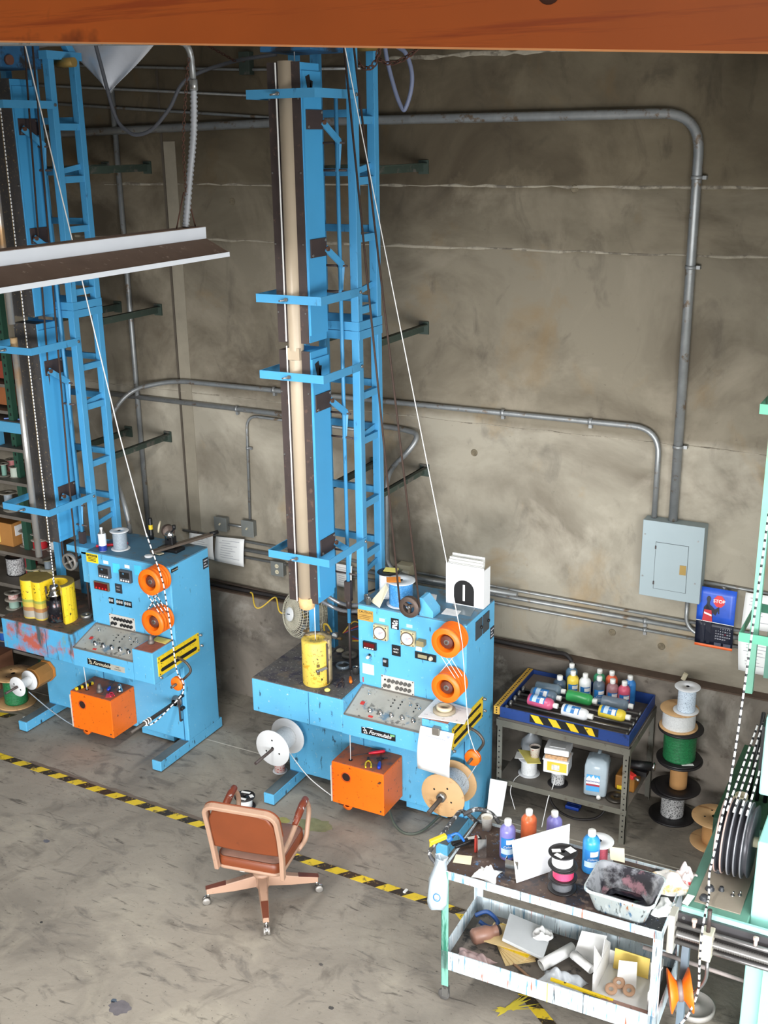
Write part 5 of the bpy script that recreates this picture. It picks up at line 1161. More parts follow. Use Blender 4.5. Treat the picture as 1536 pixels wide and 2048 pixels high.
stripe_run(spline([L_(0.024,0.18,1.63), L_(0.08,0.16,1.25), L_(0.135,0.125,0.92), L_(0.19,0.125,0.82), L_(0.18,0.12,0.72), L_(0.11,0.05,0.62), L_(-0.02,-0.03,0.475), L_(-0.09,-0.06,0.45)], 8), 0.006, 'take_up_run', wl)
for k in range(3):
    stripe_run([L_(-0.165+0.015*k,0.16+0.03*k,1.565), L_(-0.02+0.012*k,0.16+0.03*k,1.37)], 0.0045, 'crossing_strand', wl)
for k in range(2): stripe_run([L_(-0.02-0.012*k,0.17+0.03*k,1.565), L_(-0.16-0.012*k,0.17+0.03*k,1.37)], 0.0045, 'crossing_strand', wl)
stripe_run([L_(-1.145,0.16,1.43), L_(-1.145,0.16,5.6)], 0.005, 'tower_run', wl, 0.009)
build(MB().cyl(L_(-0.885,0.145,0.50), L_(-0.90,0.145,0.80), 0.004, n=6), 'box_run', WIREM, wl, world=True)
build(MB().tube(spline([L_(-1.50,0.06,0.38), L_(-1.30,0.08,0.25), L_(-1.1,0.10,0.15), L_(-0.93,0.11,0.115)], 8), 0.005, 6), 'pay_off_run', mat('grey_wire', (140,152,162)), wl, world=True)
# hand wheel with its bracket and cords
build(MB().box(-1.14,-0.88,0.34,0.60,1.675,1.735).box(-0.98,-0.88,0.34,0.46,1.42,1.70), 'wheel_bracket', BLUE, machL, bevel=0.004)
hw = build(MB().lathe([(0.060,0),(0.074,0),(0.078,0.008),(0.078,0.026),(0.074,0.034),(0.060,0.034),(0.060,0)], (-1.06,0.265,1.61), (0,1,0), 30), 'hand_wheel', mat('wheel_grey', (128,124,118), 0.45, 0.3), machL)
mb = MB().lathe([(0,0.002),(0.016,0.002),(0.016,0.03),(0,0.03)], (-1.06,0.265,1.61), (0,1,0), 14)
for k in range(4):
    a = 0.5+PI*k/2; mb.bar((-1.06,0.28,1.61), (-1.06+0.064*math.cos(a),0.28,1.61+0.064*math.sin(a)), 0.014, 0.014, (0,1,0))
build(mb, 'spoke', mat('wheel_grey', (128,124,118)), hw)
build(MB().cyl((-1.06,0.27,1.61),(-1.06,0.42,1.61),0.012), 'axle', STEEL, hw)
for k, (u0, u1) in enumerate(((-1.138, -0.975), (-0.982, -0.895))):
    build(MB().tube([L_(u0,0.285,1.62), L_(u0+(0.012 if k == 0 else 0.0),0.29,2.24), L_(u1,0.30,5.70)], 0.0075, 6), 'drive_cord', CORD, None, ('left' if k == 0 else 'right')+' brown drive cord rising from the left hand wheel', 'cord', L_(u0,0.285,1.62), world=True)
rgl = thing('air_regulator', 'dark air fittings cluster at back of the left bench', 'regulator', L_(-1.02,0.56,1.092))
build(MB().cyl(L_(-1.02,0.56,1.092), L_(-1.02,0.56,1.30), 0.016).cyl(L_(-1.12,0.56,1.27), L_(-0.93,0.56,1.27), 0.018).cyl(L_(-0.96,0.56,1.26), L_(-0.96,0.52,1.24), 0.028).box(-6.60,-6.54,6.98,7.04,1.30,1.40), 'pipework', mat('brass_dirty', (132,108,72)), rgl, world=True)
build(MB().cyl(L_(-0.985,0.50,1.20), L_(-0.985,0.50,1.27), 0.012), 'valve', STEEL, rgl, world=True)
ring('steel ring on the left bench beside the black die', L_(-0.98,0.33,1.092), 0.05, 0.03, STEEL, 0.02)
# ---------------------------------------------------------------- bottles
CAPM = mat('cap_white', (236,236,232), 0.4, mott=0.02)
LBLUE = mat('label_blue', (40,120,190), 0.5, mott=0.05)
def bottle(label, c, ax, col, r=0.045, h=0.205, face=None, lab=True, cap=True, group=None, name='ink_bottle', tint=None):
    c = Vector(c); ax = Vector(ax).normalized()
    o = thing(name, label, 'bottle', c, 0, group)
    m_ = mat('ink_%d_%d_%d' % col, col, 0.28, mott=0.10, ms=18)
    build(MB().lathe([(0,0),(r*0.94,0),(r,0.006),(r,h*0.80),(r*0.97,h*0.86),(r*0.75,h*0.94),(r*0.42,h*0.98),(r*0.40,h)], c, ax, 26), 'body', m_, o, world=True)
    if cap:
        build(MB().lathe([(r*0.40,h-0.004),(r*0.46,h),(r*0.46,h+0.028),(r*0.42,h+0.032),(0,h+0.032)], c, ax, 18), 'cap', CAPM, o, world=True)
    if lab:
        f = Vector(face or (0.45,-0.89,0)); f = (f-ax*f.dot(ax)).normalized(); s = ax.cross(f)
        def patch(a0, a1, z0, z1, rr, n=8):
            mb = MB(); vs = []; fs = []
            for i in range(n+1):
                a = a0+(a1-a0)*i/n; d = f*math.cos(a)+s*math.sin(a)
                vs += [c+d*rr+ax*z0, c+d*rr+ax*z1]
            for i in range(n): fs.append((2*i, 2*i+2, 2*i+3, 2*i+1))
            return mb.add(vs, fs, True)
        build(patch(-1.0, 0.75, h*0.10, h*0.68, r+0.0008), 'label', LBLUE, o, world=True)
        build(patch(-0.25, 0.75, h*0.50, h*0.64, r+0.0014), 'label_head', PAPER, o, world=True)
        build(patch(-0.95, 0.70, h*0.20, h*0.36, r+0.0014), 'label_band', mat('label_pale_blue', (196,220,240), 0.5), o, world=True)
        d = f; 
        text('Colors', 0.021, PAPER, o, c+d*(r+0.0012)+ax*(h*0.43)-c, s*1.0 if ax.z > 0.5 else ax, ax if ax.z > 0.5 else -s, 'lettering', off=0.0012, shear=0.2)
    return o
TB = thing('roller_table', 'grey angle-iron table with blue roller tray beside the middle machine', 'table', (-2.365,7.52,0))
OLV = mat('olive_grey_steel', (110,108,98), 0.55, 0.15, mott=0.1, dirt=((88,80,70), 0.2, 14))
for x, y in ((-2.88,7.17), (-1.895,7.17), (-2.88,7.84), (-1.895,7.84)):
    mb = MB()
    sx = 1 if x < -2.4 else -1; sy = 1 if y < 7.5 else -1
    x0 = x if sx > 0 else x+0.045; y0 = y if sy > 0 else y+0.045
    mb.box(min(x0,x0+sx*0.045), max(x0,x0+sx*0.045), min(y0,y0+sy*0.005), max(y0,y0+sy*0.005), 0, 0.80).box(min(x0,x0+sx*0.005), max(x0,x0+sx*0.005), min(y0,y0+sy*0.045), max(y0,y0+sy*0.045), 0, 0.80)
    lg = build(mb, 'leg', OLV, TB, world=True)
    if y < 7.5:
        mb = MB()
        for k in range(16): mb.cyl((x+0.022, 7.1705, 0.06+0.046*k), (x+0.022, 7.168, 0.06+0.046*k), 0.006, n=8)
        build(mb, 'leg_holes', BLACKM, lg, world=True, kind='stuff')
build(MB().box(-2.88,-1.85,7.165,7.170,0.745,0.80).box(-2.88,-1.85,7.17,7.21,0.795,0.80), 'front_rail', OLV, TB, world=True)
build(MB().box(-2.88,-1.85,7.885,7.89,0.745,0.80), 'back_rail', OLV, TB, world=True)
for x in (-2.885, -1.852): build(MB().box(x,x+0.005,7.17,7.885,0.745,0.80), 'side_rail', OLV, TB, world=True)
build(MB().box(-2.875,-1.857,7.172,7.885,0.80,0.816), 'top_board', mat('tray_floor', (86,80,76), 0.7, mott=0.2), TB, world=True)
build(MB().box(-2.875,-1.857,7.175,7.88,0.262,0.278), 'lower_shelf', mat('shelf_grime', (110,104,96), 0.7, mott=0.15), TB, world=True)
build(MB().box(-2.88,-1.85,7.168,7.174,0.245,0.290), 'shelf_rail', OLV, TB, world=True)
NAVY = mat('navy_enamel', (30,62,128), 0.45, mott=0.08, dirt=((20,36,74), 0.2, 12))
tr = build(MB().box(-2.86,-1.862,7.178,7.186,0.816,0.903).box(-2.86,-1.862,7.872,7.88,0.816,0.903).box(-1.870,-1.862,7.186,7.872,0.816,0.903).box(-2.86,-2.852,7.186,7.872,0.816,0.903), 'tray', NAVY, TB, world=True)
hz = build(MB().box(-2.62,-2.09,7.1755,7.1785,0.833,0.897), 'hazard_strip', BLACK, tr, world=True)
for k in range(4):
    x = -2.615+0.138*k; mb = MB().prism([(x,0.895),(x+0.062,0.895),(x+0.105 if k < 3 else x+0.09,0.835),(x+0.043,0.835)], 'y', 7.1735, 7.176); build(mb, 'stripe', YELL, hz, world=True)
yr = build(MB().box(-2.905,-2.86,7.165,7.88,0.840,0.906), 'perforated_rail', mat('rail_mustard', (216,170,70), 0.55, mott=0.1), TB, world=True)
mb = MB()
for k in range(24): mb.cyl((-2.882,7.19+0.029*k,0.9055), (-2.882,7.19+0.029*k,0.9075), 0.007, n=8)
for k in range(3): mb.cyl((-2.882,7.166,0.855+0.02*k), (-2.882,7.1635,0.855+0.02*k), 0.006, n=8)
build(mb, 'rail_holes', BLACKM, yr, world=True, kind='stuff')
build(MB().box(-2.85,-2.60,7.60,7.87,0.862,0.870), 'cover_board', mat('dusty_board', (112,100,92), 0.8, mott=0.12), TB, world=True)
for k in range(5):
    y = 7.225+0.088*k
    rl = build(MB().cyl((-2.845,y,0.872), (-1.875,y,0.872), 0.011, n=12), 'roller', mat('roller_steel', (130,126,122), 0.3, 0.7), TB, world=True)
    build(MB().lathe([(0.011,0),(0.026,0),(0.028,0.01),(0.022,0.022),(0.011,0.022)], (-2.835,y,0.872), (1,0,0), 14), 'bearing', STEEL, rl, world=True)
    build(MB().lathe([(0.011,0),(0.022,0),(0.022,0.014),(0.011,0.014)], (-1.90,y,0.872), (1,0,0), 14), 'bearing', STEEL, rl, world=True)
zb_ = 0.818
stand = [((-2.56,7.665),(74,92,110),'slate-grey bottle with ragged cap standing at tray left', 0.16, False), ((-2.465,7.70),(226,198,74),'yellow ink bottle standing at tray back', 0.205, True), ((-2.367,7.70),(226,228,228),'white ink bottle standing between yellow and dark grey', 0.205, True), ((-2.255,7.70),(84,96,108),'dark grey ink bottle standing mid tray', 0.205, True), ((-2.150,7.70),(150,108,112),'dull mauve bottle standing between dark grey and pink', 0.205, True), ((-2.060,7.705),(196,84,108),'pink ink bottle standing near tray right', 0.205, True), ((-2.045,7.805),(56,128,200),'bright blue ink bottle standing at tray right back', 0.21, False), ((-2.51,7.80),(92,124,150),'blue-grey bottle hidden behind the yellow one', 0.215, False), ((-2.285,7.80),(58,142,104),'green bottle standing behind the dark grey one', 0.215, False), ((-2.19,7.81),(228,106,72),'orange-red bottle standing behind the mauve one', 0.215, False)]
for (x, y), col, lb, h, la in stand: bottle(lb, (x, y, zb_), (0,0,1), col, h=h, lab=la, group='ink bottles on the roller tray', r=0.046 if h > 0.17 else 0.05)
lay = [((-2.715,7.56),(-2.47,7.575),(104,122,136),'slate ink bottle lying at tray back left', False), ((-2.71,7.455),(-2.46,7.455),(96,114,130),'slate labelled bottle lying behind the pink one', True), ((-2.69,7.345),(-2.43,7.325),(206,92,128),'pink ink bottle lying at tray front left', True), ((-2.45,7.535),(-2.20,7.525),(56,156,84),'green ink bottle lying mid tray', False), ((-2.185,7.56),(-1.955,7.57),(108,122,136),'slate ink bottle lying at tray right', False), ((-2.405,7.30),(-2.165,7.285),(228,230,232),'white ink bottle lying at tray front', True), ((-2.155,7.405),(-1.925,7.395),(226,202,66),'yellow ink bottle lying at tray front right', True)]
for a, b, col, lb, la in lay:
    d = Vector((b[0]-a[0], b[1]-a[1], 0)); bottle(lb, (a[0], a[1], 0.928), d, col, face=(0.25,-0.55,0.8), lab=la, group='ink bottles on the roller tray', h=0.205)
# under the table
spool('white wire spool under table carrying a paper cup', (-2.68,7.36,0.279), (0,0,1), 0.085, 0.062, 0.135, FLW, WWHITE, holes=0)
slab('yellow pad sheet under the paper cup', [(-2.80,7.43,0.418), (-2.66,7.46,0.416), (-2.57,7.32,0.412), (-2.66,7.27,0.414)], 0.004, YELLOW, 'note_pad', 'pad')
slab('white folded papers under the yellow pad', [(-2.80,7.40,0.415), (-2.70,7.44,0.4155), (-2.66,7.34,0.4145), (-2.78,7.30,0.4145)], 0.002, PAPER, 'paper_sheet', 'paper')
cup('paper cup with red print on the yellow pad', (-2.645,7.385,0.424), 0.042, 0.085, mat('cup_print', (226,216,204), 0.6, mott=0.03, dirt=((190,70,60), 0.22, 60)), inner=mat('cup_dark', (70,72,74), 0.6))
spool('white wire spool on a black flange under the table', (-2.43,7.32,0.279), (0,0,1), 0.078, 0.050, 0.125, FLK, WSPECK, mf2=FLW, hole=0.012)
fb = thing('card_file_box', 'white file box with yellow label and lid under the table', 'box', (-2.43,7.32,0.405))
M_ = RZ(0.12); fc = Vector((-2.435,7.315,0.405))
build(MB().obb(fc+Vector((0,0,0.055)), (0.19,0.15,0.11), M_), 'body', WHITE, fb, world=True, bevel=0.006)
build(MB().obb(fc+Vector((0,0,0.112)), (0.20,0.16,0.010), M_), 'rim', WHITE, fb, world=True)
build(MB().obb(fc+M_@Vector((0,0,0.130)), (0.17,0.13,0.03), M_), 'cards', mat('card_edges', (190,150,110), 0.8, mott=0.4, ms=60), fb, world=True)
build(MB().obb(fc+M_@Vector((0,0.01,0.175)), (0.19,0.15,0.05), M_), 'lid', WHITE, fb, world=True, bevel=0.008)
build(MB().obb(fc+M_@Vector((0,0,0.202)), (0.12,0.06,0.004), M_), 'lid_panel', mat('lid_grey', (206,208,208), 0.5), fb, world=True)
build(MB().obb(fc+M_@Vector((0.01,-0.0762,0.06)), (0.15,0.002,0.075), M_), 'label', mat('label_amber', (240,190,60), 0.6), fb, world=True)
build(MB().obb(fc+M_@Vector((0.0,-0.0775,0.055)), (0.06,0.002,0.045), M_), 'label_picture', mat('label_pic', (206,206,200), 0.6, mott=0.3, ms=60), fb, world=True)
JUG = mat('jug_plastic', (196,212,222), 0.15, mott=0.04, trans=0.35)
jg = thing('water_jug', 'empty clear water jug with blue label under the table', 'jug', (-2.13,7.30,0.279))
jc = Vector((-2.13,7.33,0.279)); Mj = RZ(0.15)@RX(-0.10)
mb = MB(); ring_ = lambda w, d, z, k=0.25: [jc+Mj@Vector((x*w, y*d, z)) for x, y in ((-0.5+k*0.3,-0.5),(0.5-k*0.3,-0.5),(0.5,-0.5+k*0.3),(0.5,0.5-k*0.3),(0.5-k*0.3,0.5),(-0.5+k*0.3,0.5),(-0.5,0.5-k*0.3),(-0.5,-0.5+k*0.3))]
lv_ = [(0.15,0.17,0.01),(0.165,0.19,0.02),(0.17,0.19,0.14),(0.165,0.185,0.15),(0.17,0.19,0.16),(0.17,0.185,0.24),(0.15,0.16,0.285),(0.08,0.10,0.30)]
vs = []; fs = []
for w, d, z in lv_: vs += ring_(w, d, z)
for i in range(len(lv_)-1):
    for k in range(8): fs.append((8*i+k, 8*i+(k+1) % 8, 8*i+8+(k+1) % 8, 8*i+8+k))
fs += [tuple(range(8))[::-1], tuple(range(8*(len(lv_)-1), 8*len(lv_)))]
build(mb.add(vs, fs, True), 'body', JUG, jg, world=True)
build(MB().tube([jc+Mj@Vector(p) for p in ((0.0,0.03,0.29),(0.0,0.09,0.31),(0,0.12,0.26),(0,0.115,0.16))], 0.014, 8), 'handle', JUG, jg, world=True)
build(MB().obb(jc+Mj@Vector((-0.015,-0.0965,0.115)), (0.10,0.002,0.13), Mj), 'label', mat('jug_label_blue', (70,160,220), 0.5), jg, world=True)
build(MB().obb(jc+Mj@Vector((-0.015,-0.098,0.128)), (0.10,0.002,0.04), Mj), 'label_name_band', PAPER, jg, world=True)
build(MB().obb(jc+Mj@Vector((-0.015,-0.098,0.100)), (0.10,0.002,0.016), Mj), 'label_red_band', mat('label_maroon', (160,40,60), 0.5), jg, world=True)
mb = MB()
for dx, hgt in ((-0.03,0.022), (0.0,0.03), (0.03,0.02)): mb.add([jc+Mj@Vector((-0.015+dx-0.018,-0.0985,0.15)), jc+Mj@Vector((-0.015+dx+0.018,-0.0985,0.15)), jc+Mj@Vector((-0.015+dx,-0.0985,0.15+hgt))], [(0,1,2)])
build(mb, 'label_peaks', PAPER, jg, world=True)
text('ARROWHEAD', 0.0165, mat('can_blue', (30,54,140)), jg, jc+Mj@Vector((-0.015,-0.0995,0.128))-Vector((-2.13,7.30,0.279)), Mj@Vector((1,0,0)), Mj@Vector((0,0,1)), 'lettering', off=0.0012, bold=0.0003)
build(MB().lathe([(0,0),(0.016,0),(0.016,0.03),(0,0.03)], jc+Mj@Vector((0.03,-0.085,0.018)), Mj@Vector((0.2,-1,-0.3)), 12), 'spigot', CAPM, jg, world=True)
cb2 = thing('tool_case', 'worn amber tool case under the table right end', 'case', (-1.95,7.52,0.279))
build(MB().box(-2.02,-1.87,7.44,7.62,0.279,0.40), 'body', mat('case_amber', (150,100,36), 0.6, mott=0.2), cb2, world=True, bevel=0.01)
build(MB().box(-2.0,-1.93,7.432,7.44,0.285,0.32), 'corner_mark', YELL, cb2, world=True)
rt = thing('red_gripped_tool', 'red gripped tool lying on the amber case', 'tool', (-1.89,7.44,0.402))
build(MB().bar((-1.96,7.47,0.43), (-1.87,7.43,0.42), 0.05, 0.035), 'grip', mat('red_bright', (226,60,52), 0.5), rt, world=True, bevel=0.008)
build(MB().cyl((-1.87,7.43,0.42), (-1.83,7.41,0.415), 0.010), 'tip', STEEL, rt, world=True)
ring('dark steel disc on the table shelf', (-1.97,7.31,0.279), 0.075, 0.02, mat('disc_dark', (70,66,60), 0.4, 0.5), 0.02, 'steel_disc', 'disc')
bg_ = thing('plastic_bag', 'grey crumpled plastic bag under the table back', 'bag', (-2.78,7.66,0.279))
mb = MB(); r = random.Random(3); prof = [(0,0),(0.07,0.01),(0.085,0.06),(0.075,0.12),(0.04,0.16),(0.012,0.19),(0.025,0.22)]
mb.lathe(prof, (-2.78,7.66,0.279), (0.1,-0.1,1), 11)
for v in mb.v: v += Vector((r.uniform(-.012,.012), r.uniform(-.012,.012), r.uniform(-.008,.008)))
build(mb, 'sack', mat('bag_grey', (176,180,184), 0.35, mott=0.1), bg_, world=True)
mo = thing('bench_motor', 'small dark motor with chrome end at table right side', 'motor', (-1.80,7.55,0.40))
build(MB().cyl((-1.95,7.52,0.47), (-1.78,7.56,0.47), 0.035, n=16).box(-1.90,-1.80,7.50,7.58,0.40,0.44), 'body', BLACK, mo, world=True)
build(MB().lathe([(0,0),(0.03,0),(0.034,0.006),(0.034,0.018),(0.02,0.024),(0,0.024)], (-1.775,7.562,0.47), (1,0.2,0), 18), 'end_cap', CHROME, mo, world=True)
build(MB().tube(spline([(-2.52,7.50,0.26), (-2.52,7.40,0.10), (-2.42,7.35,0.015), (-2.25,7.32,0.012), (-2.10,7.40,0.05), (-2.04,7.5,0.26)], 8), 0.009), 'black_hose', CABLE, None, 'black hose looping below the table shelf', 'hose', (-2.3,7.33,0), world=True)
for k in range(2): build(MB().box(-2.40+0.0*k,-2.29,7.43+0.045*k,7.465+0.045*k,0,0.03), 'blue_clip', mat('clip_blue', (28,66,160), 0.4), None, ('front' if k == 0 else 'rear')+' blue plastic clip on floor under the table', 'clip', (-2.345,7.45+0.045*k,0), world=True, bevel=0.004)
slab('white wrapping sheet standing beside table left leg', [(-2.905,7.12,0.30), (-2.77,7.135,0.30), (-2.79,7.08,0.02), (-2.905,7.05,0.0)], 0.002, PAPER, 'wrapping_sheet', 'paper')
build(MB().tube(spline([(-2.43,7.26,0.36), (-2.44,7.22,0.28), (-2.445,7.155,0.24), (-2.46,7.12,0.10), (-2.47,7.10,0.008)], 8), 0.0035), 'loose_wire', WIREM, None, 'loose white wire end hanging from the table shelf', 'wire', (-2.47,7.10,0), world=True)
build(MB().tube(spline([(-2.72,7.28,0.30), (-2.74,7.2,0.29), (-2.75,7.15,0.22), (-2.72,7.12,0.16), (-2.69,7.10,0.10)], 8), 0.003), 'loose_wire', WIREM, None, 'loose wire curl below the cup spool', 'wire', (-2.69,7.10,0.1), world=True)

# ---------------------------------------------------------------- stacked reels by the wall
SX, SY = -1.635, 7.715
spool('black reel of speckled wire at the bottom of the stack', (SX,SY,0.0), (0,0,1), 0.175, 0.088, 0.25, FLK, WSPECK, 0.014, name='wire_reel', cat='reel')
spool('black reel with bare brown core, second in the stack', (SX+0.03,SY,0.251), (0,0,1), 0.170, 0.066, 0.25, FLK, KRAFT, 0.014, name='wire_reel', cat='reel', ribs=3)
spool('black reel of green wire in the middle of the stack', (SX+0.02,SY,0.502), (0,0,1), 0.168, 0.122, 0.268, FLK, WGREEN, 0.014, name='wire_reel', cat='reel')
slab('white paper tag on the green reel flange', [(SX+0.06,SY-0.10,0.517), (SX+0.14,SY-0.06,0.517), (SX+0.155,SY-0.085,0.517), (SX+0.075,SY-0.125,0.517)], 0.001, PAPER_T, 'tag', 'tag')
spool('plywood reel of white wire near the top of the stack', (SX,SY,0.771), (0,0,1), 0.143, 0.122, 0.152, WOOD, WWHITE, 0.009, name='wire_reel', cat='reel')
spool('small white spool of pale wire crowning the reel stack', (SX+0.05,SY-0.02,0.924), (0,0,1), 0.094, 0.066, 0.20, FLW, WPALE, name='wire_spool')
spool('empty plywood reel on floor beside the mint machine', (-1.275,7.50,0.0), (0,0,1), 0.168, 0.085, 0.22, WOOD, KRAFT, 0.010, 0.022, name='wire_reel', holes=4, cat='reel', ribs=2)
# ---------------------------------------------------------------- paint cart
DRIP = mat('drip_painted_steel', (196,210,216), 0.5, mott=0.06, ms=4, dirt=[((72,84,90), 0.16, 11, (3,3,0.25)), ((228,236,240), 0.3, 13, (3,3,0.25)), ((90,140,170), 0.22, 15, (3,3,0.25)), ((190,96,70), 0.10, 17, (3,3,0.25))])
DRIPG = mat('green_drip_leg', (120,176,160), 0.5, mott=0.08, dirt=[((40,110,88), 0.38, 10, (2,2,0.2)), ((206,216,216), 0.3, 13, (2,2,0.2))])
CTOP = mat('cart_top_grime', (78,62,54), 0.6, mott=0.2, ms=7, dirt=[((48,46,52), 0.35, 6), ((120,104,92), 0.2, 20), ((80,120,160), 0.08, 30)])
CX, CY, CR = -1.745, 5.41, math.radians(1.5)
cart = thing('paint_cart', 'paint-dripped steel cart with two trays in the foreground', 'cart', (CX, CY, 0), CR)
hx, hy = 0.645, 0.285
for sx in (-1, 1):
    for sy in (-1, 1):
        x, y = sx*hx, sy*hy
        mb = MB().box(min(x,x-sx*0.045), max(x,x-sx*0.045), min(y,y-sy*0.006), max(y,y-sy*0.006), 0.12, 0.935).box(min(x,x-sx*0.006), max(x,x-sx*0.006), min(y,y-sy*0.045), max(y,y-sy*0.045), 0.12, 0.935)
        lg = build(mb, 'leg', DRIPG if (sx < 0 and sy < 0) else DRIP, cart)
        cx, cy = x-sx*0.022, y-sy*0.022
        cs = build(MB().cyl((cx,cy,0.09),(cx,cy,0.17),0.018,n=12).box(cx-0.02,cx+0.02,cy-0.016,cy-0.010,0.03,0.10).box(cx-0.02,cx+0.02,cy+0.010,cy+0.016,0.03,0.10), 'caster', STEEL, cart)
        build(MB().lathe([(0,-0.011),(0.034,-0.011),(0.037,-0.006),(0.037,0.006),(0.034,0.011),(0,0.011)], (cx-0.012,cy,0.0375), (0,1,0), 20), 'caster_wheel', mat('caster_grey', (88,86,84), 0.6), cs)
def tray(z0, z1, base, m_):
    t = build(MB().box(-hx,hx,-hy,-hy+0.006,z0,z1).box(-hx,hx,hy-0.006,hy,z0,z1).box(-hx,-hx+0.006,-hy+0.006,hy-0.006,z0,z1).box(hx-0.006,hx,-hy+0.006,hy-0.006,z0,z1), 'tray_rim', m_, cart)
    return t
tray(0.885, 0.938, 0.92, DRIP); build(MB().box(-hx+0.006,hx-0.006,-hy+0.006,hy-0.006,0.908,0.922), 'upper_tray', CTOP, cart)
tray(0.245, 0.375, 0.27, DRIP); build(MB().box(-hx+0.006,hx-0.006,-hy+0.006,hy-0.006,0.250,0.264), 'lower_tray', mat('lower_tray_grime', (112,104,96), 0.65, mott=0.2, ms=8, dirt=((60,58,56), 0.3, 9)), cart)
build(MB().box(0.02,0.024,-hy-0.003,-hy,0.245,0.375), 'yellow_drip', YELL, cart)
build(MB().box(hx-0.17,hx-0.004,-hy+0.008,hy-0.008,0.9225,0.9265), 'dark_mat', mat('mat_black', (34,34,38), 0.5, mott=0.2, dirt=[((200,200,190), 0.06, 60), ((60,100,170), 0.08, 40)]), cart)
build(MB().tube(fillet([(-hx,hy-0.02,0.93),(-hx-0.10,hy-0.02,1.0),(-hx-0.10,-hy+0.02,1.0),(-hx,-hy+0.02,0.93)],0.07), 0.013), 'push_handle', mat('handle_splattered', (70,70,72), 0.5, mott=0.2, dirt=((206,206,206), 0.35, 30)), cart)
zt = 0.923
cup('paper cup on the back left of the cart', (-2.315,5.63,zt), 0.036, 0.085, mat('cup_white', (226,224,218), 0.6, mott=0.03, dirt=((150,140,130), 0.2, 14, (1,1,4))), inner=mat('cup_tan', (190,180,164), 0.7))
bottle('purple labelled ink bottle on the cart, front left', (-2.095,5.42,zt), (0,0,1), (128,124,190), h=0.225, r=0.047)
bottle('orange ink bottle standing on the cart', (-2.03,5.60,zt), (0,0,1), (238,120,74), h=0.205, r=0.047, lab=False)
bottle('purple ink bottle at the back of the cart', (-1.885,5.645,zt), (0,0,1), (132,128,196), h=0.21, r=0.047, lab=False)
bottle('bright blue labelled ink bottle on the cart', (-1.615,5.52,zt), (0,0,1), (50,140,206), h=0.235, r=0.050)
slab('blank white board leaning upright on the cart', [(-2.005,5.25,1.165), (-1.755,5.53,1.185), (-1.745,5.50,zt), (-1.955,5.21,zt)], 0.006, WHITE, 'white_board', 'board')
bx, by = -1.705, 5.285
spool('black flanged spool of grey wire at the cart stack bottom', (bx,by,zt), (0,0,1), 0.082, 0.058, 0.075, FLK, mat('dark_grey_wire', (92,94,98), 0.4, mott=0.1, ms=90))
spool('black flanged spool of pink wire in the cart stack', (bx+0.004,by,zt+0.076), (0,0,1), 0.080, 0.060, 0.075, FLK, mat('pink_wire', (224,70,110), 0.45, mott=0.1, ms=90))
spool('black flanged spool of white wire atop the cart stack', (bx-0.006,by+0.006,zt+0.152), (0,0,1), 0.082, 0.060, 0.085, FLK, WWHITE)
for k, (dx, dy, a, w, h) in enumerate(((-0.035,-0.01,0.5,0.05,0.03), (0.035,0.03,-0.5,0.05,0.045), (-0.005,-0.05,-0.3,0.05,0.028))):
    build(MB().obb((bx-0.006+dx,by+0.006+dy,zt+0.238), (w,h,0.001), RZ(a)), 'sticker', PAPER, None, ('left','right','front')[k]+' white sticker on the top black spool flange', 'sticker', (bx+dx,by+dy,zt+0.2375), world=True)
spool('pink-red wire spool with wide white flanges on the cart', (-1.60,5.63,zt), (0,0,1), 0.085, 0.052, 0.135, FLW, mat('rose_wire', (226,110,128), 0.45, mott=0.1, ms=90))
slab('cream string tag hanging from the pink-red spool', [(-1.53,5.60,1.055), (-1.45,5.63,1.05), (-1.43,5.58,0.99), (-1.51,5.56,1.0)], 0.0015, mat('note_cream', (238,228,196)), 'string_tag', 'tag')
# plastic tub crusted with paint
TUBO = mat('tub_outside', (186,196,196), 0.5, mott=0.08, ms=5, dirt=[((70,78,80), 0.18, 9, (3,3,0.3)), ((230,236,238), 0.3, 11, (3,3,0.3)), ((170,110,70), 0.14, 13, (3,3,0.3)), ((60,110,150), 0.15, 16, (3,3,0.3))])
TUBI = mat('tub_inside', (150,152,158), 0.4, mott=0.15, ms=6, dirt=[((36,34,42), 0.62, 5), ((150,110,120), 0.25, 7)])
tub = thing('plastic_tub', 'square tub crusted with dried paint drips on the cart', 'tub', (-1.345,5.285,zt))
def rr(w, d, z, k=0.05, n=5):
    pts = []
    for cx, cy, a0 in ((w-k,d-k,0),(-w+k,d-k,PI/2),(-w+k,-d+k,PI),(w-k,-d+k,1.5*PI)):
        for i in range(n): a = a0+PI/2*i/(n-1); pts.append(Vector((-1.345+cx+k*math.cos(a), 5.285+cy+k*math.sin(a), zt+z)))
    return pts
def loft(rings, cap0=False, cap1=False):
    mb = MB(); n = len(rings[0]); vs = [p for r in rings for p in r]; fs = []
    for i in range(len(rings)-1):
        for k in range(n): fs.append((i*n+k, i*n+(k+1) % n, (i+1)*n+(k+1) % n, (i+1)*n+k))
    if cap0: fs.append(tuple(range(n))[::-1])
    if cap1: fs.append(tuple(range((len(rings)-1)*n, len(rings)*n)))
    return mb.add(vs, fs, True)
build(loft([rr(0.145,0.115,0.0), rr(0.185,0.148,0.135), rr(0.198,0.160,0.138), rr(0.198,0.160,0.150), rr(0.19,0.152,0.152)], True), 'outer_wall', TUBO, tub, world=True)
build(loft([rr(0.19,0.152,0.152), rr(0.178,0.140,0.148), rr(0.140,0.108,0.008)], False, True), 'inner_wall', TUBI, tub, world=True)
build(loft([rr(0.12,0.09,0.012), rr(0.10,0.075,0.05), rr(0.05,0.04,0.06)], False, True), 'dried_paint', mat('wet_black_paint', (26,26,34), 0.12, mott=0.2), tub, world=True)
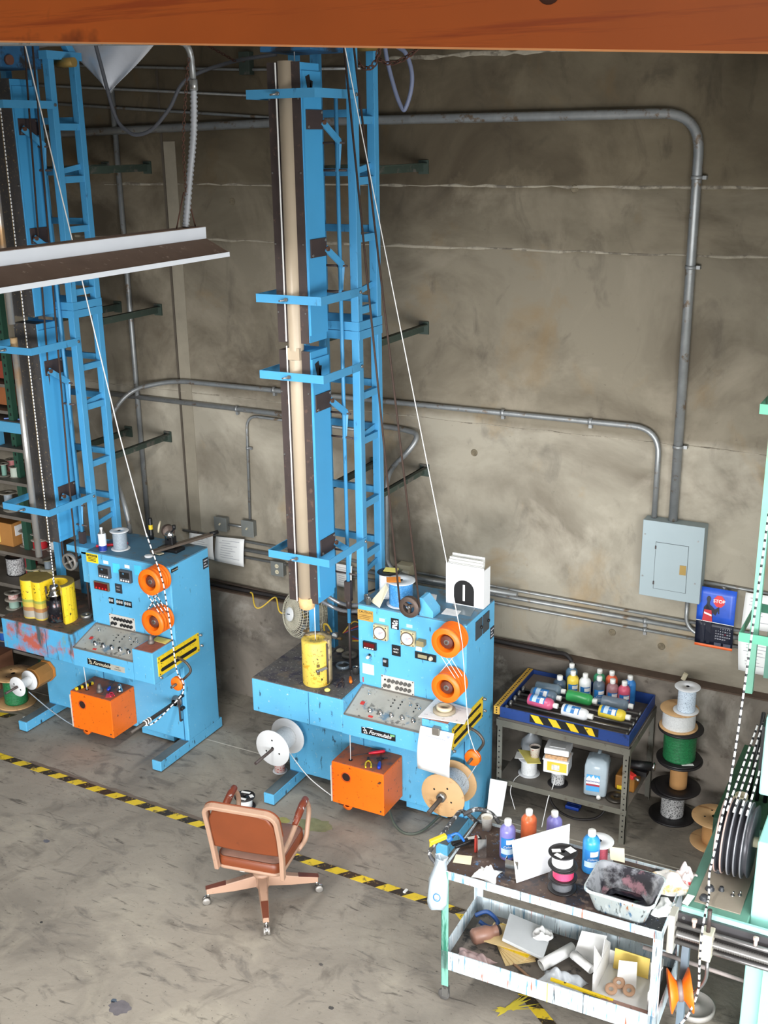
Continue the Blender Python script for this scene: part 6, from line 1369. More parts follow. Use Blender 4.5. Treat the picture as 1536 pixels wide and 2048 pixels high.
# rags
def rag(label, c, w, d, h, m_, seed, name='rag', cat='rag', rz=0.0, sharp=9):
    r = random.Random(seed); ph = [r.uniform(0, 6) for _ in range(8)]; c = Vector(c); Rz = RZ(rz)
    def f(u, v):
        x = (u-0.5)*w; y = (v-0.5)*d
        e = math.sin(PI*u)**0.5*math.sin(PI*v)**0.5
        z = h*e*(0.55+0.25*math.sin(sharp*u+ph[0]+3*v)+0.25*math.sin(sharp*v+ph[1]-4*u)+0.15*math.sin(17*(u+v)+ph[2]))
        x *= 1+0.18*math.sin(5*v+ph[3]); y *= 1+0.18*math.sin(5*u+ph[4])
        return c+Rz@Vector((x, y, max(0.001, z)))
    return build(MB().grid(f, 22, 22), name, m_, None, label, cat, c, world=True, solid=0.002)
rag('white crumpled rag on the cart front left', (-2.13,5.20,zt), 0.13, 0.12, 0.065, PAPER, 1)
RAGP = mat('rag_stained', (230,226,222), 0.9, mott=0.03, dirt=((226,188,110), 0.28, 9))
rag('white rag with yellow stain draped beside the tub', (-1.185,5.585,zt+0.004), 0.22, 0.20, 0.07, RAGP, 2, rz=0.4)
rag('white rag smeared red at the cart right corner', (-1.10,5.66,zt+0.004), 0.12, 0.10, 0.11, mat('rag_red', (226,214,212), 0.9, dirt=((170,40,44), 0.34, 14)), 3)
rag('white tissue crumpled by the tub front corner', (-1.135,5.36,zt+0.004), 0.10, 0.16, 0.04, PAPER, 4)
slab('cream note square on the cart front left corner', [(-2.375,5.30,zt+0.001), (-2.28,5.325,zt+0.001), (-2.255,5.245,zt+0.001), (-2.36,5.22,zt+0.001)], 0.002, mat('note_cream', (238,228,196)), 'note', 'note')
def angle(label, c, rz, h, w=0.065):
    M_ = RZ(rz); c = Vector(c)
    return build(MB().obb(c+M_@Vector((w/2,0,h/2)), (w,0.003,h), M_).obb(c+M_@Vector((0,0.02,h/2)), (0.003,0.04,h), M_).obb(c+M_@Vector((w,0.02,h/2)), (0.003,0.04,h), M_), 'metal_channel', CHROME, None, label, 'metal channel', c, world=True)
angle('bright metal channel standing beside the crumpled rag', (-2.245,5.325,zt), 0.5, 0.13, 0.05)
angle('bright metal channel standing at the white board corner', (-2.03,5.225,zt), 0.1, 0.125, 0.075)
build(MB().obb((-2.285,5.385,zt+0.05), (0.012,0.03,0.10), RZ(0.3)), 'red_rod', mat('red_dark', (160,40,24), 0.5), None, 'small red upright block behind the metal channel', 'block', (-2.285,5.385,zt), world=True)
st = thing('tool_clamp', 'black hand clamp lying on the cart left end', 'clamp', (-2.37,5.45,zt))
build(MB().bar((-2.43,5.36,zt+0.02), (-2.30,5.50,zt+0.02), 0.03, 0.02).bar((-2.40,5.34,zt+0.02),(-2.33,5.42,zt+0.035),0.02,0.02), 'body', BLACK, st, world=True, bevel=0.004)
build(MB().bar((-2.36,5.44,zt+0.031), (-2.31,5.49,zt+0.031), 0.026, 0.003), 'grip_plate', mat('mag_grey', (206,206,200)), st, world=True)
ss = thing('spray_trigger', 'yellow and blue spray trigger hooked on the cart handle', 'spray trigger', (-2.47,5.25,0.98))
build(MB().bar((-2.50,5.20,1.03), (-2.43,5.28,1.05), 0.03, 0.03).bar((-2.495,5.205,1.03),(-2.49,5.19,0.95),0.016,0.02), 'head', YELL, ss, world=True, bevel=0.006)
build(MB().lathe([(0.018,0),(0.022,0.004),(0.022,0.03),(0.016,0.036)], (-2.43,5.28,1.02), (0.5,0.6,0.4), 14).tube(spline([(-2.42,5.29,1.04),(-2.38,5.33,1.05),(-2.35,5.36,0.99)],6),0.008), 'collar', mat('trigger_blue', (30,100,190), 0.35), ss, world=True)
bgm = mat('clear_bag', (206,220,230), 0.2, mott=0.06, trans=0.25)
mb = MB().lathe([(0,0),(0.045,0.01),(0.058,0.05),(0.060,0.18),(0.045,0.26),(0.025,0.31),(0.035,0.34)], (-2.405,5.085,0.68), (0.05,0.1,1), 12)
r = random.Random(8)
for v in mb.v: v += Vector((r.uniform(-.010,.010), r.uniform(-.006,.006), r.uniform(-.008,.008)))
hb_ = thing('hanging_bag', 'clear plastic bag with blue print hanging from the cart handle', 'bag', (-2.405,5.085,0.68))
build(mb, 'bag', bgm, hb_, world=True); build(MB().tube([(-2.39,5.11,1.0),(-2.40,5.12,1.02),(-2.42,5.14,1.005)],0.004), 'tie', bgm, hb_, world=True)
build(MB().tube([Vector((-2.375,5.03,0.80))+Vector((0.02*math.cos(a),0.004*math.cos(a),0.025*math.sin(a))) for a in [k*PI/8 for k in range(16)]], 0.003, 5, True), 'print', LBLUE, hb_, world=True)
build(MB().tube(spline([(-2.46,5.60,1.0),(-2.40,5.66,1.02),(-2.32,5.69,1.0),(-2.26,5.70,0.94)],8), 0.014), 'paint_hose', mat('handle_splattered', (70,70,72)), None, 'paint-splattered black hose at the cart back left', 'hose', (-2.26,5.70,zt), world=True)
# lower tray contents
zl_ = 0.265
jr = thing('brown_jar', 'brown glazed jar lying in the cart lower tray', 'jar', (-2.25,5.42,zl_))
build(MB().lathe([(0,0),(0.04,0),(0.05,0.015),(0.05,0.10),(0.036,0.13),(0.036,0.16),(0.042,0.165),(0.03,0.17),(0,0.15)], (-2.29,5.36,zl_+0.052), (0.7,0.7,0.05), 20), 'body', mat('jar_brown', (150,112,96), 0.4, mott=0.15), jr, world=True)
build(MB().lathe([(0,0),(0.03,0),(0.036,0.01),(0.03,0.03),(0,0.03)], (-2.18,5.47,zl_+0.06), (0.7,0.7,0.05), 16), 'lid', DARK, jr, world=True)
build(MB().tube(spline([(-2.35,5.55,zl_+0.06),(-2.28,5.58,zl_+0.09),(-2.20,5.56,zl_+0.05),(-2.24,5.52,zl_+0.03),(-2.31,5.52,zl_+0.05)],8), 0.014), 'blue_tubing', mat('tube_blue', (40,74,130), 0.4), None, 'coil of blue tubing in the lower tray back corner', 'tubing', (-2.28,5.55,zl_), world=True)
rag('pinkish clear bag crumpled in the lower tray', (-2.22,5.22,zl_), 0.26, 0.14, 0.07, mat('bag_pink', (186,160,158), 0.3, mott=0.1, ms=20), 6, 'plastic_bag', 'bag')
for k in range(7):
    a = 0.25+0.16*k; c = Vector((-2.08,5.44,zl_+0.004+0.007*k))
    build(MB().obb(c+RZ(a)@Vector((0.03,0,0)), (0.30,0.19,0.006), RZ(-0.9+0.16*k)), 'filter_sheet', mat('filter_buff', (226,200,146), 0.8) if k != 5 else YELL, None, ('lowest buff filter sheet of the fanned pile','second buff filter sheet of the fanned pile','third buff filter sheet of the fanned pile','fourth buff filter sheet of the fanned pile','fifth buff filter sheet of the fanned pile','bright yellow sheet in the fanned filter pile','top buff filter sheet of the fanned pile')[k], 'filter sheet', c, world=True, group='fanned filter sheets')
slab('grey-white tile slab lying across the filter pile', [(-2.14,5.60,0.36), (-1.86,5.60,0.33), (-1.83,5.36,0.315), (-2.10,5.38,0.345)], 0.022, mat('slab_white', (206,210,212), 0.6, mott=0.06), 'tile_slab', 'slab')
rag('white tissue crumpled on the grey tile slab', (-1.89,5.52,0.362), 0.11, 0.10, 0.05, PAPER, 9, 'tissue', 'tissue')
build(MB().lathe([(0.03,0),(0.035,0),(0.035,0.24),(0.03,0.24),(0.03,0)], (-1.83,5.33,zl_+0.037), (0.55,0.8,0.15), 20), 'paper_tube', PAPER, None, 'white paper tube in the lower tray middle', 'tube', (-1.83,5.33,zl_), world=True)
rag('clear plastic wrap bunched in the lower tray', (-1.68,5.27,zl_), 0.28, 0.18, 0.09, mat('wrap_clear', (206,212,218), 0.15, mott=0.08, ms=20), 10, 'plastic_wrap', 'wrap')
def curl(u, v):
    a = 4.2*PI*u; rad = 0.018+0.012*u
    return Vector((-1.60, 5.40, zl_+0.10))+RZ(-0.5)@Vector((0.16*(v-0.5), rad*math.cos(a), rad*math.sin(a)))
build(MB().grid(curl, 40, 4), 'rolled_paper', PAPER, None, 'rolled white paper with spiral end in the lower tray', 'paper', (-1.60,5.40,zl_), world=True, solid=0.001)
slab('white paper sheet leaning behind the rolled paper', [(-1.66,5.56,0.45), (-1.52,5.62,0.42), (-1.52,5.50,0.30), (-1.68,5.45,0.31)], 0.002, PAPER, 'paper_sheet', 'paper')
wb = thing('white_carton', 'open white carton with discs at lower tray right', 'carton', (-1.33,5.42,zl_))
w_ = mat('carton_white', (226,226,224), 0.7, mott=0.03)
build(MB().box(-1.49,-1.17,5.27,5.58,zl_,zl_+0.006), 'floor', w_, wb, world=True)
build(MB().box(-1.495,-1.485,5.27,5.58,zl_,zl_+0.15), 'side', w_, wb, world=True); build(MB().box(-1.175,-1.165,5.27,5.58,zl_,zl_+0.15), 'side', w_, wb, world=True)
build(MB().box(-1.485,-1.175,5.575,5.58,zl_,zl_+0.10), 'back', w_, wb, world=True)
build(MB().add([(-1.49,5.27,zl_+0.15),(-1.49,5.42,zl_+0.15),(-1.52,5.36,zl_+0.27)], [(0,1,2)]).add([(-1.49,5.42,zl_+0.15),(-1.49,5.58,zl_+0.15),(-1.50,5.50,zl_+0.23)], [(0,1,2)]), 'flap', w_, wb, world=True, solid=0.004)
build(MB().add([(-1.17,5.27,zl_+0.15),(-1.17,5.58,zl_+0.15),(-1.13,5.40,zl_+0.24)], [(0,2,1)]), 'flap', w_, wb, world=True, solid=0.004)
for k, (x, y) in enumerate(((-1.375,5.40), (-1.305,5.365), (-1.40,5.33))):
    build(MB().lathe([(0.014,0),(0.036,0),(0.036,0.008),(0.014,0.008),(0.014,0)], (x,y,zl_+0.035), (0.1,-0.4,0.9), 22), 'card_disc', mat('disc_tan', (200,160,130), 0.7), None, ('left','right','front')[k]+' tan card disc inside the white carton', 'disc', (x,y,zl_+0.03), world=True, group='card discs in the carton')
slab('white folded card standing in the carton', [(-1.40,5.47,0.40), (-1.30,5.50,0.40), (-1.28,5.43,zl_+0.01), (-1.39,5.40,zl_+0.01)], 0.004, PAPER, 'card', 'card')
slab('yellow board leaning at the back of the carton', [(-1.45,5.565,0.40), (-1.24,5.565,0.40), (-1.24,5.54,zl_+0.01), (-1.45,5.54,zl_+0.01)], 0.006, mat('board_yellow', (226,198,104), 0.7), 'board', 'board')
build(MB().bar((-1.72,5.19,zl_+0.09), (-1.35,5.20,zl_+0.075), 0.018, 0.012), 'yellow_stick', YELL, None, 'yellow stick along the lower tray front', 'stick', (-1.53,5.19,zl_), world=True)
build(MB().bar((-1.42,5.18,zl_+0.055), (-1.15,5.19,zl_+0.05), 0.06, 0.05), 'paint_block', mat('block_pinkish', (150,120,110), 0.6, mott=0.2, dirt=[((226,190,60), 0.25, 20), ((40,36,36), 0.25, 16)]), None, 'paint-crusted pinkish block at lower tray front right', 'block', (-1.28,5.185,zl_), world=True, bevel=0.01)
build(MB().bar((-2.05,5.22,zl_+0.012), (-1.70,5.21,zl_+0.03), 0.02, 0.008).bar((-1.99,5.30,zl_+0.012),(-1.78,5.18,zl_+0.02),0.014,0.008), 'stir_sticks', mat('stick_wood', (150,118,92), 0.8), None, 'crossed wooden stir sticks in the lower tray', 'sticks', (-1.9,5.22,zl_), world=True)
build(MB().box(-1.80,-1.73,5.165,5.20,zl_,zl_+0.03), 'black_block', BLACK, None, 'small black block at the lower tray front', 'block', (-1.765,5.18,zl_), world=True, bevel=0.004)
rb = thing('round_base', 'grey round pedestal base on floor behind the cart right leg', 'base', (-1.0,5.74,0))
build(MB().lathe([(0,0),(0.125,0),(0.125,0.03),(0.115,0.034),(0.108,0.02),(0.04,0.018),(0.03,0.03),(0,0.03)], (-1.0,5.74,0), (0,0,1), 30), 'dish', mat('dish_base', (170,166,160), 0.5, mott=0.08), rb, world=True)

# ---------------------------------------------------------------- office chair
TAN = mat('chair_tan_enamel', (172,138,116), 0.45, mott=0.05, ms=5, dirt=((150,110,90), 0.12, 14))
VINYL = mat('rust_vinyl', (122,60,30), 0.42, mott=0.10, ms=4, dirt=((104,50,26), 0.08, 7))
SEATT = mat('seat_dusty_vinyl', (122,88,74), 0.6, mott=0.12, ms=5)
BRN = mat('brown_cap', (106,58,42), 0.4)
ch = thing('office_chair', 'tan metal swivel armchair with rust-brown vinyl on the open floor', 'chair', (-3.905,5.45,0), math.radians(11))
for k in range(4):
    a = math.radians(-53-11+90*k); d = Vector((math.cos(a), math.sin(a), 0)); s = Vector((-d.y, d.x, 0))
    mb = MB(); vs = []
    for t, w, z0, z1 in ((0.03,0.036,0.115,0.205), (0.20,0.030,0.095,0.165), (0.385,0.022,0.085,0.125)):
        p = d*t; vs += [p-s*w+Vector((0,0,z0)), p+s*w+Vector((0,0,z0)), p+s*w*0.8+Vector((0,0,z1)), p-s*w*0.8+Vector((0,0,z1))]
    fs = []
    for i in range(2):
        for j in range(4): fs.append((4*i+j, 4*i+(j+1) % 4, 4*i+4+(j+1) % 4, 4*i+4+j))
    fs += [(3,2,1,0), (8,9,10,11)]
    lg = build(mb.add(vs, fs), 'base_leg', TAN, ch, bevel=0.005)
    mb = MB(); vs = []
    for t, w, z1 in ((0.25,0.0245,0.152), (0.39,0.020,0.1265)):
        p = d*t; vs += [p-s*w+Vector((0,0,z1)), p+s*w+Vector((0,0,z1)), p+s*w+Vector((0,0,z1+0.004)), p-s*w+Vector((0,0,z1+0.004))]
    build(mb.add(vs, [(3,2,1,0),(4,5,6,7),(0,1,5,4),(1,2,6,5),(2,3,7,6),(3,0,4,7)]), 'foot_guard', BRN, lg)
    cs = build(MB().cyl(d*0.375+Vector((0,0,0.05)), d*0.375+Vector((0,0,0.09)), 0.012, n=10).lathe([(0.028,-0.006),(0.030,0),(0.028,0.006)], d*0.39+Vector((0,0,0.034)), s, 16), 'caster', CHROME, ch)
    for q_ in (-1, 1): build(MB().lathe([(0,-0.008),(0.024,-0.008),(0.027,-0.004),(0.027,0.004),(0.024,0.008),(0,0.008)], d*0.39+s*0.014*q_+Vector((0,0,0.027)), s, 18), 'caster_wheel', mat('caster_metal', (150,146,140), 0.4, 0.4), cs)
build(MB().lathe([(0,0.10),(0.05,0.10),(0.055,0.13),(0.055,0.19),(0.062,0.195),(0.062,0.215),(0.05,0.222),(0.02,0.225),(0.02,0.33)], (0,0,0), (0,0,1), 26), 'hub', TAN, ch)
build(MB().cyl((0,0,0.22),(0,0,0.34),0.016).box(-0.08,0.08,-0.09,0.09,0.33,0.352), 'swivel_post', DARK, ch)
def cush(w, d, z0, z1, yo, k=0.06, puff=0.03):
    def ring(s, z):
        pts = []
        for cx, cy, a0 in ((w-k,d-k,0),(-w+k,d-k,PI/2),(-w+k,-d+k,PI),(w-k,-d+k,1.5*PI)):
            for i in range(6): a = a0+PI/2*i/5; pts.append(Vector(((cx+k*math.cos(a))*s, (cy+k*math.sin(a))*s+yo, z)))
        return pts
    return ring
rg_ = cush(0.23, 0.235, 0, 0, 0.02)
build(loft([rg_(0.97,0.355), rg_(1.03,0.358), rg_(1.03,0.375), rg_(0.99,0.380)], True, True), 'seat_pan', TAN, ch)
build(loft([rg_(1.0,0.376), rg_(1.02,0.40), rg_(1.0,0.435), rg_(0.97,0.445)], False, False), 'seat_side', VINYL, ch)
build(loft([rg_(0.97,0.445), rg_(0.92,0.458), rg_(0.7,0.468), rg_(0.3,0.472)], False, True), 'seat_top', SEATT, ch)
build(MB().tube([Vector(p)+Vector((0,0,0)) for p in rg_(0.985,0.443)], 0.006, 6, True), 'seat_piping', VINYL, ch)
# back: tilted frame
def bk(x, h): return Vector((x+0.022, -0.215-0.02-0.07*h*h-0.05*h, 0.365+0.56*h))
fr = [bk(-0.235,0.0), bk(-0.245,0.3), bk(-0.25,0.62)]
fr += [bk(-0.25+0.07*(1-math.cos(a)), 0.86+0.13*math.sin(a)) for a in [PI/2*i/6 for i in range(7)]]
fr += [Vector((0.044-p.x, p.y, p.z)) for p in fr[::-1]]
def ribbon(P, w, t):
    mb = MB(); k = len(P); vs = []; fs = []
    for i in range(k):
        T = (P[min(i+1,k-1)]-P[max(i-1,0)]).normalized(); n = Vector((0,1,0.28)).normalized(); n = (n-T*n.dot(T)).normalized(); b = T.cross(n)
        for a, c in ((-1,-1),(1,-1),(1,1),(-1,1)): vs.append(P[i]+b*a*w/2+n*c*t/2)
    for i in range(k-1):
        for j in range(4): fs.append((4*i+j, 4*i+(j+1) % 4, 4*i+4+(j+1) % 4, 4*i+4+j))
    fs += [(3,2,1,0), (4*k-4,4*k-3,4*k-2,4*k-1)]
    return mb.add(vs, fs)
build(ribbon(fr, 0.030, 0.045), 'back_frame', TAN, ch, bevel=0.006)
def pad(off, s):
    pts = []
    for x, h in ((-0.228,0.36),(-0.232,0.55),(-0.226,0.80),(-0.19,0.93),(-0.10,0.965),(0,0.97),(0.10,0.965),(0.19,0.93),(0.226,0.80),(0.232,0.55),(0.228,0.36),(0.12,0.345),(0,0.34),(-0.12,0.345)):
        c = bk(0,0.62); p = bk(x*s, 0.62+(h-0.62)*s); pts.append(p+Vector((0,off,off*0.25)))
    return pts[::-1]
build(loft([pad(-0.012,0.95), pad(-0.012,1.0), pad(0.02,1.0), pad(0.045,0.97), pad(0.055,0.7)], True, True), 'backrest', VINYL, ch)
build(ribbon([p+Vector((0,0.026,0.006)) for p in fr[2:-2]], 0.034, 0.012), 'back_piping', mat('piping_brown', (120,58,30), 0.4), ch, bevel=0.003)
for sx in (-1, 1):
    P = fillet([Vector((sx*0.245+0.02,-0.25,0.575)), Vector((sx*0.258,-0.12,0.570)), Vector((sx*0.265,-0.02,0.620)), Vector((sx*0.265,0.20,0.700)), Vector((sx*0.265,0.265,0.60)), Vector((sx*0.258,0.20,0.385)), Vector((sx*0.235,0.10,0.365))], 0.07, 6)
    am = build(MB().tube(P, 0.0175, 10), 'arm', TAN, ch)
    build(MB().tube([Vector((sx*0.265,-0.015,0.640)), Vector((sx*0.265,0.06,0.670)), Vector((sx*0.265,0.14,0.700)), Vector((sx*0.265,0.20,0.708)), Vector((sx*0.265,0.222,0.700))], [0.018,0.026,0.026,0.024,0.012], 10), 'arm_pad', mat('worn_pad', (120,54,32), 0.4, mott=0.1, dirt=((206,206,206), 0.16, 26)), am)
build(MB().box(-0.07,-0.035,-0.20,-0.17,0.338,0.352), 'paper_tag', PAPER, ch)
ib = thing('spool_sticker_pile', 'black spool with white stickers on floor beyond the chair arm', 'spool', (-4.66,6.33,0))
# black stickered spool beyond the chair (built on its own thing)
o = ib; c = Vector((-4.66,6.33,0))
build(MB().lathe([(0.014,0),(0.082,0),(0.082,0.008),(0.014,0.008),(0.014,0)], c, (0,0,1), 28), 'flange', FLK, o, world=True)
build(MB().lathe([(0.03,0.008),(0.058,0.008),(0.058,0.09),(0.03,0.09)], c, (0,0,1), 24), 'winding', WWHITE, o, world=True)
build(MB().lathe([(0.014,0.09),(0.082,0.09),(0.082,0.098),(0.014,0.098),(0.014,0.09)], c, (0,0,1), 28), 'flange', FLK, o, world=True)
for dx, dy, a, w, h in ((-0.02,0.045,0.15,0.075,0.022), (0.05,0.02,-0.6,0.04,0.03), (0.0,-0.045,0.1,0.08,0.024), (-0.055,-0.01,1.4,0.03,0.02)):
    build(MB().obb(c+Vector((dx,dy,0.099)), (w,h,0.001), RZ(a)), 'sticker', PAPER, o, world=True)

# ---------------------------------------------------------------- shelving at the far left
SHM = mat('shelf_grey', (112,106,98), 0.6, 0.1, mott=0.15)
sv = thing('storage_rack', 'grey steel shelving with spools behind the left machine', 'shelf', (-8.6,7.45,0))
for z in (0.32, 0.68, 1.02, 1.35, 1.72, 2.06): build(MB().box(-10.2,-7.42,7.18,7.72,z-0.03,z), 'shelf_board', SHM, sv, world=True)
for x in (-10.2, -7.46):
    for y in (7.18, 7.68):
        if x > -8 and y < 7.5: continue
        build(MB().box(x,x+0.04,y,y+0.04,0,2.1), 'post', GREEND, sv, world=True)
gp = thing('rack_upright', 'dark green punched upright post at the left edge', 'upright', (-7.72,7.33,0))
build(MB().box(-7.76,-7.70,7.30,7.36,0,4.2), 'post', mat('rack_green', (40,78,62), 0.5, mott=0.1), gp, world=True)
mb = MB()
for k in range(26): mb.box(-7.735,-7.722,7.296,7.3005,2.2+0.075*k,2.225+0.075*k)
build(mb, 'punched_holes', BLACKM, gp, world=True, kind='stuff')
bc = thing('blue_crate', 'blue painted step crate with dusty top on the shelving', 'crate', (-7.8,7.4,2.36))
build(MB().box(-8.6,-7.50,7.26,7.62,2.50,2.60), 'deck', BLUE, bc, world=True, bevel=0.004)
build(MB().box(-8.58,-7.52,7.28,7.60,2.60,2.604), 'dusty_top', mat('dusty_board', (112,100,92)), bc, world=True)
for x in (-8.6, -7.95, -7.56): build(MB().box(x,x+0.06,7.28,7.34,2.36,2.50), 'crate_leg', BLUE, bc, world=True)
build(MB().box(-8.6,-7.48,7.24,7.70,2.33,2.36), 'under_board', SHM, bc, world=True)
for k, (x, y) in enumerate(((-7.80,7.33), (-7.66,7.36))): build(MB().bar((x-0.03,y-0.02,2.612),(x+0.03,y+0.03,2.612),0.012,0.012), 'blue_peg', mat('trigger_blue', (30,100,190)), bc, world=True)
for k, (z, h, cl) in enumerate(((2.70,0.2,(150,90,50)), (2.95,0.16,(140,60,40)))):
    build(MB().box(-8.3,-7.80,7.45,7.75,z,z+h), 'stored_box', mat('stored_box%d' % k, cl, 0.8), None, ('lower' if k == 0 else 'upper')+' brown carton on the rack at the left edge', 'box', (-8.05,7.6,z), world=True)
for z in (2.67, 2.92): build(MB().box(-10.2,-7.76,7.36,7.78,z-0.03,z), 'upper_board', SHM, sv, world=True)
bxo = thing('cardboard_box', 'brown cardboard box with yellow label on the shelving', 'box', (-8.15,7.42,1.35))
build(MB().box(-8.55,-7.90,7.30,7.66,1.35,1.58), 'body', mat('carton_brown', (176,122,62), 0.8, mott=0.06), bxo, world=True, bevel=0.004)
build(MB().box(-8.35,-8.06,7.294,7.30,1.38,1.54), 'yellow_label', YELLOW, bxo, world=True)
build(MB().box(-7.9,-7.896,7.34,7.50,1.45,1.55), 'side_label', PAPER_T, bxo, world=True)
sps = [(-7.95,7.45,2.06,0.06,0.04,0.12,FLD,mat('pink_dusty', (206,130,130), 0.6),'dusty pink spool on the top shelf'),
 (-7.83,7.56,2.06,0.065,0.05,0.10,KRAFT,mat('tan_dusty', (206,150,90), 0.7),'tan spool behind the dusty pink one'),
 (-7.90,7.30,2.06,0.052,0.024,0.12,FLD,mat('teal_dusty', (120,160,146), 0.6),'slim teal spool on the top shelf edge'),
 (-7.78,7.32,2.06,0.055,0.045,0.10,FLD,mat('pale_dusty', (190,200,186), 0.6),'pale green spool near the top shelf corner'),
 (-8.02,7.42,1.72,0.085,0.04,0.13,FLD,WGREY,'wide-flanged grey spool on the second shelf'),
 (-7.88,7.34,1.72,0.095,0.05,0.07,FLD,WSPECK,'low wide spool on the second shelf'),
 (-7.66,7.44,1.72,0.045,0.035,0.12,FLD,WRED,'small red spool behind the silver tube'),
 (-7.82,7.40,1.35,0.070,0.042,0.15,FLD,WSPECK,'white speckled spool beside the cardboard box'),
 (-7.65,7.40,1.35,0.085,0.068,0.09,FLD,WRED,'red wire spool on the third shelf'),
 (-7.65,7.40,1.442,0.085,0.05,0.06,FLD,WREDW,'white-flanged spool stacked on the red one'),
 (-7.66,7.58,1.35,0.08,0.04,0.22,FLD,WGREY,'tall grey spool at the third shelf back'),
 (-7.50,7.42,1.35,0.07,0.035,0.10,FLD,WWHITE,'pale spool at the third shelf end'),
 (-8.03,7.42,1.02,0.095,0.088,0.18,FLK,WSPECK,'black-flanged spool of white wire on the fourth shelf'),
 (-8.12,7.60,1.02,0.09,0.06,0.24,FLD,mat('orange_dusty', (206,90,40), 0.6),'orange spool at the fourth shelf back'),
 (-7.84,7.44,1.02,0.095,0.06,0.22,FLD,mat('red_dark_wire', (150,40,48), 0.6),'dark red spool with pale flanges'),
 (-7.73,7.36,1.02,0.085,0.05,0.13,CREAM,mat('cream_wire', (206,190,130), 0.6),'cream spool at the fourth shelf front'),
 (-7.58,7.40,1.02,0.085,0.05,0.13,CREAM,mat('cream_wire', (206,190,130)),'cream spool nearest the tower on the fourth shelf'),
 (-7.58,7.40,1.152,0.075,0.035,0.10,CREAM,WGREY,'small grey spool stacked on a cream one'),
 (-8.05,7.36,0.68,0.085,0.05,0.09,FLD,mat('mint_dusty', (150,180,166), 0.6),'pale mint spool on the fifth shelf'),
 (-8.05,7.36,0.772,0.085,0.05,0.07,FLD,WREDW,'pinkish spool stacked on the pale mint one'),
 (-7.90,7.36,0.68,0.08,0.04,0.12,FLD,WGREEN,'green spool on the fifth shelf'),
 (-7.78,7.45,0.68,0.085,0.045,0.13,FLD,WSPECK,'speckled spool on the fifth shelf'),
 (-8.20,7.36,0.32,0.10,0.085,0.10,FLD,mat('blue_dusty', (40,90,170), 0.5),'blue wire spool on the lowest shelf'),
 (-7.95,7.36,0.32,0.10,0.085,0.10,FLD,mat('blue_dusty', (40,90,170)),'blue wire spool on the lowest shelf, nearer the tower'),
 (-7.95,7.36,0.422,0.10,0.05,0.09,FLK,WREDW,'black-flanged spool stacked on a blue one'),
 (-7.70,7.40,0.32,0.085,0.04,0.16,CREAM,mat('cream_wire', (206,190,130)),'cream spool on the lowest shelf end')]
for x, y, z, fr_, wr_, h, mf, mw, lb in sps: spool(lb, (x,y,z), (0,0,1), fr_, wr_, h, mf, mw, 0.005, group='spools on the left shelving', ribs=5)
spool('plywood reel of green wire on floor at the left edge', (-7.60,6.83,0.0), (0,0,1), 0.185, 0.108, 0.30, WOOD, WGREEN, 0.012, 0.02, name='wire_reel', holes=3, cat='reel')
ct = thing('slatted_carton', 'brown carton with slats on the floor at the left edge', 'carton', (-8.1,7.0,0))
build(MB().box(-8.5,-7.93,6.95,7.15,0,0.34), 'body', mat('carton_dark', (110,72,50), 0.8), ct, world=True)
for k in range(3): build(MB().box(-8.5,-7.925,6.945,6.952,0.04+0.10*k,0.10+0.10*k), 'slat', mat('slat_brown', (134,86,56), 0.8), ct, world=True)

# ---------------------------------------------------------------- mint machine at the right edge
MINT = mat('mint_enamel', (152,206,196), 0.42, mott=0.05, ms=3)
MINTD = mat('deep_green_enamel', (96,142,126), 0.5, mott=0.08, ms=4)
mm = thing('mint_machine', 'mint green wire machine cut off by the right edge', 'machine', (-0.6,6.2,0))
build(MB().box(-0.70,0.25,5.48,6.30,0,1.42), 'cabinet', MINT, mm, world=True, bevel=0.008)
build(MB().box(-0.60,0.25,5.45,5.48,0,0.80), 'lower_panel', MINT, mm, world=True)
build(MB().prism([(5.40,0.80),(5.40,0.95),(6.33,0.95),(6.33,0.80)], 'x', -1.055, -0.70), 'console', MINTD, mm, world=True, bevel=0.006)
build(MB().box(-1.05,0.25,5.385,5.402,0.83,0.955), 'console_front', MINT, mm, world=True)
cp = build(MB().box(-1.0,-0.75,5.46,6.25,0.95,0.956), 'control_plate', mat('plate_taupe', (150,140,126), 0.5, mott=0.08), mm, world=True, bevel=0.002)
for x, y in ((-0.955,5.50), (-0.945,5.60), (-0.94,5.79), (-0.885,5.62), (-0.955,5.95), (-0.885,5.87)):
    knob(cp, Vector((x,y,0.956))-Vector((-0.6,6.2,0)), (0,0,1), 0.026 if x < -0.9 else 0.016, 0.024, mat('knob_dark', (54,56,60), 0.4), 'knob')
for x, y in ((-0.82,5.60), (-0.785,5.62), (-0.82,5.82), (-0.785,5.84), (-0.79,6.0)):
    build(MB().cyl((x,y,0.956),(x,y,0.962),0.011,n=10).cyl((x,y,0.962),(x+0.004,y,0.985),0.005,n=8), 'toggle_switch', CHROME, cp, world=True)
build(MB().box(-1.085,-0.70,6.33,7.30,0.62,0.955), 'bench', mat('bench_green_side', (60,92,78), 0.6), mm, world=True)
build(MB().box(-1.085,-0.70,6.33,7.30,0.955,0.968), 'bench_mat', mat('green_mat', (36,74,50), 0.9, mott=0.1, ms=30, bump=0.3), mm, world=True)
build(MB().box(-0.70,0.2,6.30,7.3,0.0,0.96), 'rear_body', MINTD, mm, world=True)
build(MB().box(-0.775,-0.25,5.88,6.32,1.46,1.95), 'head', MINT, mm, world=True, bevel=0.01)
build(MB().box(-0.62,-0.30,5.93,6.27,1.42,1.47), 'head_neck', MINTD, mm, world=True)
build(MB().box(-0.80,-0.77,5.95,6.25,1.55,1.85), 'head_window', BLACK, mm, world=True)
p = [(0.03,0)]; x_ = 0
